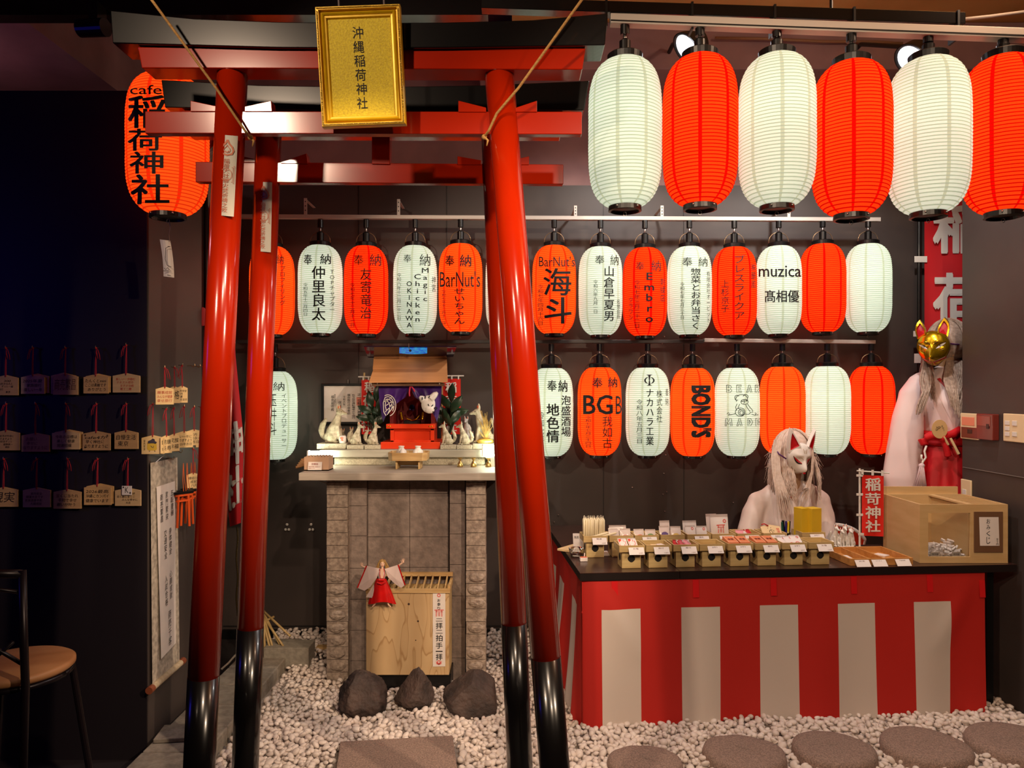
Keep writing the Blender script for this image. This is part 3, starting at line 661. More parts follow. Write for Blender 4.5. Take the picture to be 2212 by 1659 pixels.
for (px, py, r) in ((1394, 1648, 0.155), (1607, 1627, 0.172), (1800, 1618, 0.172), (1998, 1610, 0.185), (2192, 1602, 0.20)):
    STEP.append((onz(px, py, 0.06), r))
def rock_hit(x, y, k=0.8): return any((x-c.x)**2+(y-c.y)**2 < (r*k)**2 for c, r in STEP)
near = []; rest = []
cell = 0.031
for layer in range(2):
    for j in range(int((4.73-2.9)/cell)):
        for i in range(int((2.46+1.5)/cell)):
            x = -1.5+(i+rg.uniform(0.05, 0.95)+0.5*layer)*cell; y = 2.9+(j+rg.uniform(0.05, 0.95)+0.5*layer)*cell
            if x > 2.46 or blocked(x, y) or rock_hit(x, y): continue
            a = rg.uniform(0.0125, 0.0215)*(1.1 if rg.random() < 0.15 else 1); z = gz(x, y)+(-0.012 if layer == 0 else 0.002+rg.uniform(-0.004, 0.010))
            rec = (x, y, z, a, a*rg.uniform(0.62, 0.9), a*rg.uniform(0.45, 0.7), rg.uniform(0, PI), rg.gauss(0, 0.4), rg.gauss(0, 0.4))
            pxx = CX+x*F/y; pyy = HY+(EZ-z)*F/y
            hid = (390 < pxx < 570) or (1095 < pxx < 1235)
            if layer == 1 and y > 3.06 and pyy < 1652 and 575 < pxx < 2205 and not hid: near.append((y, rec))
            else: rest.append(rec)
near.sort(key=lambda q: q[0]); rest += [r for _, r in near[300:]]; near = [r for _, r in near[:300]]
def rotm(rec):
    x, y, z, a, b, c, q, t1, t2 = rec
    return np.array((Matrix.Rotation(q, 3, 'Z') @ Matrix.Rotation(t1, 3, 'X') @ Matrix.Rotation(t2, 3, 'Y')))
V = []; Fs = []; n = 0
for rec in rest:
    lo = rec[1] > 3.5; bv, bf = (JV, JF) if lo and rec[1] > 4.2 else (IV, IF_)
    if rec[1] > 3.6: bv, bf = JV, JF
    V.append((bv*np.array(rec[3:6])) @ rotm(rec).T+np.array(rec[:3])); Fs.append(bf+n); n += len(bv)
V = np.concatenate(V).astype('f'); Fs = np.concatenate(Fs).astype('i')
me = bpy.data.meshes.new('white_pebbles'); me.vertices.add(len(V)); me.vertices.foreach_set('co', V.ravel())
me.loops.add(len(Fs)*3); me.loops.foreach_set('vertex_index', Fs.ravel()); me.polygons.add(len(Fs)); me.polygons.foreach_set('loop_start', np.arange(0, len(Fs)*3, 3, dtype='i'))
me.update(calc_edges=True); me.polygons.foreach_set('use_smooth', [True]*len(Fs)); me.materials.append(GRAV)
o = bpy.data.objects.new('white_pebbles', me); col.objects.link(o); tag(o, 'bed of loose white pebbles covering the shrine floor', 'gravel', kind='stuff')
struct('floor_gravel_bed', MB().bx(-1.5, 2.49, 2.9, 4.74, 0.0, 0.012), mat('gravel_bed', (150, 138, 130), 0.9))
pm = []
for k in range(5):
    mb = MB(); rr = random.Random(k); vs = [Vector(v) for v in IV]
    vs = [v*(1+0.10*noise.noise(v*1.3+Vector((k*7, 0, 0)))) for v in vs]; mb.add(vs, [tuple(f) for f in IF_]); pm.append(mesh('white_pebble', mb, GRAV, True))
for i, rec in enumerate(near):
    o = bpy.data.objects.new('white_pebble', pm[i % 5]); col.objects.link(o); o.location = rec[:3]; o.scale = rec[3:6]; o.rotation_euler = (rec[7], rec[8], rec[6])
    tag(o, 'loose white pebble in the front strip of the gravel, nearest the viewer', 'pebble', 'white pebbles at the front of the gravel')
GRAN = mat('rough_granite', (164, 138, 124), 0.9, c2=(124, 104, 94), nscale=160, bump=0.5, bscale=170)
for i, ((c, r), lb) in enumerate(zip(STEP, ('round stepping stone nearest the gate pillar', 'round stepping stone below the first gap of the striped cloth, second from the gate', 'round stepping stone in the middle of the row of five', 'round stepping stone second from the dark side wall', 'round stepping stone cut off beside the dark side wall'))):
    mb = MB(); seg = 44; rings = [(0.0, 0.078), (0.55, 0.078), (0.88, 0.074), (0.97, 0.066), (1.0, 0.05), (1.02, 0.0)]
    vs = []; 
    for q, z in rings:
        for k in range(seg):
            a = 2*PI*k/seg; rr = r*q*(1+0.025*math.sin(3*a+i)+0.015*noise.noise(Vector((math.cos(a)*3, math.sin(a)*3, i))))
            vs.append((c.x+rr*math.cos(a), c.y+rr*math.sin(a)*0.92, z+0.003*noise.noise(Vector((rr*20, a*3, i)))))
    mb.add(vs, [(j*seg+k, j*seg+(k+1) % seg, (j+1)*seg+(k+1) % seg, (j+1)*seg+k) for j in range(len(rings)-1) for k in range(seg)])
    mb.f = [tuple(reversed(f)) for f in mb.f]
    ob = solo('stepping_stone', mb, GRAN, lb, 'stone', 'round stepping stones', smooth=False)
    for p in ob.data.polygons: p.use_smooth = True
mb = MB(); A0, A1 = onz(735, 1601, 0.06), onz(978, 1588, 0.06); A2, A3 = onz(992, 1690, 0.06), onz(722, 1690, 0.06)
mb.prism([A0, A1, A2, A3], (0, 0, -0.055)); solo('paving_slab', mb, GRAN, 'square granite paving slab in front of the offertory box', 'slab', bevel=0.004)
# kerb of pale blocks by the dark partition
KB = mat('kerb_concrete', (150, 140, 126), 0.85, c2=(126, 116, 104), nscale=30, bump=0.25, bscale=70)
for k in range(7):
    y0 = 2.86+k*0.235; mb = MB().bx(-1.545, -1.275, y0, y0+0.229, 0.001, 0.085)
    solo('kerb_block', mb, KB, ['pale kerb block nearest the viewer by the dark partition', 'second pale kerb block from the viewer', 'third pale kerb block from the viewer', 'fourth pale kerb block from the viewer, behind the gate pillar', 'pale kerb block just behind the gate pillars', 'pale kerb block next to last toward the back wall', 'last pale kerb block, next to the grey concrete block'][k], 'kerb', 'kerb blocks along the partition', bevel=0.006)
solo('loose_tile', MB().box((-1.44, 3.24, 0.096), (0.20, 0.14, 0.018), Matrix.Rotation(0.12, 3, 'Z')), KB, 'flat loose tile lying on the kerb at the foot of the partition', 'tile', bevel=0.003)
mb = MB().bx(-1.40, -1.145, 4.17, 4.31, 0.02, 0.142); solo('concrete_block', mb, mat('concrete', (146, 138, 124), 0.9, c2=(128, 120, 108), nscale=40, bump=0.3, bscale=80), 'grey concrete block at the back, under the bamboo sticks', 'block', bevel=0.004)
solo('wood_offcut', MB().bx(-1.15, -1.02, 4.35, 4.39, 0.05, 0.085), WOODX, 'small wooden offcut lying between concrete block and altar', 'wood')
rk = thing('bamboo_rake', 'fan of split bamboo sticks leaning on the concrete block', 'rake', P(590, 1400, 4.24))
BAM = mat('bamboo', (188, 160, 108), 0.5, c2=(160, 132, 84), nscale=20)
t0 = P(566, 1322, 4.34)
for (ex, ey, dd) in ((627, 1374, 4.20), (612, 1396, 4.20), (604, 1392, 4.22), (590, 1402, 4.2), (583, 1400, 4.2), (572, 1402, 4.2)):
    e = P(ex, ey, dd); part('bamboo_stick', MB().tube([t0+Vector((rg.uniform(-0.015, 0.015), 0, rg.uniform(-0.01, 0.01))), e], [0.0075, 0.006], 8), BAM, rk, smooth=True)
part('cross_tie', MB().tube([P(560, 1348, 4.30), P(592, 1332, 4.30)], 0.006, 8), BAM, rk)
# dark boulders
ROCK = mat('dark_boulder', (84, 66, 58), 0.75, c2=(40, 32, 30), nscale=9, bump=1.0, bscale=45, detail=8)
def boulder(px0, px1, py0, py1, d, label, seed, cuts, pw=1.0):
    x0, x1, z0, z1 = P(px0, 0, d).x, P(px1, 0, d).x, P(0, py1, d).z-0.02, P(0, py0, d).z
    cx_, cz_ = (x0+x1)/2, (z0+z1)/2; rx, rz = (x1-x0)/2*1.06, (z1-z0)/2*1.06; ry = rx*0.85
    mb = MB().ball((0, 0, 0), 1, 110, 70); vs = []
    for v in mb.v:
        q = v*(1+0.16*noise.noise(v*1.4+Vector((seed, 0, 0)))+0.06*noise.noise(v*4+Vector((0, seed, 0)))+0.045*noise.noise(v*9+Vector((0, seed, 3)))+0.022*noise.noise(v*22+Vector((seed, seed, 3))))
        for nx, ny, nz, h in cuts:
            nn = Vector((nx, ny, nz)).normalized(); e = q.dot(nn)-h
            if e > 0: q = q-nn*e*0.92
        if pw != 1.0:
            t = max(0, min(1, (q.z+1)/2)); s = 1-pw*t*0.8; q = Vector((q.x*s+0.16*t, q.y*s, q.z))
        vs.append(Vector((cx_+q.x*rx, d+q.y*ry, cz_+q.z*rz)))
    mb.v = vs
    xs = [v.x for v in vs]; k = (x1-x0)/(max(xs)-min(xs)); mx = min(xs); zs = [v.z for v in vs]; kz = (z1-z0)/(max(zs)-min(zs)); mz = min(zs)
    mb.v = [Vector((x0+(v.x-mx)*k, v.y, z0+(v.z-mz)*kz)) for v in vs]
    solo('boulder', mb, ROCK, label, 'rock', smooth=True)
boulder(731, 837, 1449, 1549, 3.62, 'rounded dark boulder in front of the altar, nearest the rakes', 1.3, [(0.2, -1, 0.5, 0.8)])
boulder(850, 938, 1441, 1531, 3.68, 'pointed dark boulder between two broader ones', 4.1, [(-0.8, -0.6, 0.5, 0.55), (0.9, -0.4, 0.3, 0.6)], 0.75)
boulder(955, 1074, 1452, 1550, 3.62, 'broad angular dark boulder at the altar pillar near the counter', 7.7, [(0.7, -0.5, 0.9, 0.62), (-0.7, -0.3, 0.8, 0.62), (0.1, -1, 0.3, 0.6), (1, 0, 0.1, 0.75)])

# ================================================================= STONE ALTAR
AL = thing('stone_altar', 'grey stone altar stand of stacked blocks with two rough pillars', 'altar', P(880, 1480, 4.05))
BLOCK = mat('split_stone', (178, 160, 144), 0.92, c2=(138, 122, 110), nscale=50, bump=0.6, bscale=60)
BLOCKD = mat('sawn_stone', (142, 126, 116), 0.9, c2=(120, 106, 98), nscale=30, bump=0.35, bscale=90)
def pillar(px0, px1, seed):
    rr = random.Random(seed); x0, x1 = P(px0, 0, 4.0).x, P(px1, 0, 4.0).x; mb = MB(); z = 0.0; k = 0
    while z < 1.115:
        h = min(0.0685, 1.116-z)
        mb.bx(x0+rr.uniform(0, 0.003), x1-rr.uniform(0, 0.003), 4.0+rr.uniform(0, 0.004), 4.12, z+0.0015, z+h-0.0015)
        if (seed == 1 and z < 0.56) or (seed == 2 and (z < 0.56 and k not in (3, 5))):
            b = MB().ball((0, 0, 0), 1, 22, 14); cx_ = (x0+x1)/2+rr.uniform(-0.004, 0.004)
            b.v = [Vector((cx_+v.x*0.044*(1+0.12*noise.noise(v*2+Vector((k, seed, 0)))), 4.002+v.y*0.014*(1+0.3*noise.noise(v*3+Vector((k, seed, 5)))), z+h/2+v.z*0.026*(1+0.15*noise.noise(v*2+Vector((0, k, seed)))))) for v in b.v]
            mb.add(b.v, b.f)
        z += h; k += 1
    return mb
part('pillar', pillar(705, 752, 1), BLOCK, AL, bevel=0.0025)
part('pillar', pillar(1006, 1050, 2), BLOCK, AL, bevel=0.0025)
def inner(px0, px1, ys, xs_split=(), d=4.05):
    mb = MB(); ed = [px0]+list(xs_split)+[px1]
    for a, b in zip(ys[:-1], ys[1:]):
        for c, e in zip(ed[:-1], ed[1:]):
            p, q = P(c, a, d), P(e, b, d); mb.bx(p.x+0.001, q.x-0.001, d, d+0.08, max(0, q.z)+0.001, p.z-0.001)
    return mb
ZT = P(0, 1035, 4.05)
part('inner_pillar', inner(753, 792, (1037, 1093, 1158, 1228, 1295, 1362, 1428, 1472)), BLOCKD, AL, bevel=0.002)
part('inner_pillar', inner(971, 1005, (1037, 1088, 1154, 1220, 1288, 1355, 1422, 1472)), BLOCKD, AL, bevel=0.002)
part('back_panel', inner(794, 969, (1037, 1066, 1160, 1226, 1300, 1380, 1462), (885,), 4.075), BLOCKD, AL, bevel=0.002)
SX0, SX1 = P(645, 0, 3.9).x, 0.03
SL = solo('altar_slab', MB().bx(SX0, SX1, 3.90, 4.745, 1.117, 1.157), mat('slab_ash', (176, 164, 150), 0.6, c2=(160, 148, 134), nscale=5, stretch=(1, 10, 10)), 'long pale slab on top of the stone altar stand', 'shelf', bevel=0.003)
LST = mat('pale_lava_stone', (206, 200, 176), 0.9, c2=(182, 176, 154), nscale=120, bump=0.5, bscale=140)
solo('stone_step', MB().bx(P(722, 0, 4.3).x, P(1047, 0, 4.3).x, 4.30, 4.74, 1.158, 1.204), LST, 'lower pale stone step on the altar slab', 'step', bevel=0.003)
solo('stone_step', MB().bx(P(690, 0, 4.27).x, P(1080, 0, 4.27).x, 4.27, 4.74, 1.205, 1.247), mat('pale_slab', (186, 184, 168), 0.7, c2=(172, 170, 154), nscale=6, stretch=(1, 8, 8)), 'upper smooth stone step under the foxes and the red shrine', 'step', bevel=0.003)
LED = mat('led_tube', (246, 255, 226), 0.4, emit=32.0)
for px0, px1, y0, y1, lb in ((668, 716, 974, 987, 'bright light bar at the altar end near the farther gate pillar'), (1044, 1090, 962, 984, 'bright light bar at the altar end near the counter')):
    p, q = P(px0, y0, 4.235), P(px1, y1, 4.235)
    o = thing('light_bar', lb, 'lamp', Vector(((p.x+q.x)/2, 4.235, q.z)), group='altar light bars')
    part('tube', MB().bx(p.x, q.x, 4.22, 4.25, q.z, p.z), LED, o, bevel=0.004)
    part('end_cap', MB().bx(p.x-0.008, p.x-0.001, 4.215, 4.255, q.z-0.003, p.z+0.003), WHITE, o)
    part('stand', MB().bx((p.x+q.x)/2-0.02, (p.x+q.x)/2+0.02, 4.225, 4.255, 1.158, q.z-0.001), WHITE, o)

# ---------------------------------------------------------------- foxes
def fox_mesh(voxel=0.014):
    m = MB(); b = lambda c, r, R=None: m.ball(c, r, 16, 10, R)
    m.tube([(-0.05, 0, 0.14), (0.0, 0, 0.28), (0.07, 0, 0.44), (0.12, 0, 0.58), (0.15, 0, 0.70)], [0.15, 0.16, 0.13, 0.095, 0.07], 16)
    b((-0.06, 0, 0.14), (0.17, 0.16, 0.14)); b((0.10, 0, 0.44), (0.10, 0.105, 0.13))
    b((0.18, 0, 0.765), (0.095, 0.082, 0.085)); m.tube([(0.2, 0, 0.765), (0.30, 0, 0.735), (0.375, 0, 0.715)], [0.065, 0.042, 0.022], 12)
    for s in (-1, 1):
        m.tube([(0.15, 0.048*s, 0.81), (0.135, 0.062*s, 0.89), (0.135, 0.07*s, 0.985)], [0.046, 0.032, 0.006], 10)
        m.tube([(0.13, 0.06*s, 0.42), (0.17, 0.065*s, 0.22), (0.20, 0.065*s, 0.03)], [0.06, 0.045, 0.038], 10)
        b((0.225, 0.065*s, 0.028), (0.06, 0.042, 0.03)); b((0.02, 0.125*s, 0.13), (0.14, 0.07, 0.125)); b((0.12, 0.14*s, 0.03), (0.085, 0.042, 0.032))
    m.tube([(-0.18, 0, 0.08), (-0.27, 0.02, 0.16), (-0.31, 0.03, 0.30), (-0.27, 0.03, 0.45), (-0.20, 0.02, 0.56), (-0.175, 0.02, 0.62)], [0.045, 0.06, 0.078, 0.075, 0.045, 0.012], 12)
    b((0, 0, 0.02), (0.22, 0.15, 0.02))
    return organic(m, voxel, 3)
FXM = fox_mesh()
FOXST = mat('weathered_fox_stone', (226, 218, 192), 0.8, c2=(160, 150, 124), nscale=7, bump=0.35, bscale=40, detail=8)
FOXW = mat('porcelain', (232, 226, 218), 0.25)
EARC = mat('ear_orange', (214, 96, 40), 0.6)
fox_me = {k: mesh('fox_body', FXM, v, True) for k, v in (('s', FOXST), ('w', FOXW))}
def ear_mb():
    m = MB()
    for s in (-1, 1): m.ball((0.166, 0.064*s, 0.875), (0.012, 0.02, 0.052), 10, 7)
    return m
def eye_mb():
    m = MB()
    for s in (-1, 1): m.ball((0.235, 0.062*s, 0.775), (0.022, 0.008, 0.008), 8, 5)
    m.ball((0.392, 0, 0.716), (0.012, 0.014, 0.01), 8, 5); return m
ear_me = mesh('ear', ear_mb(), EARC, True); eye_me = mesh('face_marks', eye_mb(), INK, True)
def fox(label, loc, h, yaw, kind='s', group=None):
    t = thing('fox_statue', label, 'statue', loc, (0, 0, yaw), group); t.scale = (h, h, h)
    for nm, me_ in (('fox_body', fox_me[kind]), ('ear_lining', ear_me), ('face_marks', eye_me)):
        o = bpy.data.objects.new(nm, me_); col.objects.link(o); o.parent = t
    return t
def plinth(px0, px1, y0, y1, d, label, dep=0.09):
    p, q = P(px0, y0, d), P(px1, y1, d)
    solo('stone_plinth', MB().bx(p.x, q.x, d, d+dep, q.z, p.z), LST, label, 'plinth', 'plinths under the fox statues', bevel=0.003); return p.z
ZU = 1.248
def fx(px, d, z): return Vector((P(px, 0, d).x, d, z))
def pl(px0, px1, d, h, label, dep=0.10):
    x0, x1 = P(px0, 0, d).x, P(px1, 0, d).x
    solo('stone_plinth', MB().bx(x0, x1, d, d+dep, ZU, ZU+h), LST, label, 'plinth', 'plinths under the fox statues', bevel=0.003); return ZU+h+0.0005
z = pl(684, 747, 4.33, 0.032, 'pale plinth under the largest fox near the certificate', 0.14); fox('large weathered fox statue looking toward the red shrine, in front of the certificate', fx(719, 4.40, z), 0.238, -0.12)
z = pl(749, 785, 4.31, 0.024, 'pale plinth under the speckled small fox beside the largest fox'); fox('small speckled fox statue between the largest fox and a cream fox', fx(768, 4.36, z), 0.140, -0.1)
z = pl(787, 821, 4.31, 0.024, 'cream plinth under the small fox next to the shrine steps, certificate side'); fox('small cream fox statue next to the shrine steps on the certificate side', fx(804, 4.36, z), 0.140, -0.15)
z = pl(951, 985, 4.31, 0.024, 'cream plinth under the small fox next to the shrine steps, counter side'); fox('small cream fox statue next to the shrine steps on the counter side', fx(967, 4.36, z), 0.142, PI+0.15)
z = pl(986, 1020, 4.31, 0.024, 'pale plinth under the speckled small fox on the counter side'); fox('small speckled fox statue by the green sprig on the counter side', fx(1004, 4.36, z), 0.142, PI+0.1)
z = pl(1021, 1082, 4.33, 0.032, 'pale plinth under the large fox with the straw bundle', 0.14); fox('large weathered fox statue half hidden by the gate pillar, behind the straw bundle', fx(1046, 4.41, z), 0.238, PI+0.2)
fox('small shaded fox figure peeping out behind the largest fox', fx(742, 4.56, ZU), 0.115, -PI/2); fox('small shaded fox figure behind the speckled fox', fx(759, 4.55, ZU), 0.125, -1.3)
fox('white porcelain fox with orange ears standing behind the speckled fox', fx(1009, 4.58, ZU+0.04), 0.150, -PI/2-0.2, 'w'); fox('tiny white porcelain fox below the orange-eared one', fx(1018, 4.50, ZU), 0.10, -PI/2+0.3, 'w')
solo('stone_plinth', MB().bx(fx(998, 4.55, 0).x, fx(1021, 4.55, 0).x, 4.545, 4.62, ZU, ZU+0.039), LST, 'hidden little plinth under the white porcelain fox', 'plinth', 'plinths under the fox statues')
st = thing('straw_bundle', 'bundle of dry straw with a gold foot in front of the large fox', 'ornament', fx(1052, 4.345, ZU+0.034))
STRAW = mat('dry_straw', (206, 172, 100), 0.7, c2=(168, 132, 66), nscale=30)
m = MB(); b0 = fx(1051, 4.352, ZU+0.10)
for k in range(60):
    a = rg.uniform(0, 2*PI); r = rg.uniform(0, 0.012); q = b0+Vector((r*math.cos(a), r*math.sin(a)*0.4, rg.uniform(-0.05, 0.0)))
    m.tube([q, q+Vector((rg.uniform(-0.045, 0.035), rg.uniform(-0.015, 0.01), rg.uniform(0.04, 0.135)))], [0.0016, 0.0009], 4)
part('straw', m, STRAW, st)
part('gold_foot', MB().ball(fx(1048, 4.345, ZU+0.045), (0.05, 0.012, 0.018), 16, 10), mat('gold_leaf', (226, 186, 90), 0.35, metal=0.7), st, smooth=True)
jar = thing('sake_jar', 'little sake jar with an orange label tucked beside the largest fox', 'jar', fx(741, 4.345, ZU+0.033))
jc = fx(740, 4.345, 0); part('jar_body', MB().lathe([(0, ZU+0.034), (0.018, ZU+0.034), (0.021, ZU+0.05), (0.021, ZU+0.07), (0.017, ZU+0.078), (0, ZU+0.079)], (jc.x, jc.y, 0), 20), FOXW, jar, smooth=True)
m = MB(); write(m, '宝', (-0.010, -0.014, 0.010, 0.010), flat((jc.x, jc.y-0.0218, ZU+0.058), (1, 0, 0), (0, 0, -1)), bold=0.04); part('label_print', m, mat('orange_print', (220, 84, 20), 0.7), jar)

# ---------------------------------------------------------------- the red shrine
D0 = 4.36
SH = thing('household_shrine', 'small red household shrine with a tan board roof and purple curtain', 'shrine', fx(886, 4.5, ZU))
SRED = mat('shrine_red', (226, 58, 8), 0.35, coat=0.3); TAN = mat('tan_board', (206, 146, 92), 0.6, c2=(196, 136, 84), nscale=4, stretch=(1, 10, 10)); DRED = mat('dark_red_inside', (120, 20, 20), 0.5)
def fb(px0, px1, y0, y1, d0, d1): 
    p, q = P(px0, y0, d0), P(px1, y1, d0); return MB().bx(p.x, q.x, d0, d1, q.z, p.z)
zz = P(0, 968, D0).z
m = fb(822, 950, 955, 968, 4.335, 4.66); part('base_step', MB().bx(P(822, 0, 4.335).x, P(950, 0, 4.335).x, 4.335, 4.66, ZU, P(0, 955, 4.335).z), SRED, SH, bevel=0.003)
part('body', fb(846, 935, 926, 955, 4.385, 4.64), SRED, SH, bevel=0.003)
m = MB()
for a, b, c, e in ((843, 851, 926, 955), (930, 938, 926, 955), (843, 938, 926, 930), (843, 938, 951, 955)):
    q = fb(a, b, c, e, 4.37, 4.386); m.add(q.v, q.f)
part('body_frame', m, SRED, SH, bevel=0.002)
m = MB()
for a, b, d0, d1 in ((834, 939, 4.345, 4.375), (834, 846, 4.376, 4.45), (927, 939, 4.376, 4.45)):
    p, q = P(a, 916, 4.345), P(b, 926, 4.345); m.bx(p.x, q.x, d0, d1, q.z, p.z)
rl = part('railing', m, SRED, SH, bevel=0.002)
m = MB()
for x in (838, 843, 928, 933): m.ball(P(x, 921, 4.343), 0.005, 8, 6)
part('gold_stud', m, GOLD, rl, smooth=True)
m = MB()
for a, b in ((842, 850), (931, 939)):
    q = fb(a, b, 834, 926, 4.46, 4.62); m.add(q.v, q.f)
q = fb(842, 939, 834, 926, 4.625, 4.64); m.add(q.v, q.f); part('inner_wall', m, DRED, SH)
part('altar_stand', fb(872, 907, 908, 918, 4.52, 4.58), BLK, SH, bevel=0.002)
mi = part('mirror', MB().ball(P(890, 881, 4.5), (0.018, 0.008, 0.022), 20, 12), mat('mirror_glass', (60, 60, 110), 0.05, metal=1.0), SH, smooth=True)
m = MB()
for sx in (-1, 1):
    m.tube([P(890+sx*16, 897, 4.52), P(890+sx*10, 905, 4.51), P(890, 908, 4.51)], 0.004, 6)
    for k in range(5): m.ball(P(890+sx*(24-k*0.6), 893+k*3, 4.56), (0.010, 0.004, 0.010), 8, 5)
part('gold_ornament', m, GOLD, SH, smooth=True)
# roof: two stepped boards on either slope, ridge and fascia
def board(a, b, c, e, d0, d1, th=0.010):
    """front board between photo edges: upper (a,b)=(x0,y),(x1,y) at depth d0, lower (c,e) at depth d1"""
    A, B, C_2, E2 = P(*a, d0), P(*b, d0), P(*e, d1), P(*c, d1); return MB().prism([E2, C_2, B, A], (0, th*0.6, th))
part('roof_board', board((807, 773), (965, 773), (805, 799), (966, 799), 4.46, 4.38), TAN, SH, bevel=0.001)
part('roof_board', board((806, 801), (966, 801), (797, 827), (967, 826), 4.37, 4.26), TAN, SH, bevel=0.001)
part('fascia', fb(803, 960, 827, 834, 4.285, 4.31), mat('fascia_brown', (110, 76, 50), 0.6), SH, bevel=0.001)
part('ridge', fb(808, 964, 766, 773, 4.45, 4.49), TAN, SH, bevel=0.001)
p, q = P(808, 774, 4.49), P(964, 800, 4.66); part('rear_slope', MB().prism([P(808, 772, 4.475), P(964, 772, 4.475), P(964, 812, 4.68), P(808, 812, 4.68)], (0, 0, 0.01)), TAN, SH)
m = MB()
for x in (815, 949): m.ball(P(x, 829, 4.282), 0.005, 8, 6)
part('rivet', m, STEEL, SH)
PUR = mat('purple_satin', (74, 30, 120), 0.4, c2=(56, 20, 96), nscale=10)
def curt(sx):
    def fn(u, v):       # u 0 outer .. 1 centre
        xo = 886+sx*(68-10*v*v); xc = 886+sx*(1+10*max(0, v-0.15)); x = xo+(xc-xo)*u
        yb = 912-60*(u**0.75)*(1-0.10*u); y = 834+(yb-834)*v
        x = x+sx*8*v*u*(1-u)
        return P(x, y, 4.325+0.012*math.sin(u*17+v*2.5)*v+0.012*v)
    return fn
for sx in (-1, 1): part('curtain', MB().grid(curt(sx), 36, 18), PUR, SH, smooth=True)
PINK = mat('pink_cord', (226, 60, 96), 0.6)
m = MB(); m.tube([P(886, 834, 4.30), P(884, 848, 4.30), P(885, 856, 4.30)], 0.0045, 8); m.tube([P(888, 834, 4.30), P(893, 840, 4.30), P(896, 846, 4.30)], 0.0045, 8); part('curtain_cord', m, PINK, SH, smooth=True)
m = MB(); g = lambda x, y: P(x, y, 4.318)
pts = arc(838, 876, 17, 23, -115, 75, 18)
strokes(m, [pts, arc(838, 876, 13, 19, -115, 40, 14), arc(838, 876, 9, 14, -110, 30, 12), arc(834, 880, 8, 14, -120, 60, 12), [(832, 858), (828, 870), (829, 890), (834, 898)], [(834, 862), (832, 876), (835, 888)], [(832, 890), (842, 880), (850, 866)], [(836, 896), (846, 884), (852, 874)], [(833, 868), (846, 858)], [(834, 876), (848, 866)]], 1.5, g)
part('white_crest', m, WHITE, SH, label='round white crest printed on the curtain')
mk = MB(); c = P(925, 873, 4.30)
mk.ball(c, (0.042, 0.016, 0.052), 18, 12); mk.ball(c+Vector((-0.035, 0, 0.03)), (0.018, 0.012, 0.02), 12, 8); mk.ball(c+Vector((0.01, -0.008, -0.03)), (0.03, 0.016, 0.025), 12, 8)
mk.tube([c+Vector((0.015, 0, 0.03)), c+Vector((0.04, 0, 0.056)), c+Vector((0.055, 0, 0.068))], [0.022, 0.018, 0.008], 10); mk.tube([c+Vector((-0.03, 0, 0.02)), c+Vector((-0.05, 0, 0.045))], [0.018, 0.010], 10)
km = thing('animal_mask', 'small white animal mask pinned on the purple shrine curtain', 'mask', P(925, 892, 4.305)); part('mask_shell', organic(mk, 0.003, 3), FOXW, km, smooth=True)
m = MB(); g = lambda x, y: P(x, y, 4.2825); strokes(m, [arc(930, 874, 5, 4, 0, 200, 10), [(922, 880), (928, 888), (938, 890)], [(912, 864), (912, 858)], [(918, 861), (919, 855)], [(926, 860), (928, 855)], arc(941, 882, 3, 2, 0, 360, 8)], 2.2, g); part('painted_marks', m, INK, km)
# tinted panel over the roof, a blue screen's reflection painted on as a glowing patch
tp = thing('tinted_panel', 'tilted dark glossy panel above the shrine roof with a painted blue reflection', 'panel', P(886, 772, 4.5))
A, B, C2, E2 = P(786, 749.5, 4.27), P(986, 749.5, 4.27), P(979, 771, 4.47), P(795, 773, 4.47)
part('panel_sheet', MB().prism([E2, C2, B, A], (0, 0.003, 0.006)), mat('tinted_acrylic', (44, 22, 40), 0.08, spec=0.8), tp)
def on(x, y):
    f_ = (y-749.5)/22.5; return P(x, y, 4.27+0.20*f_)+Vector((0, -0.006, -0.002))
part('blue_reflection', MB().grid(lambda u, v: on(863+60*u, 750.5+12*v+2*math.sin(u*3)*v), 12, 4), mat('blue_reflection_glow', (10, 80, 235), 0.3, c2=(40, 190, 235), nscale=60, emit=0.55), tp)
part('support_hook', MB().tube([P(883, 742, 4.26), P(883, 752, 4.26), P(886, 757, 4.29)], 0.002, 6), STEEL, tp)
part('fixing_knob', MB().ball(P(886, 757, 4.31), 0.008, 10, 7), BLK, tp)
# little banners
def banner(label, px0, px1, y0, y1, d, bar, letters, polex, topbar):
    o = thing('shrine_banner', label, 'banner', P((px0+px1)/2, y1, d))
    part('cloth', MB().grid(lambda u, v: P(px0+(px1-px0)*u, y0+(y1-y0)*v, d+0.006*math.sin(u*4+v*5)), 8, 14), mat('banner_red', (222, 32, 18), 0.7), o, smooth=True)
    part('crossbar', MB().tube([P(bar[0], topbar, d), P(bar[1], topbar, d)], 0.004, 8), WHITE, o); part('pole', MB().tube([P(polex, topbar-9, d+0.012), P(polex, y1+10, d+0.012)], 0.006, 8), WOODP, o)
    m = MB()
    for k in range(3): 
        x = px0+(px1-px0)*(0.12+0.38*k); m.box((P(x, 0, d).x, d-0.002, P(0, (topbar+y0)/2, d).z), (0.008, 0.006, L(y0-topbar+3, d)))
    part('tab', m, WHITE, o); m = MB()
    for ch, r in letters: heavy(m, ch, r, lambda x, y: P(x, y, d-0.0085))
    part('lettering', m, WHITE, o)
banner('little red banner behind the dark sprig, by the certificate', 781, 812, 820, 938, 4.62, (774, 806), [('稲', (788, 825, 809, 848)), ('荷', (785, 853, 806, 876)), ('神', (783, 882, 804, 905)), ('社', (781, 910, 802, 932))], 787, 814)
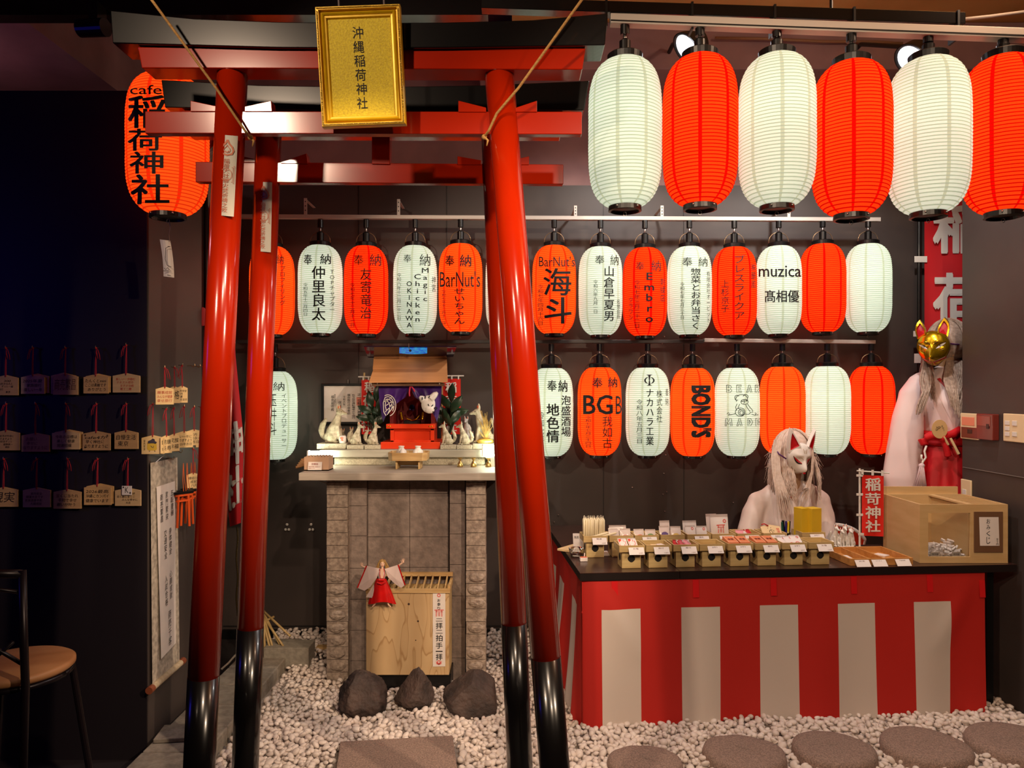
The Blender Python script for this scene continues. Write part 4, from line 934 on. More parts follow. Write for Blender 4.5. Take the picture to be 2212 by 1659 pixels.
banner('little red banner behind the shrine on the counter side', 957, 995, 818, 938, 4.62, (960, 1002), [('稲', (963, 826, 986, 848)), ('荷', (963, 854, 986, 876)), ('神', (963, 882, 986, 904)), ('社', (963, 910, 986, 932))], 955, 812)
# certificate
ct = thing('framed_certificate', 'framed white certificate with brushed columns on the wall behind the largest fox', 'certificate', P(752, 917, 4.73))
p, q = P(694, 828, 4.72), P(812, 917, 4.72); wq, hq = q.x-p.x, p.z-q.z
fm = frame(MB(), wq, hq, [(0, -0.02), (0, 0.008), (0.004, 0.011), (0.016, 0.011), (0.018, 0.0), (0.018, -0.01)]); fm.v = [v+Vector(((p.x+q.x)/2, 4.725, q.z)) for v in fm.v]
part('picture_frame', fm, BLK, ct); part('document', MB().bx(p.x+0.017, q.x-0.017, 4.722, 4.735, q.z+0.017, p.z-0.017), PAPER, ct)
m = MB(); g = lambda x, y: P(x, y, 4.7205)
for s, r, b in (('正一位稲荷大神璽', (772, 850, 780, 899), 0.03), ('右今般依請勧遷申式令修行', (760, 851, 767, 905), 0), ('華奈敬可尽崇者也', (750, 851, 757, 895), 0), ('令和六年', (741, 855, 746, 876), 0), ('伏見', (731, 866, 738, 882), 0), ('宮司', (722, 851, 725, 870), 0), ('福島和也殿', (715, 854, 722, 888), 0)): write(m, s, r, g, True, b)
part('brushed_text', m, INK, ct); m = MB().grid(lambda u, v: P(770+11*u, 858+18*v, 4.7212), 1, 1); part('red_seal', m, mat('seal_red', (226, 140, 120), 0.8), ct)
part('hanger', MB().tube([P(752, 820, 4.73), P(752, 830, 4.73)], 0.003, 6), STEEL, ct)
# sakaki sprigs
LEAF = mat('evergreen_leaf', (40, 62, 40), 0.35, c2=(28, 46, 30), nscale=12)
def sprig(label, pts, base, d, seed):
    rr = random.Random(seed); o = thing('evergreen_sprig', label, 'plant', P(base[0], base[1], d))
    b = P(base[0], base[1], d)
    part('vase', MB().lathe([(0, ZU+0.001), (0.018, ZU+0.001), (0.022, ZU+0.03), (0.012, ZU+0.06), (0.014, ZU+0.072), (0.0, ZU+0.06)], (b.x, d, 0), 20), FOXW, o, smooth=True)
    sm = MB(); lm = MB()
    for (x, y, ang, s) in pts:
        dd = d+rr.uniform(-0.04, 0.03); c = P(x, y, dd); sm.tube([Vector((b.x, d, ZU+0.06)), (Vector((b.x, d, ZU+0.08))+c)/2+Vector((0, 0.01, 0)), c], 0.0022, 6)
        R = Matrix.Rotation(rr.uniform(-0.5, 0.5), 3, 'Z') @ Matrix.Rotation(math.radians(ang), 3, 'Y'); ln, wd = 0.052*s, 0.021*s
        def lf(u, v):
            t = u; w_ = math.sin(PI*min(1, t*1.02))**0.8*wd; return c+R @ Vector(((v*2-1)*w_, -0.012*math.sin(PI*t)+0.006*abs(v*2-1), (t-0.45)*ln*1.9))
        g = MB().grid(lf, 10, 4); lm.add(g.v, g.f)
    part('stem', sm, LEAF, o); part('leaves', lm, LEAF, o, smooth=True)
sprig('dark evergreen sprig in a small vase before the banner near the certificate', [(800, 865, -10, 1.15), (815, 850, 10, 1.2), (806, 885, -50, 1.1), (822, 872, 20, 1.2), (790, 885, -70, 1.1), (812, 895, 10, 1.2), (828, 892, 30, 1.2), (800, 903, -40, 1.1), (818, 908, 60, 1.1), (788, 903, -80, 1.0), (833, 872, 40, 1.0), (826, 852, 15, 1.0)], (808, 930), 4.50, 3)
sprig('green evergreen sprig in a small vase beside the counter-side banner', [(976, 850, 5, 1.25), (962, 868, -40, 1.2), (985, 874, 35, 1.3), (952, 887, -75, 1.2), (972, 886, -10, 1.3), (992, 890, 80, 1.15), (965, 903, -30, 1.2), (983, 902, 40, 1.2), (951, 905, -60, 1.1), (975, 910, 10, 1.1)], (970, 930), 4.50, 4)
# offering tray with vases and salt cones
tr = thing('offering_tray', 'wooden offering tray on two legs at the middle of the altar slab', 'tray', P(884, 1009, 4.13))
zb = 1.158; m = MB(); c = P(884, 0, 4.13)
def octa(hw, hd, ch): return [(-hw, -hd+ch), (-hw+ch, -hd), (hw-ch, -hd), (hw, -hd+ch), (hw, hd-ch), (hw-ch, hd), (-hw+ch, hd), (-hw, hd-ch)]
o1, o2 = octa(0.105, 0.085, 0.024), octa(0.100, 0.080, 0.023); zt0, zt1 = zb+0.048, zb+0.092
n = 8; vs = [(c.x+x, c.y+y, zt0) for x, y in o1]+[(c.x+x*1.03, c.y+y*1.03, zt1) for x, y in o1]+[(c.x+x*1.03, c.y+y*1.03, zt1) for x, y in o2]+[(c.x+x, c.y+y, zt0+0.006) for x, y in o2]
m.add(vs, [((k+1) % 8+8*j, k+8*j, k+8*(j+1), (k+1) % 8+8*(j+1)) for j in range(3) for k in range(8)]+[tuple(range(8)), tuple(24+k for k in range(7, -1, -1))])
part('tray_top', m, WOODX, tr, bevel=0.001)
for sx in (-1, 1): part('leg', MB().box((c.x+sx*0.062, c.y, zb+0.024), (0.010, 0.12, 0.047)), WOODP, tr, bevel=0.001)
part('leg_bar', MB().box((c.x, c.y+0.03, zb+0.03), (0.115, 0.008, 0.03)), WOODP, tr)
VP_ = [(0, 0), (0.016, 0), (0.022, 0.006), (0.030, 0.030), (0.028, 0.042), (0.015, 0.054), (0.014, 0.060), (0.017, 0.064), (0.017, 0.068), (0.012, 0.068), (0.010, 0.058)]
for px, lb in ((867, 'white sake vase with a crest on the offering tray'), (903, 'plain white sake vase on the offering tray')):
    p = P(px, 0, 4.15); p.z = zt0+0.0065; vt = thing('sake_vase', lb, 'vase', p, group='sake vases')
    part('vase_body', MB().lathe([(r, z+p.z) for r, z in VP_], (p.x, p.y, 0), 28), FOXW, vt, smooth=True)
    if px == 867:
        m = MB(); g = lambda x, y: Vector((p.x+x, p.y-math.sqrt(max(1e-6, 0.0303**2-x*x)), p.z+y)); strokes(m, [[(-0.008, 0.040), (0.006, 0.036), (-0.006, 0.028), (0.009, 0.026)], [(-0.010, 0.022), (0.0, 0.034), (0.008, 0.020)], [(0.002, 0.042), (0.004, 0.020)]], 0.002, g); part('crest', m, INK, vt)
for px, d, s, lb in ((869, 4.085, 1.55, 'white salt cone on a crested dish on the offering tray'), (898, 4.08, 1.3, 'small bare white salt cone on the offering tray')):
    p = P(px, 0, d); p.z = zt0+0.0065; so = thing('salt_cone', lb, 'offering', p); part('cone', MB().lathe([(0.019*s, 0.008+p.z), (0.012*s, 0.022*s+p.z), (0.002, 0.042*s+p.z)], (p.x, p.y, 0), 20), WHITE, so, smooth=True)
    part('dish', MB().lathe([(0.013*s, p.z), (0.022*s, p.z+0.010), (0.019*s, p.z+0.009), (0.0, p.z+0.006)], (p.x, p.y, 0), 22), FOXW, so, smooth=True)
for px, lb in ((994, 'small gold goblet-shaped bell nearest the offering tray'), (1023, 'small gold goblet-shaped bell in the middle of three'), (1055, 'small gold goblet-shaped bell next to the gate pillar')):
    p = P(px, 1008, 4.2); z0 = 1.158; o = thing('gold_bell', lb, 'bell', Vector((p.x, 4.2, z0)), group='gold bells on the altar')
    part('bell_body', MB().lathe([(0.0, z0), (0.017, z0), (0.0175, z0+0.006), (0.013, z0+0.022), (0.007, z0+0.030), (0.005, z0+0.034), (0.0, z0+0.035)], (p.x, 4.2, 0), 24), mat('brass', (196, 168, 104), 0.3, metal=0.9), o, smooth=True)
    part('handle_cup', MB().lathe([(0.004, z0+0.034), (0.007, z0+0.040), (0.016, z0+0.052), (0.012, z0+0.050), (0.0, z0+0.042)], (p.x, 4.2, 0), 8), mat('brass', (0, 0, 0)), o)
# small offering box
bo = thing('coin_box', 'small wooden coin box with a card, at the end of the altar slab', 'box', Vector((P(684, 0, 4.05).x, 4.05, 1.158))); x0, x1 = P(657, 0, 4.0).x, P(710, 0, 4.0).x
LW = mat('box_wood', (196, 158, 128), 0.6); m = MB(); 
for a in ((x0, x1, 4.0, 4.008, 1.158, 1.232), (x0, x1, 4.092, 4.1, 1.158, 1.232), (x0, x0+0.008, 4.008, 4.092, 1.158, 1.232), (x1-0.008, x1, 4.008, 4.092, 1.158, 1.232), (x0, x1, 4.0, 4.1, 1.158, 1.163)): m.bx(*a)
part('box_body', m, LW, bo); m = MB()
for k in range(7): m.bx(x0+0.012+k*0.017, x0+0.019+k*0.017, 4.005, 4.095, 1.230, 1.237)
part('slat', m, LW, bo); part('card', MB().box((P(681, 0, 3.99).x, 3.985, 1.185), (0.074, 0.002, 0.044), Matrix.Rotation(-0.25, 3, 'X')), PAPER, bo)
m = MB(); g = flat((P(681, 0, 3.99).x, 3.979, 1.185), (1, 0, 0), (0, -0.247, -0.969))
write(m, '御賽銭', (-0.018, -0.017, 0.018, -0.006), g); write(m, '御参拝有難う御座居ます', (-0.032, 0.000, 0.030, 0.006), g); write(m, '感謝申上げます', (-0.032, 0.009, 0.002, 0.015), g); part('card_text', m, mat('red_brown_ink', (150, 60, 50), 0.8), bo)
sk = thing('wooden_rods', 'bundle of short brown rods lying behind the coin box', 'rods', P(650, 1012, 4.12)); m = MB()
for k in range(5): a_ = Vector((P(640+k*1.5, 0, 4.1).x, 4.09+k*0.012, 1.166+0.009*k)); m.tube([a_, a_+Vector((0.05, 0.03, 0.012))], 0.007, 8)
part('rod', m, mat('rod_brown', (150, 104, 56), 0.5), sk)
solo('cable', MB().tube([P(690, 1038, 4.12), P(700, 1043, 4.1), P(712, 1044, 4.05), P(730, 1041, 4.03)], 0.004, 6), WC, 'white cable drooping under the altar slab', 'cable', smooth=True)
# ---------------------------------------------------------------- offertory box
OB = thing('offertory_box', 'tall plywood offertory box with a slatted top and paper sign strip', 'box', Vector((P(880, 0, 3.92).x, 3.92, 0.0)))
PLY = bpy.data.materials.new('plywood'); PLY.use_nodes = True
nt = PLY.node_tree; b = nt.nodes['Principled BSDF']; b.inputs['Roughness'].default_value = 0.5
tc = nt.nodes.new('ShaderNodeTexCoord'); mp = nt.nodes.new('ShaderNodeMapping'); mp.inputs['Scale'].default_value = (3.2, 1, 0.75); wv = nt.nodes.new('ShaderNodeTexNoise'); wv.inputs['Scale'].default_value = 3.0; wv.inputs['Detail'].default_value = 1.5
mth = nt.nodes.new('ShaderNodeMath'); mth.operation = 'MULTIPLY'; mth.inputs[1].default_value = 9; fr_ = nt.nodes.new('ShaderNodeMath'); fr_.operation = 'FRACT'; rp = nt.nodes.new('ShaderNodeValToRGB')
for s, d in ((tc.outputs['Object'], mp.inputs[0]), (mp.outputs[0], wv.inputs[0]), (wv.outputs[0], mth.inputs[0]), (mth.outputs[0], fr_.inputs[0]), (fr_.outputs[0], rp.inputs[0]), (rp.outputs[0], b.inputs['Base Color'])): nt.links.new(s, d)
rp.color_ramp.elements[0].color = rgb(206, 174, 128); rp.color_ramp.elements[1].color = rgb(196, 164, 118); e = rp.color_ramp.elements.new(0.86); e.color = rgb(200, 166, 120); e = rp.color_ramp.elements.new(0.95); e.color = rgb(172, 134, 88)
x0, x1 = P(791, 0, 3.85).x, P(970, 0, 3.85).x; zb0, zt_ = P(0, 1458, 3.85).z, P(0, 1281, 3.85).z
part('front_panel', MB().bx(x0, x1, 3.85, 3.862, zb0, zt_), PLY, OB, bevel=0.001)
m = MB()
for x in (x0, x1-0.012): m.bx(x, x+0.012, 3.863, 4.035, zb0, zt_)
m.bx(x0+0.0125, x1-0.0125, 4.022, 4.034, zb0, zt_); part('side_panel', m, WOODP, OB)
part('black_base', MB().bx(x0+0.02, x1+0.008, 3.87, 4.03, 0.02, zb0-0.001), BLK, OB)
m = MB(); m.bx(x0-0.001, x1+0.006, 3.842, 3.862, zt_+0.001, zt_+0.022); m.bx(x0, x1+0.006, 4.015, 4.035, zt_+0.045, zt_+0.065); m.bx(x1-0.008, x1+0.006, 3.862, 4.035, zt_+0.003, zt_+0.034); part('top_rim', m, WOODX, OB, bevel=0.001)
m = MB()
for k in range(11):
    x = x0+0.02+k*0.0385; m.hexa([Vector(v) for v in ((x, 3.863, zt_+0.002), (x+0.006, 3.863, zt_+0.002), (x+0.006, 4.014, zt_+0.030), (x, 4.014, zt_+0.030), (x, 3.863, zt_+0.020), (x+0.006, 3.863, zt_+0.020), (x+0.006, 4.014, zt_+0.055), (x, 4.014, zt_+0.055))])
part('top_slat', m, WOODX, OB)
m = MB()
for x, y, r in ((883, 1305, 0.006), (903, 1342, 0.005), (898, 1383, 0.003)): m.ball(P(x, y, 3.8498), (r, 0.0008, r), 12, 6)
part('knot', m, mat('knot_dark', (56, 32, 20), 0.7), OB)
pst = thing('paper_sign_strip', 'white paper strip on how to pray, pasted on the plywood box', 'sign', P(949, 1440, 3.847)); g3 = lambda x, y, e=0: P(x, y, 3.8475-e)
part('strip', MB().grid(lambda u, v: g3(935+27*u, 1280+160*v-0.5*u), 2, 6), PAPER, pst)
m = MB(); g = lambda x, y: g3(x, y, 0.001)
for ch, y0, y1, w_ in (('お', 1294, 1300, 3), ('参', 1302, 1309, 3.5), ('り', 1311, 1317, 3)): write(m, ch, (948-w_, y0, 948+w_, y1), g, bold=0.02)
for ch, y0, y1 in (('二', 1336, 1342), ('拝', 1345, 1358), ('二', 1361, 1368), ('拍', 1371, 1385), ('手', 1388, 1401), ('一', 1406, 1408), ('拝', 1412, 1426)): write(m, ch, (941.5, y0, 956, y1), g, bold=0.02)
part('sign_text', m, INK, pst); m = MB()
strokes(m, [arc(948, 1286, 3, 3, 0, 360, 16), arc(948, 1431, 6, 4, 20, 160, 10), arc(948, 1430, 3, 3, 0, 360, 12), [(942, 1429), (948, 1436), (954, 1429)]], 1.6, g)
def torii_mark(m, g, x, y, s):
    strokes(m, [[(x-s, y), (x+s, y-0.03*s)]], 0.18*s, g); strokes(m, [[(x-0.8*s, y+0.35*s), (x+0.8*s, y+0.35*s)]], 0.12*s, g); strokes(m, [[(x-0.58*s, y), (x-0.62*s, y+1.4*s)], [(x+0.58*s, y), (x+0.62*s, y+1.4*s)]], 0.16*s, g)
    strokes(m, [[(x-0.3*s, y+k*s), (x+0.3*s, y+k*s)] for k in (0.6, 0.8, 1.0, 1.2)]+[[(x, y+0.5*s), (x, y+1.35*s)]], 0.07*s, g)
torii_mark(m, g, 948.5, 1318, 10); part('red_print', m, PRINTR, pst)
# ---------------------------------------------------------------- doll
DL = thing('shrine_maiden_doll', 'fair-haired doll in white and red robe with arms spread, on the plywood box', 'doll', P(826, 1310, 3.80)); dd = 3.815
def Q(x, y, e=0): return P(x, y, dd+e)
bd = MB(); bd.ball(Q(826, 1218), (0.0125, 0.0115, 0.0165), 14, 10); bd.tube([Q(826, 1224), Q(826, 1230)], 0.006, 10); bd.tube([Q(825, 1230), Q(825, 1238), Q(824, 1252)], [0.012, 0.019, 0.012], 12); bd.tube([Q(824, 1252), Q(823, 1268)], [0.012, 0.02], 12)
for sx, hx, hy in ((-1, 783, 1224), (1, 869, 1216)):
    bd.tube([Q(825+sx*9, 1233), Q(826+sx*24, 1229), Q(hx, hy)], [0.0075, 0.006, 0.0042], 10); bd.ball(Q(hx+sx*2, hy-2), (0.006, 0.003, 0.006), 10, 7)
    for k in range(4): bd.tube([Q(hx+sx*1.5+(k-1.5)*1.4, hy-4), Q(hx+sx*(2.5)+(k-1.5)*2.0, hy-9-(k in (1, 2))*1.2)], [0.0016, 0.0011], 6)
    bd.tube([Q(hx-sx*1, hy-2), Q(hx-sx*4, hy-6)], [0.0017, 0.0012], 6); bd.tube([Q(823+sx*7, 1265, -0.005), Q(824+sx*12, 1290, -0.012), Q(824+sx*15, 1306, -0.012)], [0.011, 0.008, 0.0045], 10)
    bd.tube([Q(824+sx*15, 1306, -0.012), Q(824+sx*20, 1311, -0.02)], [0.0045, 0.003], 8)
part('body', organic(bd, 0.0011, 2), mat('doll_skin', (232, 190, 160), 0.45), DL, smooth=True)
m = MB()
for sx in (-1, 1): m.ball(Q(826+sx*2, 1217, -0.0112), (0.0022, 0.001, 0.0014), 8, 5)
part('eye', m, INK, DL); part('mouth', MB().ball(Q(826, 1222.5, -0.0108), (0.0024, 0.001, 0.001), 8, 5), mat('lip_red', (190, 50, 50), 0.5), DL)
m = MB(); HAIRB = mat('fair_hair', (176, 138, 78), 0.5, c2=(140, 104, 56), nscale=80)
m.ball(Q(826, 1214, 0.003), (0.0145, 0.012, 0.0155), 14, 9)
for k in range(46):
    a = rg.uniform(-1, 1); s = 1 if a > 0 else -1; m.tube([Q(826+a*5, 1209, rg.uniform(-0.006, 0.01)), Q(826+s*6+a*3, 1216, rg.uniform(-0.004, 0.01)), Q(826+s*7+a*7, 1226+rg.uniform(-2, 2), 0.002), Q(826+s*7+a*11, 1232+rg.uniform(-3, 6), 0.002)], [0.0016, 0.002, 0.0016, 0.0006], 5)
part('hair', m, HAIRB, DL, smooth=True)
SATW = mat('white_satin', (226, 204, 196), 0.35); SATR = mat('red_satin', (206, 18, 14), 0.32, c2=(180, 12, 10), nscale=20)
m = MB(); m.tube([Q(825, 1232), Q(825, 1240), Q(824, 1254)], [0.017, 0.0215, 0.016], 16); part('robe_top', m, SATW, DL, smooth=True)
part('bare_neckline', MB().add([Q(822, 1229, -0.0225), Q(829, 1229, -0.0225), Q(828, 1249, -0.0225), Q(822, 1249, -0.0225)], [(3, 2, 1, 0)]), mat('doll_skin', (0, 0, 0)), DL)
strk = MB(); strokes(strk, [[(821, 1228), (820, 1240), (822, 1251)], [(829, 1228), (831, 1240), (828, 1251)]], 1.3, lambda x, y: Q(x, y, -0.0232)); part('collar_edge', strk, SATR, DL)
for sx, pts in ((-1, [(820, 1228), (792, 1222), (772, 1270), (787, 1276), (800, 1268), (814, 1248)]), (1, [(831, 1229), (860, 1220), (875, 1264), (866, 1270), (854, 1262), (838, 1247)])):
    n = len(pts); sl = MB(); f_ = [Q(x, y, -0.014) for x, y in pts]; b_ = [Q(x, y, 0.010) for x, y in pts]
    ce = sum(((v) for v in f_), Vector())/n+Vector((0, -0.006, 0)); cb = sum(((v) for v in b_), Vector())/n
    sl.add(f_+[ce]+b_+[cb], [(i, (i+1) % n, n) for i in range(n)]+[((i+1) % n+n+1, i+n+1, 2*n+1) for i in range(n)]+[((i+1) % n, i, i+n+1, (i+1) % n+n+1) for i in range(n)])
    so = part('sleeve', sl, SATW, DL, smooth=False); tm = MB(); strokes(tm, [[pts[1], ((pts[1][0]+pts[2][0])/2-sx*0, (pts[1][1]+pts[2][1])/2), pts[2]]], 2.6, lambda x, y: Q(x, y, -0.0165)); part('red_hem', tm, SATR, so)
def skirt(u, v):
    a = (u-0.5)*PI*1.15; wd = 10+19*v**0.8; pl_ = 1+0.06*math.sin(u*34)*v
    return Q(823.5+math.sin(a)*wd*pl_+2*v, 1250+(1303-1250)*v+2.5*math.sin(u*9)*v, -0.026*math.cos(a)*pl_*(0.7+0.4*v))
part('red_skirt', MB().grid(skirt, 48, 14), SATR, DL, smooth=True)
part('sash_bow', MB().box(Q(824, 1253, -0.026), (0.03, 0.008, 0.010)).tube([Q(814, 1258, -0.026), Q(824, 1262, -0.029), Q(833, 1257, -0.027)], 0.0045, 8), SATR, DL, bevel=0.002)
part('white_underskirt', MB().grid(lambda u, v: Q(796+12*u-6*v*(1-u)+14*(1-v)*(1-u), 1258+32*v+u*2, -0.012+0.004*math.sin(u*6)), 6, 6), SATW, DL, smooth=True)
# ================================================================= SALES COUNTER
from mathutils.bvhtree import BVHTree
TZ = 0.74; TYAW = math.atan2(TU.y, TU.x)
def T(u, v, z=TZ): 
    p = TO+TU*u+TN*v; p.z = z; return p
def tpx(px, v, z=TZ):      # point of the counter's line v that lies behind photo column px
    k = (px-CX)/F; b = TO+TN*v; u = (k*b.y-b.x)/(TU.x-k*TU.y); return T(u, v, z)
RT = Matrix.Rotation(TYAW, 3, 'Z')
DARKW = mat('dark_counter_wood', (64, 38, 32), 0.32, c2=(50, 30, 26), nscale=5, stretch=(1, 8, 8), coat=0.2)
EDGE = mat('counter_edge', (30, 20, 19), 0.4)
def table(label, u0, u1, v1, legs):
    o = thing('counter_table', label, 'table', T((u0+u1)/2, v1/2, 0))
    m = MB(); m.prism([T(u0, 0.0, TZ-0.003), T(u1, 0.0, TZ-0.003), T(u1, v1, TZ-0.003), T(u0, v1, TZ-0.003)], (0, 0, 0.0025)); part('table_top', m, DARKW, o)
    m = MB(); m.prism([T(u0, 0.0, TZ-0.037), T(u1, 0.0, TZ-0.037), T(u1, v1, TZ-0.037), T(u0, v1, TZ-0.037)], (0, 0, 0.0335)); part('edge_band', m, EDGE, o)
    for u, v in legs:
        m = MB(); m.prism([T(u, v, 0.0), T(u+0.035, v, 0.0), T(u+0.035, v+0.035, 0.0), T(u, v+0.035, 0.0)], (0, 0, TZ-0.038)); part('leg', m, BLK, o)
table('dark counter table running back toward the wall beside the gate pillar', 0.0, 0.4745, 1.21, [(0.06, 0.10), (0.40, 0.10), (0.06, 1.13), (0.40, 1.13)])
table('long dark counter table with the trays, ending at the dark side wall', 0.4765, 2.165, 0.50, [(0.54, 0.08), (2.07, 0.08), (0.54, 0.42), (2.07, 0.42)])
# striped cloth
CL = bpy.data.materials.new('striped_cloth'); CL.use_nodes = True; nt = CL.node_tree; b = nt.nodes['Principled BSDF']; b.inputs['Roughness'].default_value = 0.75; N = nt.nodes.new; K = nt.links.new
uvn = N('ShaderNodeUVMap'); sp = N('ShaderNodeSeparateXYZ'); K(uvn.outputs[0], sp.inputs[0])
def nm(op, a, bb=None):
    n = N('ShaderNodeMath'); n.operation = op
    for i, v in enumerate((a, bb)):
        if v is None: continue
        if isinstance(v, (int, float)): n.inputs[i].default_value = v
        else: K(v, n.inputs[i])
    return n.outputs[0]
st_ = nm('LESS_THAN', nm('FRACT', nm('DIVIDE', nm('ADD', sp.outputs[0], 3.84-0.101), 0.384)), 0.487)
st_ = nm('MULTIPLY', st_, nm('LESS_THAN', sp.outputs[1], 0.566))
mx = N('ShaderNodeMix'); mx.data_type = 'RGBA'; K(st_, mx.inputs[0]); mx.inputs[6].default_value = rgb(190, 28, 16); mx.inputs[7].default_value = rgb(212, 198, 188); K(mx.outputs[2], b.inputs['Base Color'])
tn = N('ShaderNodeTexNoise'); tn.inputs['Scale'].default_value = 700; tcn = N('ShaderNodeTexCoord'); K(tcn.outputs['Object'], tn.inputs[0]); bpn = N('ShaderNodeBump'); bpn.inputs['Strength'].default_value = 0.12; bpn.inputs['Distance'].default_value = 0.002; K(tn.outputs[0], bpn.inputs['Height']); K(bpn.outputs[0], b.inputs['Normal'])
cl = thing('striped_drape', 'red and white striped cloth hung around the counter', 'cloth', T(1.0, 0.0, 0.02))
mb = MB(); vs = []; uv = []; us = []
SIDE, FRONT = 1.20, 2.006
nu, nz = 330, 40
for j in range(nz+1):
    zf = j/nz
    for i in range(nu+1):
        s = -SIDE+(SIDE+FRONT)*i/nu
        hem = 0.020+0.006*math.sin(s*2.1)+(0.03*min(1, -s/0.9) if s < 0 else 0)
        z = 0.700+(hem-0.700)*zf
        if s >= 0:
            wv_ = 0.010*math.sin(s*5.2+0.7)*zf+0.007*math.sin(s*11.7+zf*1.5)*zf**0.6+0.004*math.sin(s*23)*zf
            dg_ = 0.010*math.exp(-((s-0.10-0.30*zf)/0.06)**2)*math.sin(PI*min(1, zf*1.7))+0.010*math.exp(-((s-1.93+0.30*zf)/0.06)**2)*math.sin(PI*min(1, zf*1.7))
            p = T(max(s, 0.008), 0.010-wv_-dg_*1.1-0.02*zf, z)
            if s < 0.05: p += TN*0.012*(1-s/0.05)**2
        else:
            q = -s; fl = 0.05*zf**1.6*min(1, q/0.25)+0.022*math.sin(q*13+0.6)*zf**0.7*min(1, q/0.12)+0.012*math.sin(q*29)*zf*min(1, q/0.1)
            p = T(0.008-fl, max(0.010, q), z)
            if q < 0.05: p = p+TU*0.006*(1-q/0.05)
        vs.append(p); uv.append((s, z))
mb.add(vs, [(j*(nu+1)+i, (j+1)*(nu+1)+i, (j+1)*(nu+1)+i+1, j*(nu+1)+i+1) for j in range(nz) for i in range(nu)]); mb.uv = uv
part('cloth_panel', mb, CL, cl, smooth=True)
TAPE = mat('red_tape', (214, 28, 32), 0.35)
for u, z0 in ((0.165, 0.612), (0.555, 0.612), (0.935, 0.612), (1.335, 0.612), (1.72, 0.612), (1.989, 0.58)):
    m = MB(); m.grid(lambda a, c: T(u+(a-0.5)*0.030, 0.0075-0.006*(1-c), z0+0.084*c), 2, 4); part('tape_strip', m, TAPE, cl)
# ---------------------------------------------------------------- pedestal trays
def box_tray(mb, w, d, h, th=0.006, z0=0.0, c=(0, 0)):
    x, y = c; mb.bx(x-w/2, x+w/2, y-d/2, y-d/2+th, z0, z0+h); mb.bx(x-w/2, x+w/2, y+d/2-th, y+d/2, z0, z0+h)
    mb.bx(x-w/2, x-w/2+th, y-d/2+th, y+d/2-th, z0, z0+h); mb.bx(x+w/2-th, x+w/2, y-d/2+th, y+d/2-th, z0, z0+h); mb.bx(x-w/2+th, x+w/2-th, y-d/2+th, y+d/2-th, z0, z0+0.004); return mb
TRW = mat('cypress_wood', (214, 188, 132), 0.5, c2=(190, 160, 106), nscale=7, stretch=(1, 1, 6), bump=0.04)
BOXIN = mat('hole_dark', (22, 15, 12), 0.8)
CARD = mat('white_card', (236, 226, 220), 0.7)
TW, TDP = 0.125, 0.122
def pedestal(label, px, v, card=True, cardx=0.012):
    p = tpx(px, v); o = thing('pedestal_tray', label, 'tray', p, (0, 0, TYAW), 'pedestal trays on the counter')
    m = MB(); m.bx(-0.046, 0.046, -0.046, 0.046, 0.0005, 0.080); bs = part('pedestal', m, TRW, o, world=False, bevel=0.001)
    hm = MB()
    pts = [(0.0165*(1+0.10*abs(math.cos(2*a)))*math.cos(a), 0.047+0.0165*(1+0.10*abs(math.cos(2*a)))*math.sin(a)) for a in [2*PI*k/28 for k in range(28)]]
    hm.add([(x, -0.0465, z) for x, z in pts]+[(x, -0.0455, z) for x, z in pts], [tuple(range(28))]+[((k+1) % 28, k, k+28, (k+1) % 28+28) for k in range(28)])
    hm.add([(-0.0465, -x, z) for x, z in pts], [tuple(range(28))])
    part('round_hole', hm, BOXIN, bs, world=False)
    part('tray_top', box_tray(MB(), TW, TDP, 0.032, 0.006, 0.0805), TRW, o, world=False, bevel=0.0008)
    if card:
        c = thing('price_card', 'price card on the '+label, 'card', p+RT @ Vector((cardx, -TDP/2-0.012, 0.089)), (0, 0, TYAW), 'price cards on the trays')
        m = MB(); m.hexa([Vector(q) for q in ((-0.037, -0.013, -0.016), (0.037, -0.013, -0.016), (0.037, 0.011, 0.014), (-0.037, 0.011, 0.014), (-0.037, -0.0142, -0.015), (0.037, -0.0142, -0.015), (0.037, 0.0098, 0.015), (-0.037, 0.0098, 0.015))])
        part('card_sheet', m, CARD, c, world=False)
        tm = MB(); g = flat((-0.037, 0.0095, 0.0152), (1, 0, 0), (0, -0.624, -0.781))
        t1, t2 = rnd.choice((('お守り', '五百円'), ('開運', '三百円'), ('根付', '六百円'), ('お塩', '三百円'), ('御札', '八百円')))
        write(tm, t1, (0.022, 0.003, 0.048, 0.011), g); write(tm, t2, (0.046, 0.028, 0.066, 0.034), g); part('card_text', tm, mat('card_ink', (90, 40, 36), 0.8), c, world=False)
    return o, p
def tray_at(o, p, x, y, z=0.0855): return p+RT @ Vector((x, y, z))
CLEAR = mat('clear_film', (240, 224, 216), 0.2, trans=0.15)
def packet(label, loc, w, h, lean, yaw, m, pr=None, th=0.008, name='charm_packet', cat='packet', extra=None):
    o = thing(name, label, cat, loc, (lean, 0, TYAW+yaw))
    def fn(s): return lambda u, v: Vector(((u-0.5)*w, s*th/2*math.sin(PI*min(1, v*1.15))*math.sin(PI*u)**0.5, v*h))
    mb = MB(); mb.grid(fn(-1), 8, 8); q = MB().grid(fn(1), 8, 8); mb.add(q.v, [tuple(reversed(f)) for f in q.f]); part('sleeve', mb, m, o, world=False, smooth=True)
    if pr:
        pm_ = MB(); g = lambda x, y: Vector((x*w, -th/2*math.sin(PI*min(1, max(0, (1-y))*1.15))*math.sin(PI*min(1, max(0, x+0.5)))**0.5-0.0012, (1-y)*h)); pr[0](pm_, g); part(pr[2] if len(pr) > 2 else 'print', pm_, pr[1], o, world=False, smooth=True)
    return o
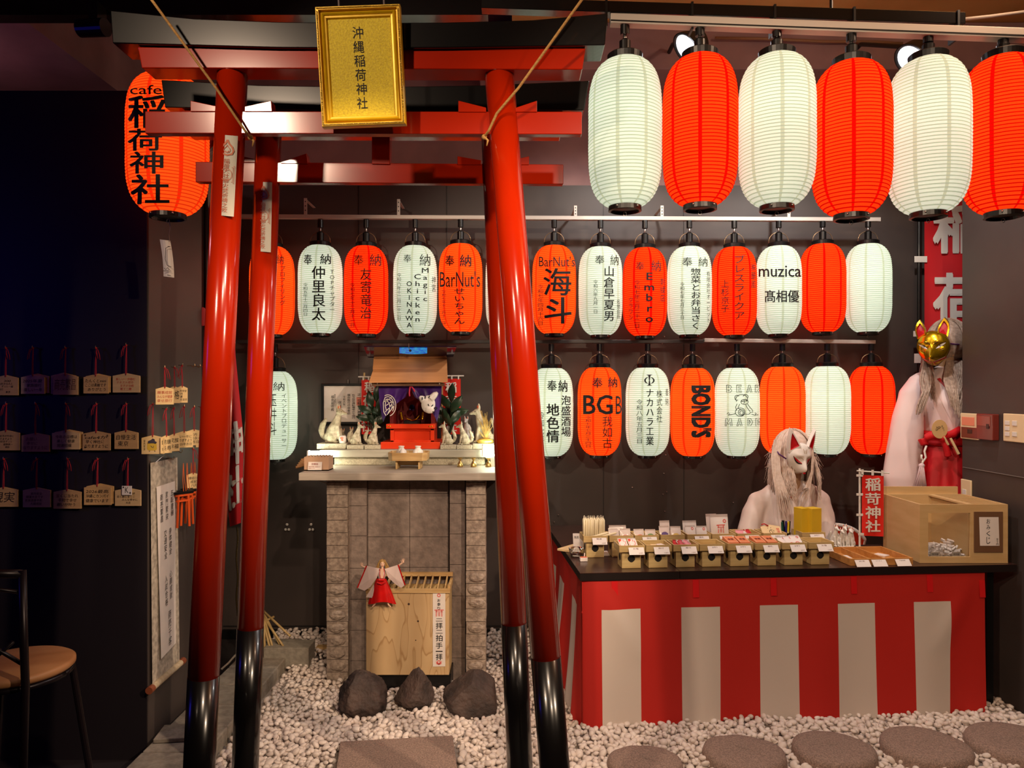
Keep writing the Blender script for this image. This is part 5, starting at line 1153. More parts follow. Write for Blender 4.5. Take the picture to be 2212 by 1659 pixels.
def pr_red(m, g):
    strokes(m, [arc(0.22, 0.25, 0.10, 0.09, 0, 360, 14), arc(0, 0.86, 0.2, 0.10, 190, 350, 10), [(-0.2, 0.84), (0, 0.95), (0.2, 0.84)]], 0.05, g)
def pr_tor(m, g):
    torii_mark(m, lambda x, y: g(x/100, y/100), 4, 48, 24); strokes(m, [arc(0.28, 0.30, 0.08, 0.06, 0, 360, 14), arc(-0.05, 0.95, 0.2, 0.08, 190, 350, 8)], 0.04, g)
def blob(cx, cy, rx, ry):
    def go(m, g):
        n = 18; m.add([g(cx, cy)]+[g(cx+rx*math.cos(2*PI*k/n)*(1+0.15*math.sin(3*k)), cy+ry*math.sin(2*PI*k/n)) for k in range(n)], [(0, 1+k, 1+(k+1) % n) for k in range(n)])
    return go
C_or, C_gr, C_pu, C_ye, C_pk, C_bl = [mat(n, c, 0.5) for n, c in (('orange_cloth', (222, 104, 70)), ('green_cloth', (112, 150, 92)), ('violet_cloth', (104, 84, 140)), ('yellow_cloth', (224, 190, 84)), ('pink_cloth', (230, 150, 160)), ('red_charm', (196, 34, 40)))]
# back row
BV = 0.355
o, p = pedestal('tray full of white candles', 1282, BV, True, 0.018)
CANW = mat('candle_wax', (240, 226, 190), 0.45, sss=0.2)
cm = MB().lathe([(0, 0), (0.0062, 0), (0.0058, 0.100), (0.001, 0.106)], (0, 0, 0), 10); wk = MB().tube([(0, 0, 0.104), (0.001, 0.0006, 0.112), (0.0035, -0.001, 0.117)], 0.0009, 5)
cme, wme = mesh('wax', cm, CANW, True), mesh('wick', wk, mat('wick', (232, 222, 200), 0.8))
for a in range(10):
    for b_ in range(4):
        c = thing('candle', 'thin white candle standing in the packed bundle in its tray', 'candle', tray_at(o, p, -0.052+a*0.0112+0.002*b_, -0.022+b_*0.018, 0.085), (rnd.uniform(-0.03, 0.03), rnd.uniform(-0.03, 0.03), rnd.uniform(0, 6)), 'candles standing in the bundle')
        for nm_, me_ in (('wax', cme), ('wick', wme)):
            q = bpy.data.objects.new(nm_, me_); col.objects.link(q); q.parent = c
for k, (x, lb) in enumerate(((-0.03, 'loose white candle lying across the front of the candle tray'), (0.012, 'second loose white candle lying in the candle tray'))):
    c = thing('candle', lb, 'candle', tray_at(o, p, x, -0.040-0.006*k, 0.100), (0.25, 1.35, TYAW+0.4))
    for nm_, me_ in (('wax', cme), ('wick', wme)):
        q = bpy.data.objects.new(nm_, me_); col.objects.link(q); q.parent = c
names = ['tray with two pale packets next to the candles', 'tray with an orange and a green charm packet', 'tray with a violet and a yellow charm packet', 'tray with two packets printed in pink', 'tray holding the tall printed bag', 'tray of small mixed charms', 'tray holding a cream wooden plaque']
pxs = [1337, 1391, 1446, 1502, 1555, 1609, 1664]
bk = [pedestal(n_, x, BV, i in (1, 3, 4, 5, 6), 0.012) for i, (n_, x) in enumerate(zip(names, pxs))]
def two(k, la, lb, ma, mb_, pa, pb, h=0.062, yl=-0.02, lean=0.35):
    o, p = bk[k]
    packet(la, tray_at(o, p, -0.029, yl), 0.054, h, -lean, 0.05, ma, pa); packet(lb, tray_at(o, p, 0.029, yl-0.004), 0.054, h*0.97, -lean, -0.05, mb_, pb)
two(0, 'clear packet with pale contents nearest the candles', 'clear packet with a pink knot, second from the candles', CLEAR, CLEAR, (blob(0, 0.7, 0.3, 0.18), PAPER, 'contents'), (blob(0, 0.72, 0.3, 0.14), C_pk, 'contents'), 0.058)
two(1, 'clear packet with an orange charm', 'clear packet with a green charm', CLEAR, CLEAR, (blob(0.05, 0.75, 0.36, 0.18), C_or, 'contents'), (blob(0, 0.68, 0.32, 0.22), C_gr, 'contents'), 0.052)
two(2, 'clear packet with a violet charm', 'clear packet with a yellow charm', CLEAR, CLEAR, (blob(0, 0.68, 0.34, 0.2), C_pu, 'contents'), (blob(0, 0.75, 0.32, 0.16), C_ye, 'contents'), 0.066)
two(3, 'white packet with pink print, half overlapped by its twin', 'white packet with pink print beside the tall bag', CARD, CARD, (pr_red, PRINTR), (pr_red, PRINTR), 0.066)
o, p = bk[0]; packet('clear packet standing behind the two by the candles', tray_at(o, p, 0.0, 0.025), 0.09, 0.064, -0.2, 0, CLEAR)
o, p = bk[2]; packet('clear empty packet sticking up behind the violet charm', tray_at(o, p, -0.015, 0.022), 0.055, 0.085, -0.2, 0.1, CLEAR)
o, p = bk[3]; packet('pale packet standing behind the two pink-printed ones', tray_at(o, p, -0.02, 0.022), 0.075, 0.083, -0.2, 0.06, CARD)
o, p = bk[4]; packet('tall white bag with a red gate print', tray_at(o, p, 0.0, -0.005), 0.096, 0.118, -0.16, 0.06, CARD, (pr_tor, PRINTR), 0.016, 'printed_bag', 'bag')
packet('plain pale bag half hidden behind the tall printed bag', tray_at(o, p, -0.028, 0.030), 0.06, 0.115, -0.2, 0.1, CLEAR, None, 0.01, 'printed_bag', 'bag')
o, p = bk[5]
for k, (x, c, lb) in enumerate(((-0.036, C_pk, 'small pink charm in the tray of mixed charms'), (-0.006, CLEAR, 'small clear charm packet in the tray of mixed charms'), (0.028, C_bl, 'small red charm in the tray of mixed charms'))):
    packet(lb, tray_at(o, p, x, -0.03+0.008*k, 0.088), 0.04, 0.05, -0.9, 0.3*k-0.2, c, None, 0.012)
o, p = bk[6]; em = thing('wooden_plaque', 'cream wooden prayer plaque with fox drawing lying in its tray', 'plaque', tray_at(o, p, 0.0, -0.035, 0.094), (-(-0.65), 0, TYAW))
CREAM = mat('cream_wood', (236, 206, 156), 0.6, c2=(226, 194, 142), nscale=8)
em.rotation_euler = (-0.75, 0, TYAW)
part('board', MB().prism([(-0.052, 0, 0), (0.052, 0, 0), (0.052, 0, 0.056), (0, 0, 0.068), (-0.052, 0, 0.056)], (0, 0.006, 0)), CREAM, em, world=False)
m = MB(); g = lambda x, y: Vector((x, -0.0008, y)); strokes(m, [arc(0, 0.024, 0.012, 0.012, 60, 330, 12), [(-0.004, 0.03), (0.006, 0.022), (-0.002, 0.014)], [(0.01, 0.034), (0.014, 0.026)], [(-0.018, 0.046), (-0.013, 0.047)], [(-0.002, 0.048), (0.003, 0.048)]], 0.0024, g); part('drawing', m, INK, em, world=False)
m = MB(); write(m, '開運', (0.028, -0.045, 0.044, -0.018), lambda x, y: Vector((x, -0.0008, -y)), True); part('red_writing', m, PRINTR, em, world=False)
part('cord', MB().tube([(-0.01, -0.003, 0.058), (-0.03, -0.006, 0.07), (-0.045, -0.004, 0.066)], 0.003, 6), C_bl, em, world=False, smooth=True)
# pens in a clear cup
GLASS = mat('clear_glass', (245, 245, 240), 0.03, trans=1.0)
pc = tpx(1697, 0.375); cu = thing('pen_cup', 'clear cup of marker pens on the counter before the white-masked figure', 'cup', pc)
part('cup_wall', MB().lathe([(0.020, 0.0005), (0.026, 0.10), (0.0245, 0.10), (0.0185, 0.003), (0, 0.003)], (pc.x, pc.y, TZ), 24), GLASS, cu, smooth=True)
for k, (dx, h, c, lb) in enumerate(((-0.019, 0.155, (16, 84, 62), 'green capped marker in the cup'), (-0.010, 0.162, (14, 13, 15), 'fat black marker in the cup'), (0.0, 0.160, (38, 34, 120), 'blue capped marker in the cup'), (0.006, 0.150, (176, 20, 40), 'red marker in the cup'), (0.012, 0.158, (232, 206, 40), 'yellow marker in the cup'), (0.021, 0.158, (20, 20, 22), 'slim black marker in the cup'))):
    b0 = pc+Vector((dx*0.55, 0.004*((k % 2)*2-1), 0.005)); t_ = pc+Vector((dx*1.15, 0.006*((k % 2)*2-1), h)); o = thing('marker_pen', lb, 'pen', b0); r = 0.0075 if k == 1 else 0.0052; cm_ = mat('pen_%d' % k, c, 0.35)
    md = b0.lerp(t_, 0.66); part('barrel', MB().tube([b0, md], r, 12), cm_ if k != 4 else mat('pen_pale', (230, 216, 150), 0.4), o, smooth=False); part('cap', MB().tube([md, t_], [r*1.12, r*0.95], 12), cm_, o)
o, p = pedestal('tray holding two golden yellow boxes', 1746, BV, True, 0.014)
YBOX = mat('golden_card', (222, 184, 40), 0.5)
for x, y, lb in ((-0.034, 0.006, 'golden yellow box nearest the pens'), (0.020, -0.004, 'golden yellow box nearest the fox figurines')):
    q = tray_at(o, p, x, y, 0.0855); bo = thing('gift_box', lb, 'box', q, (0, 0, TYAW+0.28)); part('carton', MB().bx(-0.025 if x < 0 else -0.030, 0.025 if x < 0 else 0.034, -0.03, 0.03, 0, 0.147), YBOX, bo, world=False, bevel=0.001); part('lid_flap', MB().bx(-0.024 if x < 0 else -0.029, 0.024 if x < 0 else 0.033, -0.0305, -0.0295, 0.1385, 0.1465), YBOX, bo, world=False)
# front row
FV = 0.116
fnames = ['tray of white paper slips with red bands', 'tray with flat wooden tokens', 'tray of red corded charms', 'nearly empty tray between red charms and orange boxes', 'tray with two orange boxes, fifth in the front row', 'tray with two orange boxes, sixth in the front row', 'tray of pink and white papers', 'tray with a few coins at the end of the front row']
fr_t = [pedestal(n_, x, FV, True, 0.010 if i else 0.018) for i, (n_, x) in enumerate(zip(fnames, (1359, 1416, 1474, 1530, 1590, 1648, 1705, 1762)))]
def pr_band(m, g):
    m.add([g(-0.42, 0.1), g(-0.12, 0.1), g(-0.12, 0.9), g(-0.42, 0.9)], [(0, 1, 2, 3)]); strokes(m, [[(0.1, 0.2), (0.1, 0.8)], [(0.28, 0.3), (0.28, 0.7)]], 0.06, g)
o, p = fr_t[0]
for x, lb in ((-0.031, 'white slip with a red band nearest the candles'), (0.016, 'white slip with a red band, second of the pair')): packet(lb, tray_at(o, p, x, -0.045, 0.095), 0.042, 0.075, -1.05, 0.05, CARD, (pr_band, mat('band_red', (222, 70, 48), 0.7)), 0.006, 'paper_slip', 'paper')
o, p = fr_t[1]
for k in range(3): 
    q = tray_at(o, p, -0.03+0.03*k, -0.01+0.008*k, 0.094); w_ = thing('wooden_token', 'flat pale wooden token, %s' % ('darkest of the three in its tray', 'middle one of three in its tray', 'outermost of three in its tray toward the red charms')[k], 'token', q, (0.1, 0.05, TYAW+0.3*k)); part('chip', MB().bx(-0.02, 0.02, -0.02, 0.02, 0, 0.006), [WOODX, CREAM, CARD][k], w_, world=False, bevel=0.001)
o, p = fr_t[2]
for k, (x, c) in enumerate(((-0.036, C_bl), (0.0, mat('rose_charm', (206, 88, 100), 0.5)), (0.034, C_pk))):
    q = packet('%s corded charm in its tray' % ('dark red', 'rose coloured', 'pale pink')[k], tray_at(o, p, x, -0.03, 0.092), 0.032, 0.07, -1.2, 0.2*k-0.2, c, None, 0.012, 'charm', 'charm'); part('cord', MB().tube([(0, -0.004, 0.06), (0.008, -0.012, 0.045), (-0.002, -0.013, 0.035), (0.006, -0.010, 0.022)], 0.0022, 6), WHITE, q, world=False, smooth=True)
o, p = fr_t[3]; q = tray_at(o, p, 0.0, 0.0, 0.0855); w_ = thing('paper_slip', 'single pale slip left in the nearly empty tray', 'paper', q, (0, 0, TYAW+0.2)); part('sheet', MB().bx(-0.035, 0.035, -0.025, 0.025, 0, 0.006), CREAM, w_, world=False)
OBX = mat('orange_box', (226, 132, 84), 0.55)
for k in (4, 5):
    o, p = fr_t[k]
    for x, s in ((-0.029, 'toward the candles'), (0.029, 'toward the side wall')):
        q = tray_at(o, p, x, -0.004, 0.0855); w_ = thing('charm_box', 'small orange printed box, the one %s in the %s tray' % (s, ('fifth', 'sixth')[k-4]), 'box', q, (0, 0, TYAW)); part('carton', MB().hexa([Vector(v) for v in ((-0.026, -0.044, 0), (0.026, -0.044, 0), (0.026, 0.044, 0), (-0.026, 0.044, 0), (-0.026, -0.044, 0.030), (0.026, -0.044, 0.030), (0.026, 0.044, 0.044), (-0.026, 0.044, 0.044))]), OBX, w_, world=False, bevel=0.001)
        m = MB(); g = lambda x_, y_: Vector((x_, y_, 0.0375+0.1591*y_+0.0006)); strokes(m, [[(-0.022, -0.038), (0.022, -0.038), (0.022, 0.038), (-0.022, 0.038), (-0.022, -0.038)]], 0.003, g); m2 = MB(); write(m2, '幸運', (-0.014, -0.012, 0.014, 0.010), lambda x_, y_: g(x_, -y_), bold=0.03); part('border', m, mat('box_cream', (240, 200, 160), 0.6), w_, world=False); part('box_text', m2, mat('box_brown', (110, 40, 20), 0.7), w_, world=False)
o, p = fr_t[6]
for k in range(3): packet('pale paper slip, %s of three in the tray next to the coins' % ('lowest', 'middle', 'topmost')[k], tray_at(o, p, -0.03+0.028*k, -0.045, 0.094+0.003*k), 0.05, 0.08, -1.15, 0.1-0.1*k, CARD, (pr_red, PRINTR), 0.004, 'paper_slip', 'paper')
o, p = fr_t[7]
for k in range(3):
    q = tray_at(o, p, -0.01+0.017*k, 0.01*((k % 2)), 0.0855); solo('coin', MB().lathe([(0, 0), (0.011, 0), (0.011, 0.002), (0, 0.002)], q, 20), STEEL, 'coin in the last pedestal tray, %s' % ('nearest the paper slips', 'middle one', 'nearest the compartment tray')[k], 'coin')
# odds and ends at the counter's near end
q = tpx(1250, 0.42); sgn_ = thing('small_sign', 'white folded card sign standing behind the candle tray', 'sign', q); xx = L(1, q.y)
part('sheet', MB().hexa([q+Vector(v) for v in ((-0.026, 0, 0), (0.075, -0.0, 0), (0.075, 0.004, 0), (-0.026, 0.004, 0), (-0.030, 0.01, 0.10), (0.073, 0.01, 0.10), (0.073, 0.014, 0.10), (-0.030, 0.014, 0.10))]), CARD, sgn_); m = MB(); g = flat(q+Vector((-0.03, 0.0085, 0.10)), (1, 0, 0), (0.03, -0.09, -1)); write(m, '鳥居', (0.006, 0.012, 0.03, 0.026), g); write(m, '無料', (0.008, 0.08, 0.032, 0.09), g); part('sign_text', m, INK, sgn_)
a = onz(1202, 1186, TZ+0.006); solo('wooden_board', MB().prism([onz(1204, 1189, TZ+0.001), onz(1236, 1194, TZ+0.001), onz(1263, 1186, TZ+0.001), onz(1264, 1178, TZ+0.001), onz(1248, 1176, TZ+0.001)], (0, 0, 0.010)), CREAM, 'pale wooden board jutting over the counter edge by the glass bowl', 'board')
q = onz(1246, 1204, TZ); q.y += 0.028; gb = thing('glass_bowl', 'small clear glass bowl on the counter corner', 'bowl', Vector((q.x, q.y, TZ)))
part('bowl_wall', MB().lathe([(0.0, TZ+0.012), (0.026, TZ+0.012), (0.030, TZ+0.014), (0.037, TZ+0.042), (0.0395, TZ+0.042), (0.033, TZ+0.011), (0.026, TZ+0.0115)], (q.x, q.y, 0), 32, False), GLASS, gb, smooth=True); part('foot_ring', MB().lathe([(0.0, TZ+0.001), (0.028, TZ+0.001), (0.030, TZ+0.010), (0.0, TZ+0.010)], (q.x, q.y, 0), 28), GLASS, gb, smooth=True)
q = onz(1261, 1213, TZ); mbx = thing('match_box', 'little white match box with orange top beside the glass bowl', 'box', Vector((q.x, q.y+0.014, TZ))); part('sleeve', MB().box((q.x, q.y+0.014, TZ+0.0095), (0.037, 0.028, 0.018), RT), CARD, mbx, bevel=0.001); part('top_label', MB().box((q.x, q.y+0.014, TZ+0.0191), (0.033, 0.024, 0.0008), RT), C_or, mbx); part('match', MB().tube([(q.x+0.004, q.y+0.032, TZ+0.001), (q.x+0.007, q.y+0.03, TZ+0.035)], 0.003, 6), CARD, mbx)
q = onz(1309, 1200, TZ); solo('paper_sheet', MB().box((q.x, q.y+0.05, TZ+0.001), (0.04, 0.11, 0.0012)), CARD, 'narrow white sheet lying between the candle tray and the next tray', 'paper')
# fox figurines group and red chair
q = tpx(1822, 0.42); fb_ = thing('display_plate', 'little dark display plate under the white fox figurines', 'stand', q); part('plate', MB().box(q+Vector((0, 0, 0.006)), (0.13, 0.06, 0.011), RT), BLK, fb_, bevel=0.001)
m = MB().hexa([q+RT @ Vector(v) for v in ((-0.035, -0.045, 0.001), (0.035, -0.045, 0.001), (0.035, -0.035, 0.018), (-0.035, -0.035, 0.018), (-0.035, -0.0465, 0.001), (0.035, -0.0465, 0.001), (0.035, -0.0365, 0.018), (-0.035, -0.0365, 0.018))]); cdd = thing('price_card', 'white price card before the white fox figurines', 'card', q+Vector((0, -0.04, 0))); part('card_sheet', m, CARD, cdd)
for k, (dx, dy, h, yw) in enumerate(((-0.048, 0.012, 0.125, -1.3), (-0.022, -0.006, 0.108, -1.45), (0.006, 0.012, 0.125, -1.6), (0.032, -0.004, 0.112, -1.75), (0.054, 0.014, 0.10, -1.9))):
    fox('white fox figurine, %s on the little plate' % ('the one nearest the yellow boxes', 'short one second from the yellow boxes', 'tallest middle one', 'second from the banner', 'the one nearest the banner')[k], q+RT @ Vector((dx, dy, 0.012)), h, yw, 'w', 'white fox figurines on the counter')
ch = thing('red_chair', 'red padded chair with a white stitched rim behind the counter', 'chair', P(1800, 1180, 4.42)); cxw = P(1800, 0, 4.40).x
ORC = mat('orange_red_pad', (222, 66, 30), 0.45)
def chb(u, v, e=0):
    a = (u-0.5)*1.5; return Vector((cxw+0.22*math.sin(a)*1.35, 4.50-0.10*math.cos(a)+0.1*(1-v)+e, 0.46+0.33*v*(1-0.28*abs(2*u-1)**2.2)))
m = MB().grid(lambda u, v: chb(u, v), 24, 10); q2 = MB().grid(lambda u, v: chb(u, v, 0.03), 24, 10); m.add(q2.v, [tuple(reversed(f)) for f in q2.f]); part('backrest', m, ORC, ch, smooth=True)
part('white_rim', MB().tube([chb(0, i/6, 0.012) for i in range(6)]+[chb(i/24, 1, 0.012) for i in range(25)]+[chb(1, 1-i/6, 0.012) for i in range(7)], 0.013, 8), WHITE, ch, smooth=True)
part('seat', MB().bx(cxw-0.22, cxw+0.22, 4.10, 4.48, 0.42, 0.47), ORC, ch, bevel=0.015)
for sx, y in ((-1, 4.13), (1, 4.13), (-1, 4.44), (1, 4.44)): part('leg', MB().tube([(cxw+sx*0.19, y, 0.42), (cxw+sx*0.2, y, 0.0)], 0.012, 8), STEEL, ch)
# small nobori on the counter
nb = thing('counter_banner', 'small red banner with white characters standing beside the fortune box', 'banner', P(1858, 1180, 3.97)); dN = 3.97
part('cloth', MB().grid(lambda u, v: P(1862+47*u-0.5*v, 1026+131*v+2*u, dN+0.005*math.sin(u*5+v*4)), 10, 20), mat('banner_red', (0, 0, 0)), nb, smooth=True)
part('pole', MB().tube([P(1857, 1012, dN+0.006), P(1857, 1181, dN+0.006)], 0.0055, 8), WHITE, nb); part('crossbar', MB().tube([P(1851, 1017, dN), P(1921, 1022, dN)], 0.004, 8), WHITE, nb)
m = MB()
for x, y, w_, h_ in ((1863, 1020, 5, 12), (1885, 1021, 5, 12), (1906, 1022, 5, 12), (1857, 1027, 14, 5), (1857, 1068, 14, 5), (1857, 1112, 14, 5), (1860, 1154, 12, 5)): m.box(P(x, y, dN-0.006), (L(w_, dN), 0.002, L(h_, dN)))
part('tab', m, WHITE, nb); m = MB()
for chh, y0, y1 in (('稲', 1033, 1060), ('苛', 1065, 1090), ('神', 1094, 1120), ('社', 1124, 1149)): heavy(m, chh, (1870, y0, 1901, y1), lambda x, y: P(x, y, dN-0.008))
part('lettering', m, WHITE, nb)
solo('pole_base', MB().lathe([(0, TZ+0.0005), (0.03, TZ+0.0005), (0.03, TZ+0.012), (0.0, TZ+0.014)], (P(1857, 0, dN).x, dN+0.006, 0), 20), WHITE, 'round white foot of the small banner on the counter', 'base') if False else part('banner_foot', MB().lathe([(0, TZ+0.0005), (0.03, TZ+0.0005), (0.03, TZ+0.010), (0.0, TZ+0.012)], (P(1857, 0, dN).x, dN+0.006, 0), 20), WHITE, nb)
# three-part tray
ORW = mat('honey_wood', (206, 148, 82), 0.5, c2=(186, 126, 64), nscale=6, stretch=(1, 6, 6)); c3 = T(1.49, 0.165); tt = thing('compartment_tray', 'honey wood tray with three compartments in front of the fortune box', 'tray', c3, (0, 0, TYAW)); m = box_tray(MB(), 0.32, 0.27, 0.034, 0.008, 0.0005); part('tray_frame', m, ORW, tt, world=False, bevel=0.001)
part('divider', MB().bx(-0.062, -0.056, -0.126, 0.126, 0.005, 0.032).bx(0.018, 0.024, -0.126, 0.126, 0.005, 0.032), ORW, tt, world=False)
for k, (x, lb) in enumerate(((-0.105, 'white price card before the first compartment of the honey tray'), (-0.020, 'white price card before the middle compartment of the honey tray'), (0.10, 'white price card before the last compartment of the honey tray'))):
    q = c3+RT @ Vector((x, -0.150, 0.013)); cdd = thing('price_card', lb, 'card', q, (0, 0, TYAW)); m = MB(); m.hexa([Vector(v) for v in ((-0.036, -0.013, -0.012), (0.036, -0.013, -0.012), (0.036, 0.012, 0.016), (-0.036, 0.012, 0.016), (-0.036, -0.0142, -0.011), (0.036, -0.0142, -0.011), (0.036, 0.0108, 0.017), (-0.036, 0.0108, 0.017))]); part('card_sheet', m, CARD, cdd, world=False)
    tm = MB(); g = flat((-0.036, 0.0103, 0.0173), (1, 0, 0), (0, -0.624, -0.781)); write(tm, ('絵馬', 'ろうそく', '千本鳥居')[k], (0.02, 0.004, 0.05, 0.012), g); part('card_text', tm, mat('card_ink', (0, 0, 0)), cdd, world=False)
for k, (x, y) in enumerate(((-0.10, 0.02), (0.06, -0.02), (0.11, 0.05))):
    q = c3+RT @ Vector((x, y, 0.0055)); w_ = thing('paper_slip', 'white folded slip in the honey tray, %s' % ('first compartment', 'last compartment near the divider', 'last compartment near the fortune box')[k], 'paper', q, (0, 0, 0.3*k)); part('sheet', MB().bx(-0.022, 0.022, -0.03, 0.03, 0, 0.005), CARD, w_, world=False)
# fortune box
BX0, BX1, BY0, BY1, BZ = 2.012, 2.447, 3.655, 4.015, 1.030
fbx = thing('fortune_box', 'birch fortune slip box with a glass window and open top', 'box', Vector(((BX0+BX1)/2, (BY0+BY1)/2, TZ)))
BIR = mat('birch_ply', (214, 180, 128), 0.5, c2=(204, 168, 114), nscale=5, stretch=(1, 1, 5)); th = 0.012
WX0, WX1, WZ0, WZ1 = P(2005, 0, BY0).x, P(2096, 0, BY0).x, P(0, 1203, BY0).z, P(0, 1108, BY0).z; KX0, KX1, KZ0, KZ1 = P(2103, 0, BY0).x, P(2165, 0, BY0).x, P(0, 1193, BY0).z, P(0, 1105, BY0).z
m = MB(); z0 = TZ+0.0005
for a in ((BX0, BX1, z0, WZ0), (BX0, WX0, WZ0, WZ1), (WX1, BX1, WZ0, WZ1), (BX0, BX1, WZ1, BZ)): m.bx(a[0], a[1], BY0, BY0+th, a[2], a[3])
part('front_frame', m, BIR, fbx); part('side_panel', MB().bx(BX0, BX0+th, BY0+th, BY1, z0, BZ), BIR, fbx); part('side_panel', MB().bx(BX1-th, BX1, BY0+th, BY1, z0, BZ), BIR, fbx)
part('back_panel', MB().bx(BX0+th, BX1-th, BY1-th, BY1, z0, BZ), BIR, fbx); part('bottom', MB().bx(BX0+th, BX1-th, BY0+th, BY1-th, z0, z0+0.008), BIR, fbx)
part('divider', MB().bx(WX1+0.004, WX1+0.014, BY0+th, BY1-th, z0+0.008, BZ-0.001), BIR, fbx)
part('rear_upstand', MB().bx(BX0+0.0, BX1-0.03, BY1+0.001, BY1+0.014, z0+0.18, BZ+0.040), BIR, fbx); m = MB()
m.bx(WX1-0.012, WX1+0.02, BY0+th, BY1-th, BZ-0.008, BZ+0.0)
for k in range(9): m.bx(WX1+0.024, BX1-th, BY0+0.03+k*0.036, BY0+0.040+k*0.036, BZ-0.012, BZ-0.002)
part('top_bar', m, BIR, fbx); part('window_glass', MB().bx(WX0-0.004, WX1+0.004, BY0+th, BY0+th+0.003, WZ0-0.004, WZ1+0.004), mat('window_pane', (250, 248, 244), 0.02, trans=1.0), fbx)
ntp = thing('notice_plate', 'brown notice plate with a white paper on the fortune box front', 'sign', Vector(((KX0+KX1)/2, BY0-0.004, KZ0))); part('plate', MB().bx(KX0, KX1, BY0-0.006, BY0-0.0005, KZ0, KZ1), mat('notice_brown', (112, 78, 52), 0.6), ntp, bevel=0.001)
part('paper', MB().grid(lambda u, v: P(2115+42*u+2*v, 1117+62*v, BY0-0.007-0.002*math.sin(u*3)), 4, 4), CARD, ntp); m = MB(); g = lambda x, y: P(x, y, BY0-0.0105)
for chh, y0, y1 in (('お', 1121, 1131), ('み', 1134, 1144), ('く', 1147, 1158), ('じ', 1160, 1175)): write(m, chh, (2131, y0, 2139, y1), g)
write(m, '五十円', (2152, 1163, 2157, 1178), g, True); part('paper_text', m, INK, ntp)
m = MB(); rr = random.Random(8)
for k in range(150):
    x = rr.uniform(WX0-0.02, WX1-0.005); y = rr.uniform(BY0+0.03, BY0+0.2); hmax = 0.05+0.035*max(0, 1-(x-WX0)/0.07)+0.02*max(0, (x-WX1+0.08)/0.08); z = TZ+0.012+rr.uniform(0, hmax)
    m.box((x, y, z), (rr.uniform(0.02, 0.035), 0.008, 0.012), Matrix.Rotation(rr.uniform(0, 6), 3, 'Z') @ Matrix.Rotation(rr.uniform(-0.8, 0.8), 3, 'X') @ Matrix.Rotation(rr.uniform(-0.5, 0.5), 3, 'Y'))
o = solo('folded_fortune_slips', m, CARD, 'heap of folded white fortune slips inside the glass-fronted box', 'paper', kind='stuff')
for k, (x0_, x1_) in enumerate(((2010, 2030), (2056, 2075))):
    q, q2 = P(x0_, 1203, BY0+0.02), P(x1_, 1193, BY0+0.02); w_ = thing('fortune_slip', 'printed slip pressed against the box window, %s' % ('nearer the banner', 'nearer the notice plate')[k], 'paper', q); part('sheet', MB().bx(q.x, q2.x, BY0+0.0185, BY0+0.0205, q.z+0.002, q2.z+0.002), CARD, w_)
    m = MB(); write(m, '御神籤', (x0_+3, 1195, x1_-3, 1199), lambda x, y: P(x, y, BY0+0.018)); part('slip_text', m, INK, w_)
# ================================================================= MASKED MANNEQUINS
def bvh(mb): return BVHTree.FromPolygons([tuple(v) for v in mb.v], mb.f)
CAM = Vector((0, 0, EZ))
def proj(tree, e=0.003, fallback=4.2):
    """photo point -> point on the modelled surface, lifted by e toward the viewer"""
    def fn(x, y):
        dr = (P(x, y, 1.0)-CAM).normalized(); h = tree.ray_cast(CAM, dr)
        return h[0]-dr*e if h[0] is not None else P(x, y, fallback)
    return fn
def fold(mb, amp, fr, seed):
    out = []
    for v in mb.v:
        n_ = 0.6-1.6*abs(noise.noise(Vector((v.x*fr+seed, v.y*fr, v.z*fr*0.35+v.x*2))))+0.6*noise.noise(Vector((v.x*fr*2.3+seed, v.y*fr*2.3, v.z*fr*0.8))); out.append(v+Vector((0.4*n_*amp, -n_*amp, 0)))
    mb.v = out; return mb
ROBE = mat('white_robe', (226, 208, 198), 0.65, c2=(218, 198, 190), nscale=5)
MSKIN = mat('mannequin_skin', (0, 0, 0))
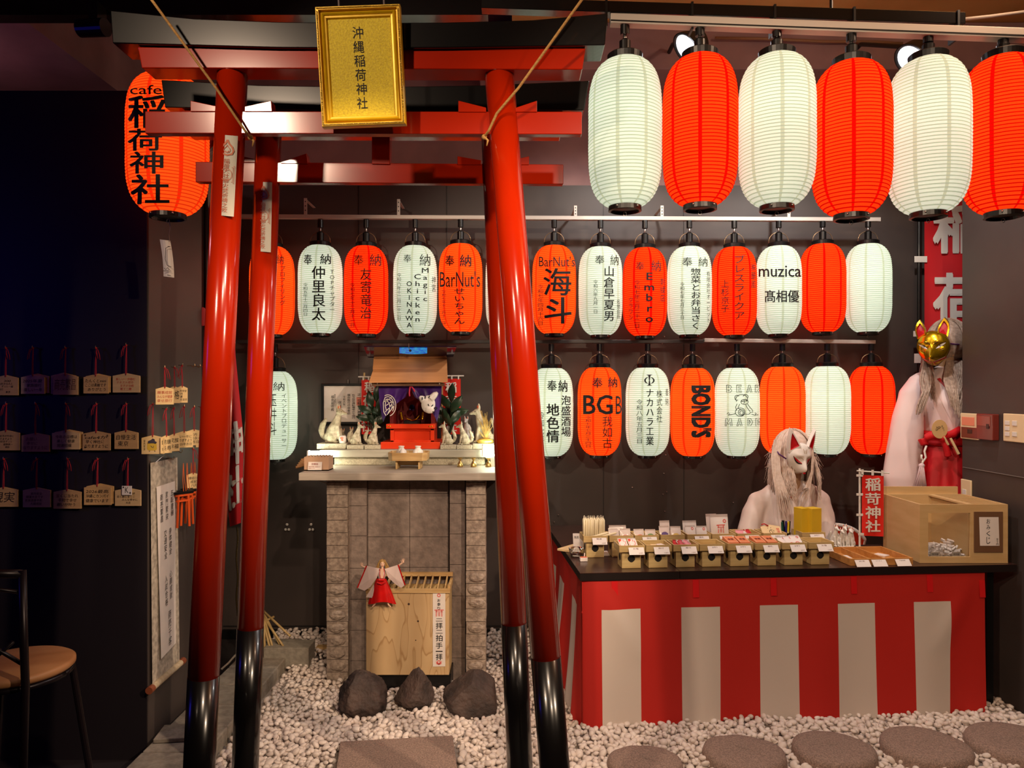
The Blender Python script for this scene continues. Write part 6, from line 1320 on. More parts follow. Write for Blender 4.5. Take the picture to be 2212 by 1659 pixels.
# ---- fox mask shape (local: faces -Y)
def mask_surf(gold):
    sn = 0.078 if gold else 0.042
    def sf(x, z):
        zz_ = z/0.078 if z > 0 else z/0.098; wv_ = 0.074*(1-(0.30 if gold else 0.36)*max(0, -zz_)**1.6); r2 = min(1.0, (x/wv_)**2*(1-0.0*zz_)+zz_**2)
        y = 0.050*(1-r2)**0.55+sn*math.exp(-((x/0.024)**2+((z+0.056)/0.030)**2))*(1-r2)**0.25+0.012*math.exp(-(x/0.013)**2)*math.exp(-((z+0.02)/0.03)**2)
        y -= 0.009*(math.exp(-((x-0.034)/0.017)**2)+math.exp(-((x+0.034)/0.017)**2))*math.exp(-((z+0.002)/0.014)**2)
        y += 0.006*math.exp(-((abs(x)-0.03)/0.02)**2)*math.exp(-((z-0.022)/0.012)**2)
        return y
    return sf
def fox_mask(name, label, loc, rot, sc_, m, gold):
    t = thing(name, label, 'mask', loc, rot); t.scale = (sc_,)*3; sf = mask_surf(gold)
    def rim(a):
        c, s = math.cos(a), math.sin(a); z = 0.078*s if s > 0 else 0.098*s; zz_ = s; w_ = 0.074*(1-(0.30 if gold else 0.36)*max(0, -zz_)**1.6); return w_*c, z
    mb = MB(); nr, na = 22, 64; vs = [Vector((0, -sf(0, 0), 0))]
    for i in range(1, nr+1):
        for k in range(na):
            x, z = rim(2*PI*k/na); q = (i/nr); q = q**0.8; vs.append(Vector((x*q, -sf(x*q, z*q) if i < nr else 0.006, z*q)))
    fs = [(0, 1+k, 1+(k+1) % na) for k in range(na)]+[(1+i*na+k, 1+(i+1)*na+k, 1+(i+1)*na+(k+1) % na, 1+i*na+(k+1) % na) for i in range(nr-1) for k in range(na)]
    mb.add(vs, fs)
    mo = part('mask_shell', mb, m, t, world=False, smooth=True); mo.modifiers.new('thick', 'SOLIDIFY').thickness = 0.003
    g = lambda x, z: Vector((x, -sf(x, z)-0.0012, z))
    RI = mat('mask_red', (196, 20, 30), 0.4); tip = (0.080, 0.150) if not gold else (0.054, 0.136)
    for s in (-1, 1):
        e = MB(); 
        if gold: base = [(0.026, 0.062), (0.066, 0.040)]
        else: base = [(0.024, 0.066), (0.074, 0.022)]
        a, b_, c = Vector((s*base[0][0], -0.030, base[0][1])), Vector((s*base[1][0], -0.008, base[1][1])), Vector((s*tip[0], 0.012, tip[1]))
        cc = (a+b_+c)/3; bk_ = Vector((0, 0.022, 0.004)); n = 9
        def edge(p, q, bul): return [p.lerp(q, i/n)+(Vector((s*bul, 0, bul*0.6)))*math.sin(PI*i/n) for i in range(n)]
        ol = edge(a, c, -0.004 if not gold else -0.010)+edge(c, b_, 0.006 if not gold else 0.014)+edge(b_, a, 0); nn = len(ol); inr = [cc.lerp(p, 0.74)+Vector((0, 0.000, 0)) for p in ol]; dp = [cc.lerp(p, 0.70)+Vector((0, 0.010, 0)) for p in ol]
        e.add(ol+inr, [(i, (i+1) % nn, nn+(i+1) % nn, nn+i) for i in range(nn)]); e.add(ol+[p+bk_ for p in ol]+[cc+bk_], [((i+1) % nn, i, nn+i, nn+(i+1) % nn) for i in range(nn)]+[((i+1) % nn+nn, i+nn, 2*nn) for i in range(nn)])
        eo = part('ear', e, m, t, world=False, smooth=False); e2 = MB(); e2.add(inr+dp+[cc+Vector((0, 0.010, 0))], [(i, (i+1) % nn, nn+(i+1) % nn, nn+i) for i in range(nn)]+[(nn+i, nn+(i+1) % nn, 2*nn) for i in range(nn)]); part('ear_lining', e2, RI, eo, world=False, label='red ear lining')
    bl, rd, gd, wh = MB(), MB(), MB(), MB()
    def lens(mb_, pts_u, pts_l):
        n = len(pts_u); mb_.add([g(*p) for p in pts_u]+[g(*p) for p in pts_l], [(i, i+1, n+i+1, n+i) for i in range(n-1)])
    for s in (-1, 1):
        N_ = 14; tt_ = [i/N_ for i in range(N_+1)]
        ex = lambda q: s*(0.016+0.044*q)
        up = lambda q: -0.014+0.030*q+0.010*math.sin(PI*q)*(-0.6)
        if not gold:
            lens(rd, [(ex(q), -0.020+0.034*q-0.010*math.sin(PI*q)+0.011*math.sin(PI*min(1, q+0.06))+0.001) for q in tt_], [(ex(q), -0.020+0.034*q-0.010*math.sin(PI*q)) for q in tt_])
            lens(bl, [(ex(q), -0.0202+0.034*q-0.010*math.sin(PI*q)+0.001) for q in tt_], [(ex(q), -0.0225+0.034*q-0.010*math.sin(PI*q)-0.0075*math.sin(PI*(1-q)**0.8)) for q in tt_])
            strokes(gd, [[(s*(0.010+0.022*q), 0.000+0.010*math.sin(PI*q*0.8)) for q in tt_], [(s*0.004, 0.050), (s*0.0035, 0.034)], [(s*0.012, 0.056), (s*0.007, 0.034)], [(s*(0.030+0.018*q), -0.066+0.016*q-0.006*math.sin(PI*q)) for q in tt_], [(s*(0.026+0.012*q), -0.072+0.010*q) for q in tt_]], 0.0017, g)
        else:
            lens(wh, [(ex(q), -0.012+0.026*q+0.006*math.sin(PI*q)) for q in tt_], [(ex(q), -0.012+0.026*q-0.006*math.sin(PI*q)) for q in tt_]); c0 = (s*0.035, -0.000)
            bl.add([g(c0[0]+0.0042*math.cos(a), c0[1]+0.0042*math.sin(a))-Vector((0, 0.0008, 0)) for a in [2*PI*k/12 for k in range(12)]], [tuple(range(12))])
            strokes(bl, [[(ex(q), -0.012+0.030*q+0.007*math.sin(PI*q)) for q in tt_], [(s*(0.006+0.02*q), 0.012+0.022*q) for q in tt_], [(s*(0.010+0.024*q), 0.010+0.018*q) for q in tt_], [(s*0.03, -0.018), (s*0.05, -0.012)], [(s*0.032, -0.024), (s*0.05, -0.022)]], 0.0018, g)
            lens(rd, [(s*(0.004+0.050*q), -0.078+0.022*q+0.002) for q in tt_], [(s*(0.004+0.050*q), -0.080+0.022*q-0.003) for q in tt_]); strokes(wh, [[(s*(0.004+0.046*q), -0.0775+0.022*q) for q in tt_]], 0.0022, g)
    if not gold: rd.ball((0, -sf(0, -0.064)-0.001, -0.068), (0.010, 0.004, 0.005), 10, 6); strokes(rd, [[(-0.010, -0.078), (0, -0.074), (0.010, -0.078)]], 0.0025, g)
    for nm_, mb_, mm in (('eye_lines', bl, INK), ('red_marks', rd, RI), ('gold_lines', gd, mat('mask_gold_line', (150, 116, 60), 0.5)), ('white_of_eye', wh, FOXW)):
        if mb_.v: part(nm_, mb_, mm, t, world=False)
    return t
# ---- hair
def hair_mb(c, rx, ry, rz, face, n, seed, length, wave, spread=0.02, gap=0.75, r=0.0024):
    """strands from a crown point over the skull, then falling; face = direction the face looks (angle in plan)"""
    rr = random.Random(seed); mb = MB(); mb.ball(c+Vector((0, 0.012, 0.006)), (rx*0.97, ry*0.97, rz*0.97), 24, 16)
    for k in range(n):
        a = face+gap+(2*PI-2*gap)*rr.random(); q = Vector((math.cos(a), math.sin(a), 0)); lay = rr.uniform(1.0, 1.08); pts = []
        st = rr.uniform(0.0, 0.5)
        for i in range(6):
            ph = st+(PI*0.52-st)*i/5; pts.append(c+Vector((q.x*rx*lay*math.sin(ph), q.y*ry*lay*math.sin(ph), rz*lay*math.cos(ph))))
        ln = length*rr.uniform(0.7, 1.1); e = pts[-1]; p1, p2 = rr.uniform(0, 6), rr.uniform(0, 6); t_ = Vector((-q.y, q.x, 0)); near_face = math.cos(a-face) > 0.2
        for i in range(1, 11):
            f_ = i/10; w_ = wave*f_*math.sin(f_*9+p1)
            pts.append(e+q*(spread*math.sin(f_*2.2)*rr.uniform(0.8, 1.2)+0.3*w_)+t_*(w_)+Vector((0, -0.055*f_ if near_face else 0, -ln*f_)))
        mb.tube(pts, [r*0.6]+[r]*10+[r*0.9, r*0.8, r*0.6, r*0.45, r*0.2], 5, False)
    return mb
# ---- seated figure
d1 = 4.22
def Q1(x, y, e=0): return P(x, y, d1+e)
M1 = thing('mannequin', 'mannequin in white robe with pale hair seated behind the counter', 'mannequin', P(1705, 1500, d1))
M1.location.z = 0.46; _org[M1] = M1.location.copy()
sk1 = MB(); hc = Q1(1716, 982, 0.0); sk1.ball(hc, (0.078, 0.095, 0.112), 22, 14); sk1.tube([Q1(1712, 1005), Q1(1710, 1035, 0.01), Q1(1706, 1062, 0.02)], [0.055, 0.050, 0.062], 16); sk1.tube([Q1(1706, 1056, 0.03), Q1(1702, 1090, 0.02), Q1(1700, 1180, 0.02)], [0.07, 0.11, 0.105], 16); sk1.tube([Q1(1700, 1170, 0.02), Vector((Q1(1700, 0).x, d1+0.03, 0.50))], [0.105, 0.14], 16)
for sx in (-1, 1):
    b0 = Vector((Q1(1700, 0).x+sx*0.09, d1+0.02, 0.54)); sk1.tube([b0, b0+Vector((sx*0.02, -0.36, 0.0)), b0+Vector((sx*0.02, -0.38, -0.03))], [0.085, 0.06, 0.055], 12); sk1.tube([b0+Vector((sx*0.02, -0.37, -0.02)), b0+Vector((sx*0.02, -0.34, -0.46))], [0.055, 0.04], 12)
    b0 += Vector((sx*0.02, -0.34, -0.47)); sk1.tube([b0, b0+Vector((0, -0.16, -0.015))], [0.035, 0.028], 10)
part('body', organic(sk1, 0.010, 5), MSKIN, M1, smooth=True)
rb = MB(); rb.tube([Q1(1709, 1056, 0.03), Q1(1704, 1078, 0.025), Q1(1700, 1130, 0.01), Q1(1698, 1220, 0.01)], [0.085, 0.135, 0.150, 0.150], 20); rb.tube([Vector((Q1(1698, 0).x, d1+0.01, 0.62)), Vector((Q1(1698, 0).x, d1+0.02, 0.50))], [0.155, 0.17], 20)
rb.tube([Q1(1644, 1082, 0.03), Q1(1676, 1064, 0.035), Q1(1706, 1056, 0.035), Q1(1736, 1062, 0.035), Q1(1768, 1080, 0.03)], [0.058, 0.064, 0.062, 0.064, 0.058], 14); rb.ball(Q1(1641, 1086, 0.02), 0.066, 14, 10); rb.ball(Q1(1768, 1084, 0.02), 0.066, 14, 10)
for sx, pts in ((-1, [(1640, 1086, 0.02), (1627, 1110, 0.0), (1616, 1150, -0.03), (1612, 1195, -0.06)]), (1, [(1768, 1084, 0.02), (1776, 1110, 0.0), (1779, 1150, -0.03), (1780, 1195, -0.06)])): rb.tube([Q1(*p) for p in pts], [0.062, 0.062, 0.066, 0.072], 14)
for sx in (-1, 1):
    a = Vector((Q1(1700, 0).x+sx*0.22, d1-0.06, 0.67)); rb.tube([a, a+Vector((-sx*0.05, -0.09, -0.07)), a+Vector((-sx*0.16, -0.11, -0.08))], [0.075, 0.08, 0.07], 14)
rbo = fold(organic(rb, 0.0095, 5), 0.013, 9, 2.0); part('robe', rbo, ROBE, M1, smooth=True)
tr_ = bvh(rbo)
def patch(pts, tree, e, nu=8, nv=10):
    """four photo corners laid on a surface"""
    g = proj(tree, e); (a, b_, c, d) = pts
    def fn(u, v):
        x = (a[0]*(1-u)+b_[0]*u)*(1-v)+(d[0]*(1-u)+c[0]*u)*v; y = (a[1]*(1-u)+b_[1]*u)*(1-v)+(d[1]*(1-u)+c[1]*u)*v; return g(x, y)
    return MB().grid(fn, nu, nv)
part('bare_neckline', patch([(1697, 1050), (1726, 1050), (1714, 1070), (1699, 1093)], tr_, 0.003), MSKIN, M1, smooth=True)
part('red_collar', patch([(1700, 1066), (1708, 1072), (1726, 1100), (1716, 1097)], tr_, 0.007), C_bl, M1, smooth=True)
ov = patch([(1744, 1036), (1764, 1056), (1712, 1170), (1694, 1095)], tr_, 0.0095, 8, 18); o2 = patch([(1672, 1044), (1688, 1038), (1708, 1140), (1688, 1170)], tr_, 0.006, 8, 18)
part('collar_band', ov, ROBE, M1, smooth=True); part('collar_band', o2, ROBE, M1, smooth=True)
for sx in (-1, 1):
    hnd = MB(); a = Vector((Q1(1700, 0).x+sx*0.045, d1-0.175, 0.595)); hnd.ball(a, (0.030, 0.022, 0.035), 12, 8)
    for k in range(4): hnd.tube([a+Vector((-sx*0.02, -0.012, 0.02-0.014*k)), a+Vector((-sx*(0.055-0.004*abs(k-1.4)), -0.02, 0.014-0.014*k)), a+Vector((-sx*0.075, -0.008, 0.010-0.013*k))], [0.009, 0.008, 0.006], 8)
    hnd.tube([a+Vector((0, -0.012, 0.025)), a+Vector((-sx*0.03, -0.03, 0.04))], [0.010, 0.007], 8); part('hand', organic(hnd, 0.004, 2), MSKIN, M1, smooth=True)
HP = mat('ash_blond_hair', (226, 206, 192), 0.42, c2=(208, 184, 168), nscale=60)
f1 = -PI/2+0.25
hb = hair_mb(Q1(1712, 978, 0.01), 0.103, 0.112, 0.130, f1, 620, 4, 0.235, 0.008, 0.020, 0.62)
rr = random.Random(6)
for k in range(40):
    s = rr.choice((-1, 1)); b0 = Q1(1712+s*36, 985+rr.uniform(-15, 25), -0.02); hb.tube([b0, b0+Vector((s*rr.uniform(0.02, 0.05), -0.01, rr.uniform(-0.02, 0.01))), b0+Vector((s*rr.uniform(0.03, 0.08), -0.01, -rr.uniform(0.02, 0.12)))], [0.0014, 0.001, 0.0004], 4, False)
for (x0_, x1_, n_) in ((1672, 1690, 60), (1748, 1752, 45)):      # locks falling over the shoulders
    for k in range(n_):
        x = rr.uniform(x0_, x1_); s = 1 if x0_ < 1710 else -1; ey = rr.uniform(1075, 1122) if s > 0 else rr.uniform(1050, 1100)
        e1 = s*rr.uniform(5, 24); hb.tube([Q1(x, 950, -0.08), Q1(x-s*6, 985, -0.115), Q1(x-s*4, 1020, -0.125), Q1(x+e1*0.4, 1055, -0.150), Q1(x+e1, ey, -0.178)], [0.002, 0.0026, 0.0026, 0.0022, 0.0006], 5, False)
part('hair', hb, HP, M1, smooth=True)
mk1 = fox_mask('fox_mask', 'white fox mask with red ears worn by the seated mannequin', Q1(1725, 986, -0.112), (math.radians(17), math.radians(3), math.radians(19)), 1.02, mat('mask_white', (236, 228, 220), 0.35), False)
mk1c = MB().tube([Q1(1669, 963, -0.05), Q1(1673, 968, -0.085), Q1(1683, 981, -0.118), Q1(1698, 991, -0.128)], 0.0042, 8); part('mask_cord', mk1c, mat('violet_cord', (84, 28, 96), 0.5), M1, smooth=True)
# ---- standing figure
d2 = 4.38
def Q2(x, y, e=0): return P(x, y, d2+e)
M2 = thing('mannequin', 'mannequin in white robe and red pleated skirt standing beside the tall banner', 'mannequin', Vector((Q2(2048, 0).x, d2, 0.0)))
bx_ = Q2(2048, 0).x
sk2 = MB(); sk2.ball(Q2(2046, 742, 0.01), (0.080, 0.098, 0.115), 22, 14); sk2.tube([Q2(2046, 770, 0.01), Q2(2048, 800, 0.02), Q2(2050, 822, 0.03)], [0.055, 0.05, 0.06], 16); sk2.tube([Q2(2050, 818, 0.03), Q2(2050, 860, 0.02), Q2(2050, 930, 0.02), Q2(2050, 980, 0.02)], [0.07, 0.13, 0.10, 0.14], 16)
for sx in (-1, 1):
    sk2.tube([Vector((bx_+sx*0.08, d2+0.02, 1.2)), Vector((bx_+sx*0.09, d2+0.02, 0.55)), Vector((bx_+sx*0.09, d2+0.03, 0.06))], [0.09, 0.06, 0.042], 12); sk2.tube([Vector((bx_+sx*0.09, d2+0.03, 0.045)), Vector((bx_+sx*0.10, d2-0.13, 0.03))], [0.04, 0.03], 10)
sk2.tube([Q2(1968, 850, 0.02), Q2(1945, 960, 0.0), Q2(1938, 1062, -0.03)], [0.05, 0.04, 0.026], 12); hx = Q2(1937, 1072, -0.035); sk2.ball(hx, (0.022, 0.034, 0.042), 12, 8)
for k in range(4): sk2.tube([hx+Vector((0, -0.024+0.015*k, -0.03)), hx+Vector((0.002, -0.026+0.015*k, -0.072)), hx+Vector((0.012, -0.024+0.014*k, -0.098+0.008*abs(k-1.5)))], [0.0095, 0.0085, 0.006], 8)
sk2.tube([hx+Vector((0.008, -0.03, 0.0)), hx+Vector((0.022, -0.05, -0.03)), hx+Vector((0.026, -0.052, -0.055))], [0.011, 0.009, 0.007], 8)
part('body', organic(sk2, 0.0085, 4), MSKIN, M2, smooth=True)
rb = MB(); rb.tube([Q2(2050, 806, 0.03), Q2(2050, 826, 0.03), Q2(2048, 872, 0.0), Q2(2050, 925, 0.01), Q2(2050, 962, 0.02)], [0.075, 0.125, 0.155, 0.140, 0.135], 22); rb.tube([Q2(1985, 828, 0.03), Q2(2048, 808, 0.03), Q2(2112, 828, 0.03)], [0.065, 0.07, 0.065], 14)
def slv(pts, wid, dep):
    m = MB(); vs = []; seg = 22
    for (x, y, e), w_, dd_ in zip(pts, wid, dep):
        c = Q2(x, y, e)
        for k in range(seg): q = 2*PI*k/seg; vs.append(c+Vector((w_*math.cos(q), dd_*math.sin(q), 0)))
    n = len(pts); m.add(vs, [(i*seg+k, (i+1)*seg+k, (i+1)*seg+(k+1) % seg, i*seg+(k+1) % seg) for i in range(n-1) for k in range(seg)]+[tuple(range(seg)), tuple((n-1)*seg+k for k in range(seg-1, -1, -1))]); return m
s1 = slv([(1982, 812, 0.03), (1968, 846, 0.02), (1960, 900, 0.0), (1953, 970, -0.02), (1948, 1030, -0.03), (1948, 1058, -0.03)], [0.035, 0.072, 0.082, 0.098, 0.112, 0.098], [0.05, 0.07, 0.075, 0.08, 0.085, 0.08]); rb.add(s1.v, s1.f)
s2 = slv([(2114, 812, 0.03), (2128, 846, 0.02), (2140, 900, 0.0), (2148, 970, -0.02), (2152, 1030, -0.03), (2152, 1058, -0.03)], [0.035, 0.072, 0.082, 0.098, 0.108, 0.098], [0.05, 0.07, 0.075, 0.08, 0.085, 0.08]); rb.add(s2.v, s2.f)
rbo2 = fold(organic(rb, 0.010, 4), 0.012, 8, 9.0); part('robe', rbo2, mat('plain_white_robe', (228, 206, 204), 0.65), M2, smooth=True); tr2 = bvh(rbo2)
part('sleeve_end', MB().grid(lambda u, v: Q2(1934-26*v+30*u, 960+94*v, 0.05-0.02*u), 6, 8), mat('plain_white_robe', (0, 0, 0)), M2, smooth=True)
part('red_collar', patch([(2024, 818), (2031, 816), (2080, 890), (2078, 878)], tr2, 0.006, 4, 14), C_bl, M2, smooth=True)
part('collar_band', patch([(2012, 826), (2022, 820), (2078, 900), (2066, 930)], tr2, 0.004, 6, 14), mat('plain_white_robe', (0, 0, 0)), M2, smooth=True)
HAK = mat('hakama_red', (204, 10, 24), 0.55, c2=(186, 6, 20), nscale=6)
def hk(u, v):
    a = 2*PI*u; z = Q2(0, 938).z*(1-v)+0.05*v; w_ = 0.150+0.12*v**0.7; pl_ = 1+0.035*math.sin(a*14)*min(1, v*3); return Vector((bx_+0.01+math.cos(a)*w_*pl_, d2+0.01+math.sin(a)*(w_*0.85)*pl_, z))
part('pleated_skirt', MB().grid(hk, 168, 20), HAK, M2, smooth=True)
wb = MB()
for k in range(3): wb.tube([Vector((bx_+0.005+math.cos(a)*0.163, d2+0.01+math.sin(a)*0.146, Q2(0, 950-k*9).z-0.012*math.cos(a+2.4))) for a in [PI+PI*i/20 for i in range(21)]], 0.020, 10)
wb.tube([Q2(2000, 946, -0.16), Q2(2012, 940, -0.18), Q2(2034, 944, -0.18)], [0.022, 0.026, 0.016], 10); wb.tube([Q2(2036, 944, -0.18), Q2(2058, 938, -0.17), Q2(2076, 926, -0.15)], [0.016, 0.024, 0.02], 10); wb.ball(Q2(2037, 946, -0.185), (0.022, 0.018, 0.026), 12, 8); wb.tube([Q2(2036, 950, -0.18), Q2(2044, 968, -0.18), Q2(2048, 986, -0.175)], [0.014, 0.018, 0.02], 10); wb.tube([Q2(1994, 948, -0.14), Q2(1997, 962, -0.15)], [0.03, 0.02], 10)
part('sash_bow', organic(wb, 0.005, 3), HAK, M2, smooth=True)
cd = MB(); cd.tube([Q2(2001, 963, -0.16), Q2(1997, 975, -0.165), Q2(2000, 988, -0.165), Q2(1996, 995, -0.165), Q2(1990, 990, -0.165), Q2(1991, 982, -0.165)], 0.006, 8); cd.tube([Q2(1994, 994, -0.165), Q2(1992, 1004, -0.165)], 0.006, 8)
tsl = part('cord', cd, WHITE, M2, smooth=True); tm = MB(); tm.ball(Q2(1991, 1006, -0.165), (0.017, 0.015, 0.015), 12, 8)
for k in range(40): a = rr.uniform(-1, 1); tm.tube([Q2(1991+a*4, 1008, -0.165+rr.uniform(-0.012, 0.012)), Q2(1990+a*8, 1030, -0.165), Q2(1988+a*13, 1052+rr.uniform(-4, 4), -0.165)], 0.0026, 5)
part('tassel', tm, mat('pale_tassel', (222, 196, 200), 0.6), tsl, smooth=True)
HG = mat('ash_brown_hair', (186, 164, 148), 0.42, c2=(150, 128, 114), nscale=60); f2 = -PI/2-0.55
hb = hair_mb(Q2(2048, 740, 0.01), 0.108, 0.118, 0.135, f2, 640, 14, 0.36, 0.020, 0.025, 0.75, 0.0026)
for (x, sx) in ((2004, -1), (2056, 1), (2074, 1)):
    for c_ in range(5):
        x0_ = x+rr.uniform(-10, 10); ph = rr.uniform(0, 6); en = rr.uniform(850, 905)
        for k in range(26):
            j = rr.uniform(-4, 4); e_ = -0.13-rr.uniform(0, 0.02); pts = [Q2(x0_+j+ (7*math.sin((y-780)/21+ph)+(-0.10 if sx < 0 else 0.02)*(y-780))*min(1, (y-760)/60 if y > 760 else 0), y, e_*(0.25+0.75*min(1, max(0, (y-775)/70)))-0.0006*max(0, y-800)) for y in [778+(en-778)*i/12 for i in range(13)]]
            hb.tube(pts, [0.002]+[0.0028]*9+[0.002, 0.0014, 0.0005], 5, False)
part('hair', hb, HG, M2, smooth=True)
fox_mask('fox_mask', 'golden fox mask with a red mouth worn by the standing mannequin', Q2(2016, 748, -0.115), (math.radians(4), math.radians(-3), math.radians(-38)), 1.16, mat('mask_gold', (216, 172, 26), 0.22, metal=0.85), True)
part('mask_cord', MB().tube([Q2(2034, 740, -0.135), Q2(2048, 742, -0.13), Q2(2066, 744, -0.10), Q2(2085, 744, -0.05)], 0.0045, 8), mat('violet_cord', (0, 0, 0)), M2, smooth=True)
fan = thing('paper_fan', 'small round paper fan tucked into the red sash of the standing mannequin', 'fan', Q2(2048, 950, -0.21)); fo = Q2(2030, 927, -0.205); FX, FY = Vector((0.84, 0, -0.54)), Vector((0.54, -0.25, 0.80)).normalized()
FX, FY = Vector((0.80, 0, 0.60)), Vector((-0.52, -0.12, 0.845)).normalized(); fnrm = FX.cross(FY).normalized()
n_ = 40; ol = [fo+FX*(0.047*math.cos(2*PI*k/n_))+FY*(0.053*math.sin(2*PI*k/n_)) for k in range(n_)]
part('fan_leaf', MB().prism(ol, fnrm*-0.002), mat('fan_paper', (222, 186, 130), 0.7), fan); part('handle', MB().tube([fo-FY*0.05, fo-FY*0.105], [0.006, 0.007], 8), CREAM, fan)
hq = Q2(2062, 968, -0.205); part('name_stick', MB().prism([Q2(2052, 948, -0.20), Q2(2056, 946, -0.20), Q2(2074, 980, -0.20), Q2(2069, 982, -0.20)], (0, 0.006, 0)), CREAM, fan)
m = MB(); g = lambda x, y: fo+FX*x+FY*y+fnrm*0.0022*(1 if fnrm.y < 0 else -1); strokes(m, [arc(-0.008, 0.008, 0.016, 0.010, 0, 180, 10), arc(-0.008, 0.006, 0.010, 0.006, 0, 180, 8), [(-0.024, 0.006), (0.010, 0.006)], [(-0.010, 0.018), (-0.012, 0.026)]], 0.002, g); write(m, 'あいうえ'[0:0] or 'おみこ', (0.014, -0.012, 0.024, 0.022), lambda x, y: g(x, -y), True); part('drawing', m, INK, fan)
# ---- tall banner at the end of the wall
tb = thing('tall_banner', 'tall red banner with white brush characters behind the golden-masked mannequin', 'banner', P(2050, 1200, 4.66)); dT = 4.66
part('cloth', MB().grid(lambda u, v: P(1997+135*u, 400+520*v, dT+0.008*math.sin(u*6+v*3)), 14, 30), mat('nobori_red', (196, 22, 32), 0.65), tb, smooth=True)
part('pole', MB().tube([P(1986, 330, dT+0.01), Vector((P(1986, 0, dT).x, dT+0.01, 0.0))], 0.012, 10), BLK, tb)
part('crossbar', MB().tube([P(1980, 398, dT), P(2135, 398, dT)], 0.007, 8), BLK, tb)
for x, y, w_, h_ in ((1989, 560, 27, 13), (1986, 721, 26, 12), (1982, 774, 14, 20)): part('tab', MB().box(P(x, y, dT-0.004), (L(w_, dT), 0.003, L(h_, dT))), WHITE, tb)
m = MB()
for chh, y0, y1 in (('稲', 440, 545), ('荷', 592, 705)): heavy(m, chh, (2018, y0, 2120, y1), lambda x, y: P(x, y, dT-0.012), k=0.026)
part('lettering', m, WHITE, tb)
# ---- switch plates on the side wall
def wallbox(px0, px1, y0, y1, th_, e=0):
    a, b_ = 2.5*F/(px0-CX), 2.5*F/(px1-CX); dm = (a+b_)/2; return MB().bx(2.4995-th_-e, 2.4995-e, b_, a, P(0, y1, dm).z, P(0, y0, dm).z)
IV_ = mat('ivory_plastic', (232, 208, 166), 0.45); 
def plate(name, label, cat, px0, px1, y0, y1, th_, m, subs):
    a = wallbox(px0, px1, y0, y1, th_); c = sum((v for v in a.v), Vector())/8; o = thing(name, label, cat, c); part('cover_plate', a, m, o, bevel=0.004)
    for nm_, q, mm, t2, grp in subs:
        s = MB()
        for r in grp: b_ = wallbox(*r, t2, th_); s.add(b_.v, b_.f)
        part(nm_, s, mm, o, bevel=0.0015)
    return o
BRN = mat('brown_glass', (120, 48, 40), 0.2); SALM = mat('salmon_panel', (232, 140, 108), 0.4)
plate('thermostat', 'ivory wall controller with a brown lower flap, nearest the standing mannequin', 'switch', 2079, 2119, 893, 949, 0.012, IV_, [('display', 0, SALM, 0.002, [(2083, 2110, 901, 919)]), ('flap', 0, BRN, 0.003, [(2082, 2116, 923, 946)]), ('button', 0, mat('dark_button', (60, 24, 22), 0.4), 0.005, [(2096, 2106, 927, 936)])])
plate('glass_wall_box', 'brown glass-fronted wall box between two ivory switch plates', 'switch', 2123, 2159, 894, 950, 0.035, BRN, [('switch_window', 0, mat('window_brown', (150, 70, 58), 0.15), 0.002, [(2126, 2154, 899, 920)]), ('latch', 0, mat('dark_button', (0, 0, 0)), 0.004, [(2146, 2152, 916, 926)])])
plate('switch_plate', 'ivory switch plate with several rockers, nearest the viewer', 'switch', 2171, 2216, 894, 955, 0.010, IV_, [('rocker', 0, WHITE, 0.004, [(2176, 2186, 909, 918), (2176, 2186, 921, 930), (2176, 2186, 933, 942), (2192, 2202, 909, 920), (2192, 2202, 933, 943)])])
plate('switch_plate', 'single ivory switch plate low beside the fortune box', 'switch', 2079, 2101, 1036, 1075, 0.010, IV_, [('rocker', 0, WHITE, 0.004, [(2084, 2092, 1057, 1068)])])
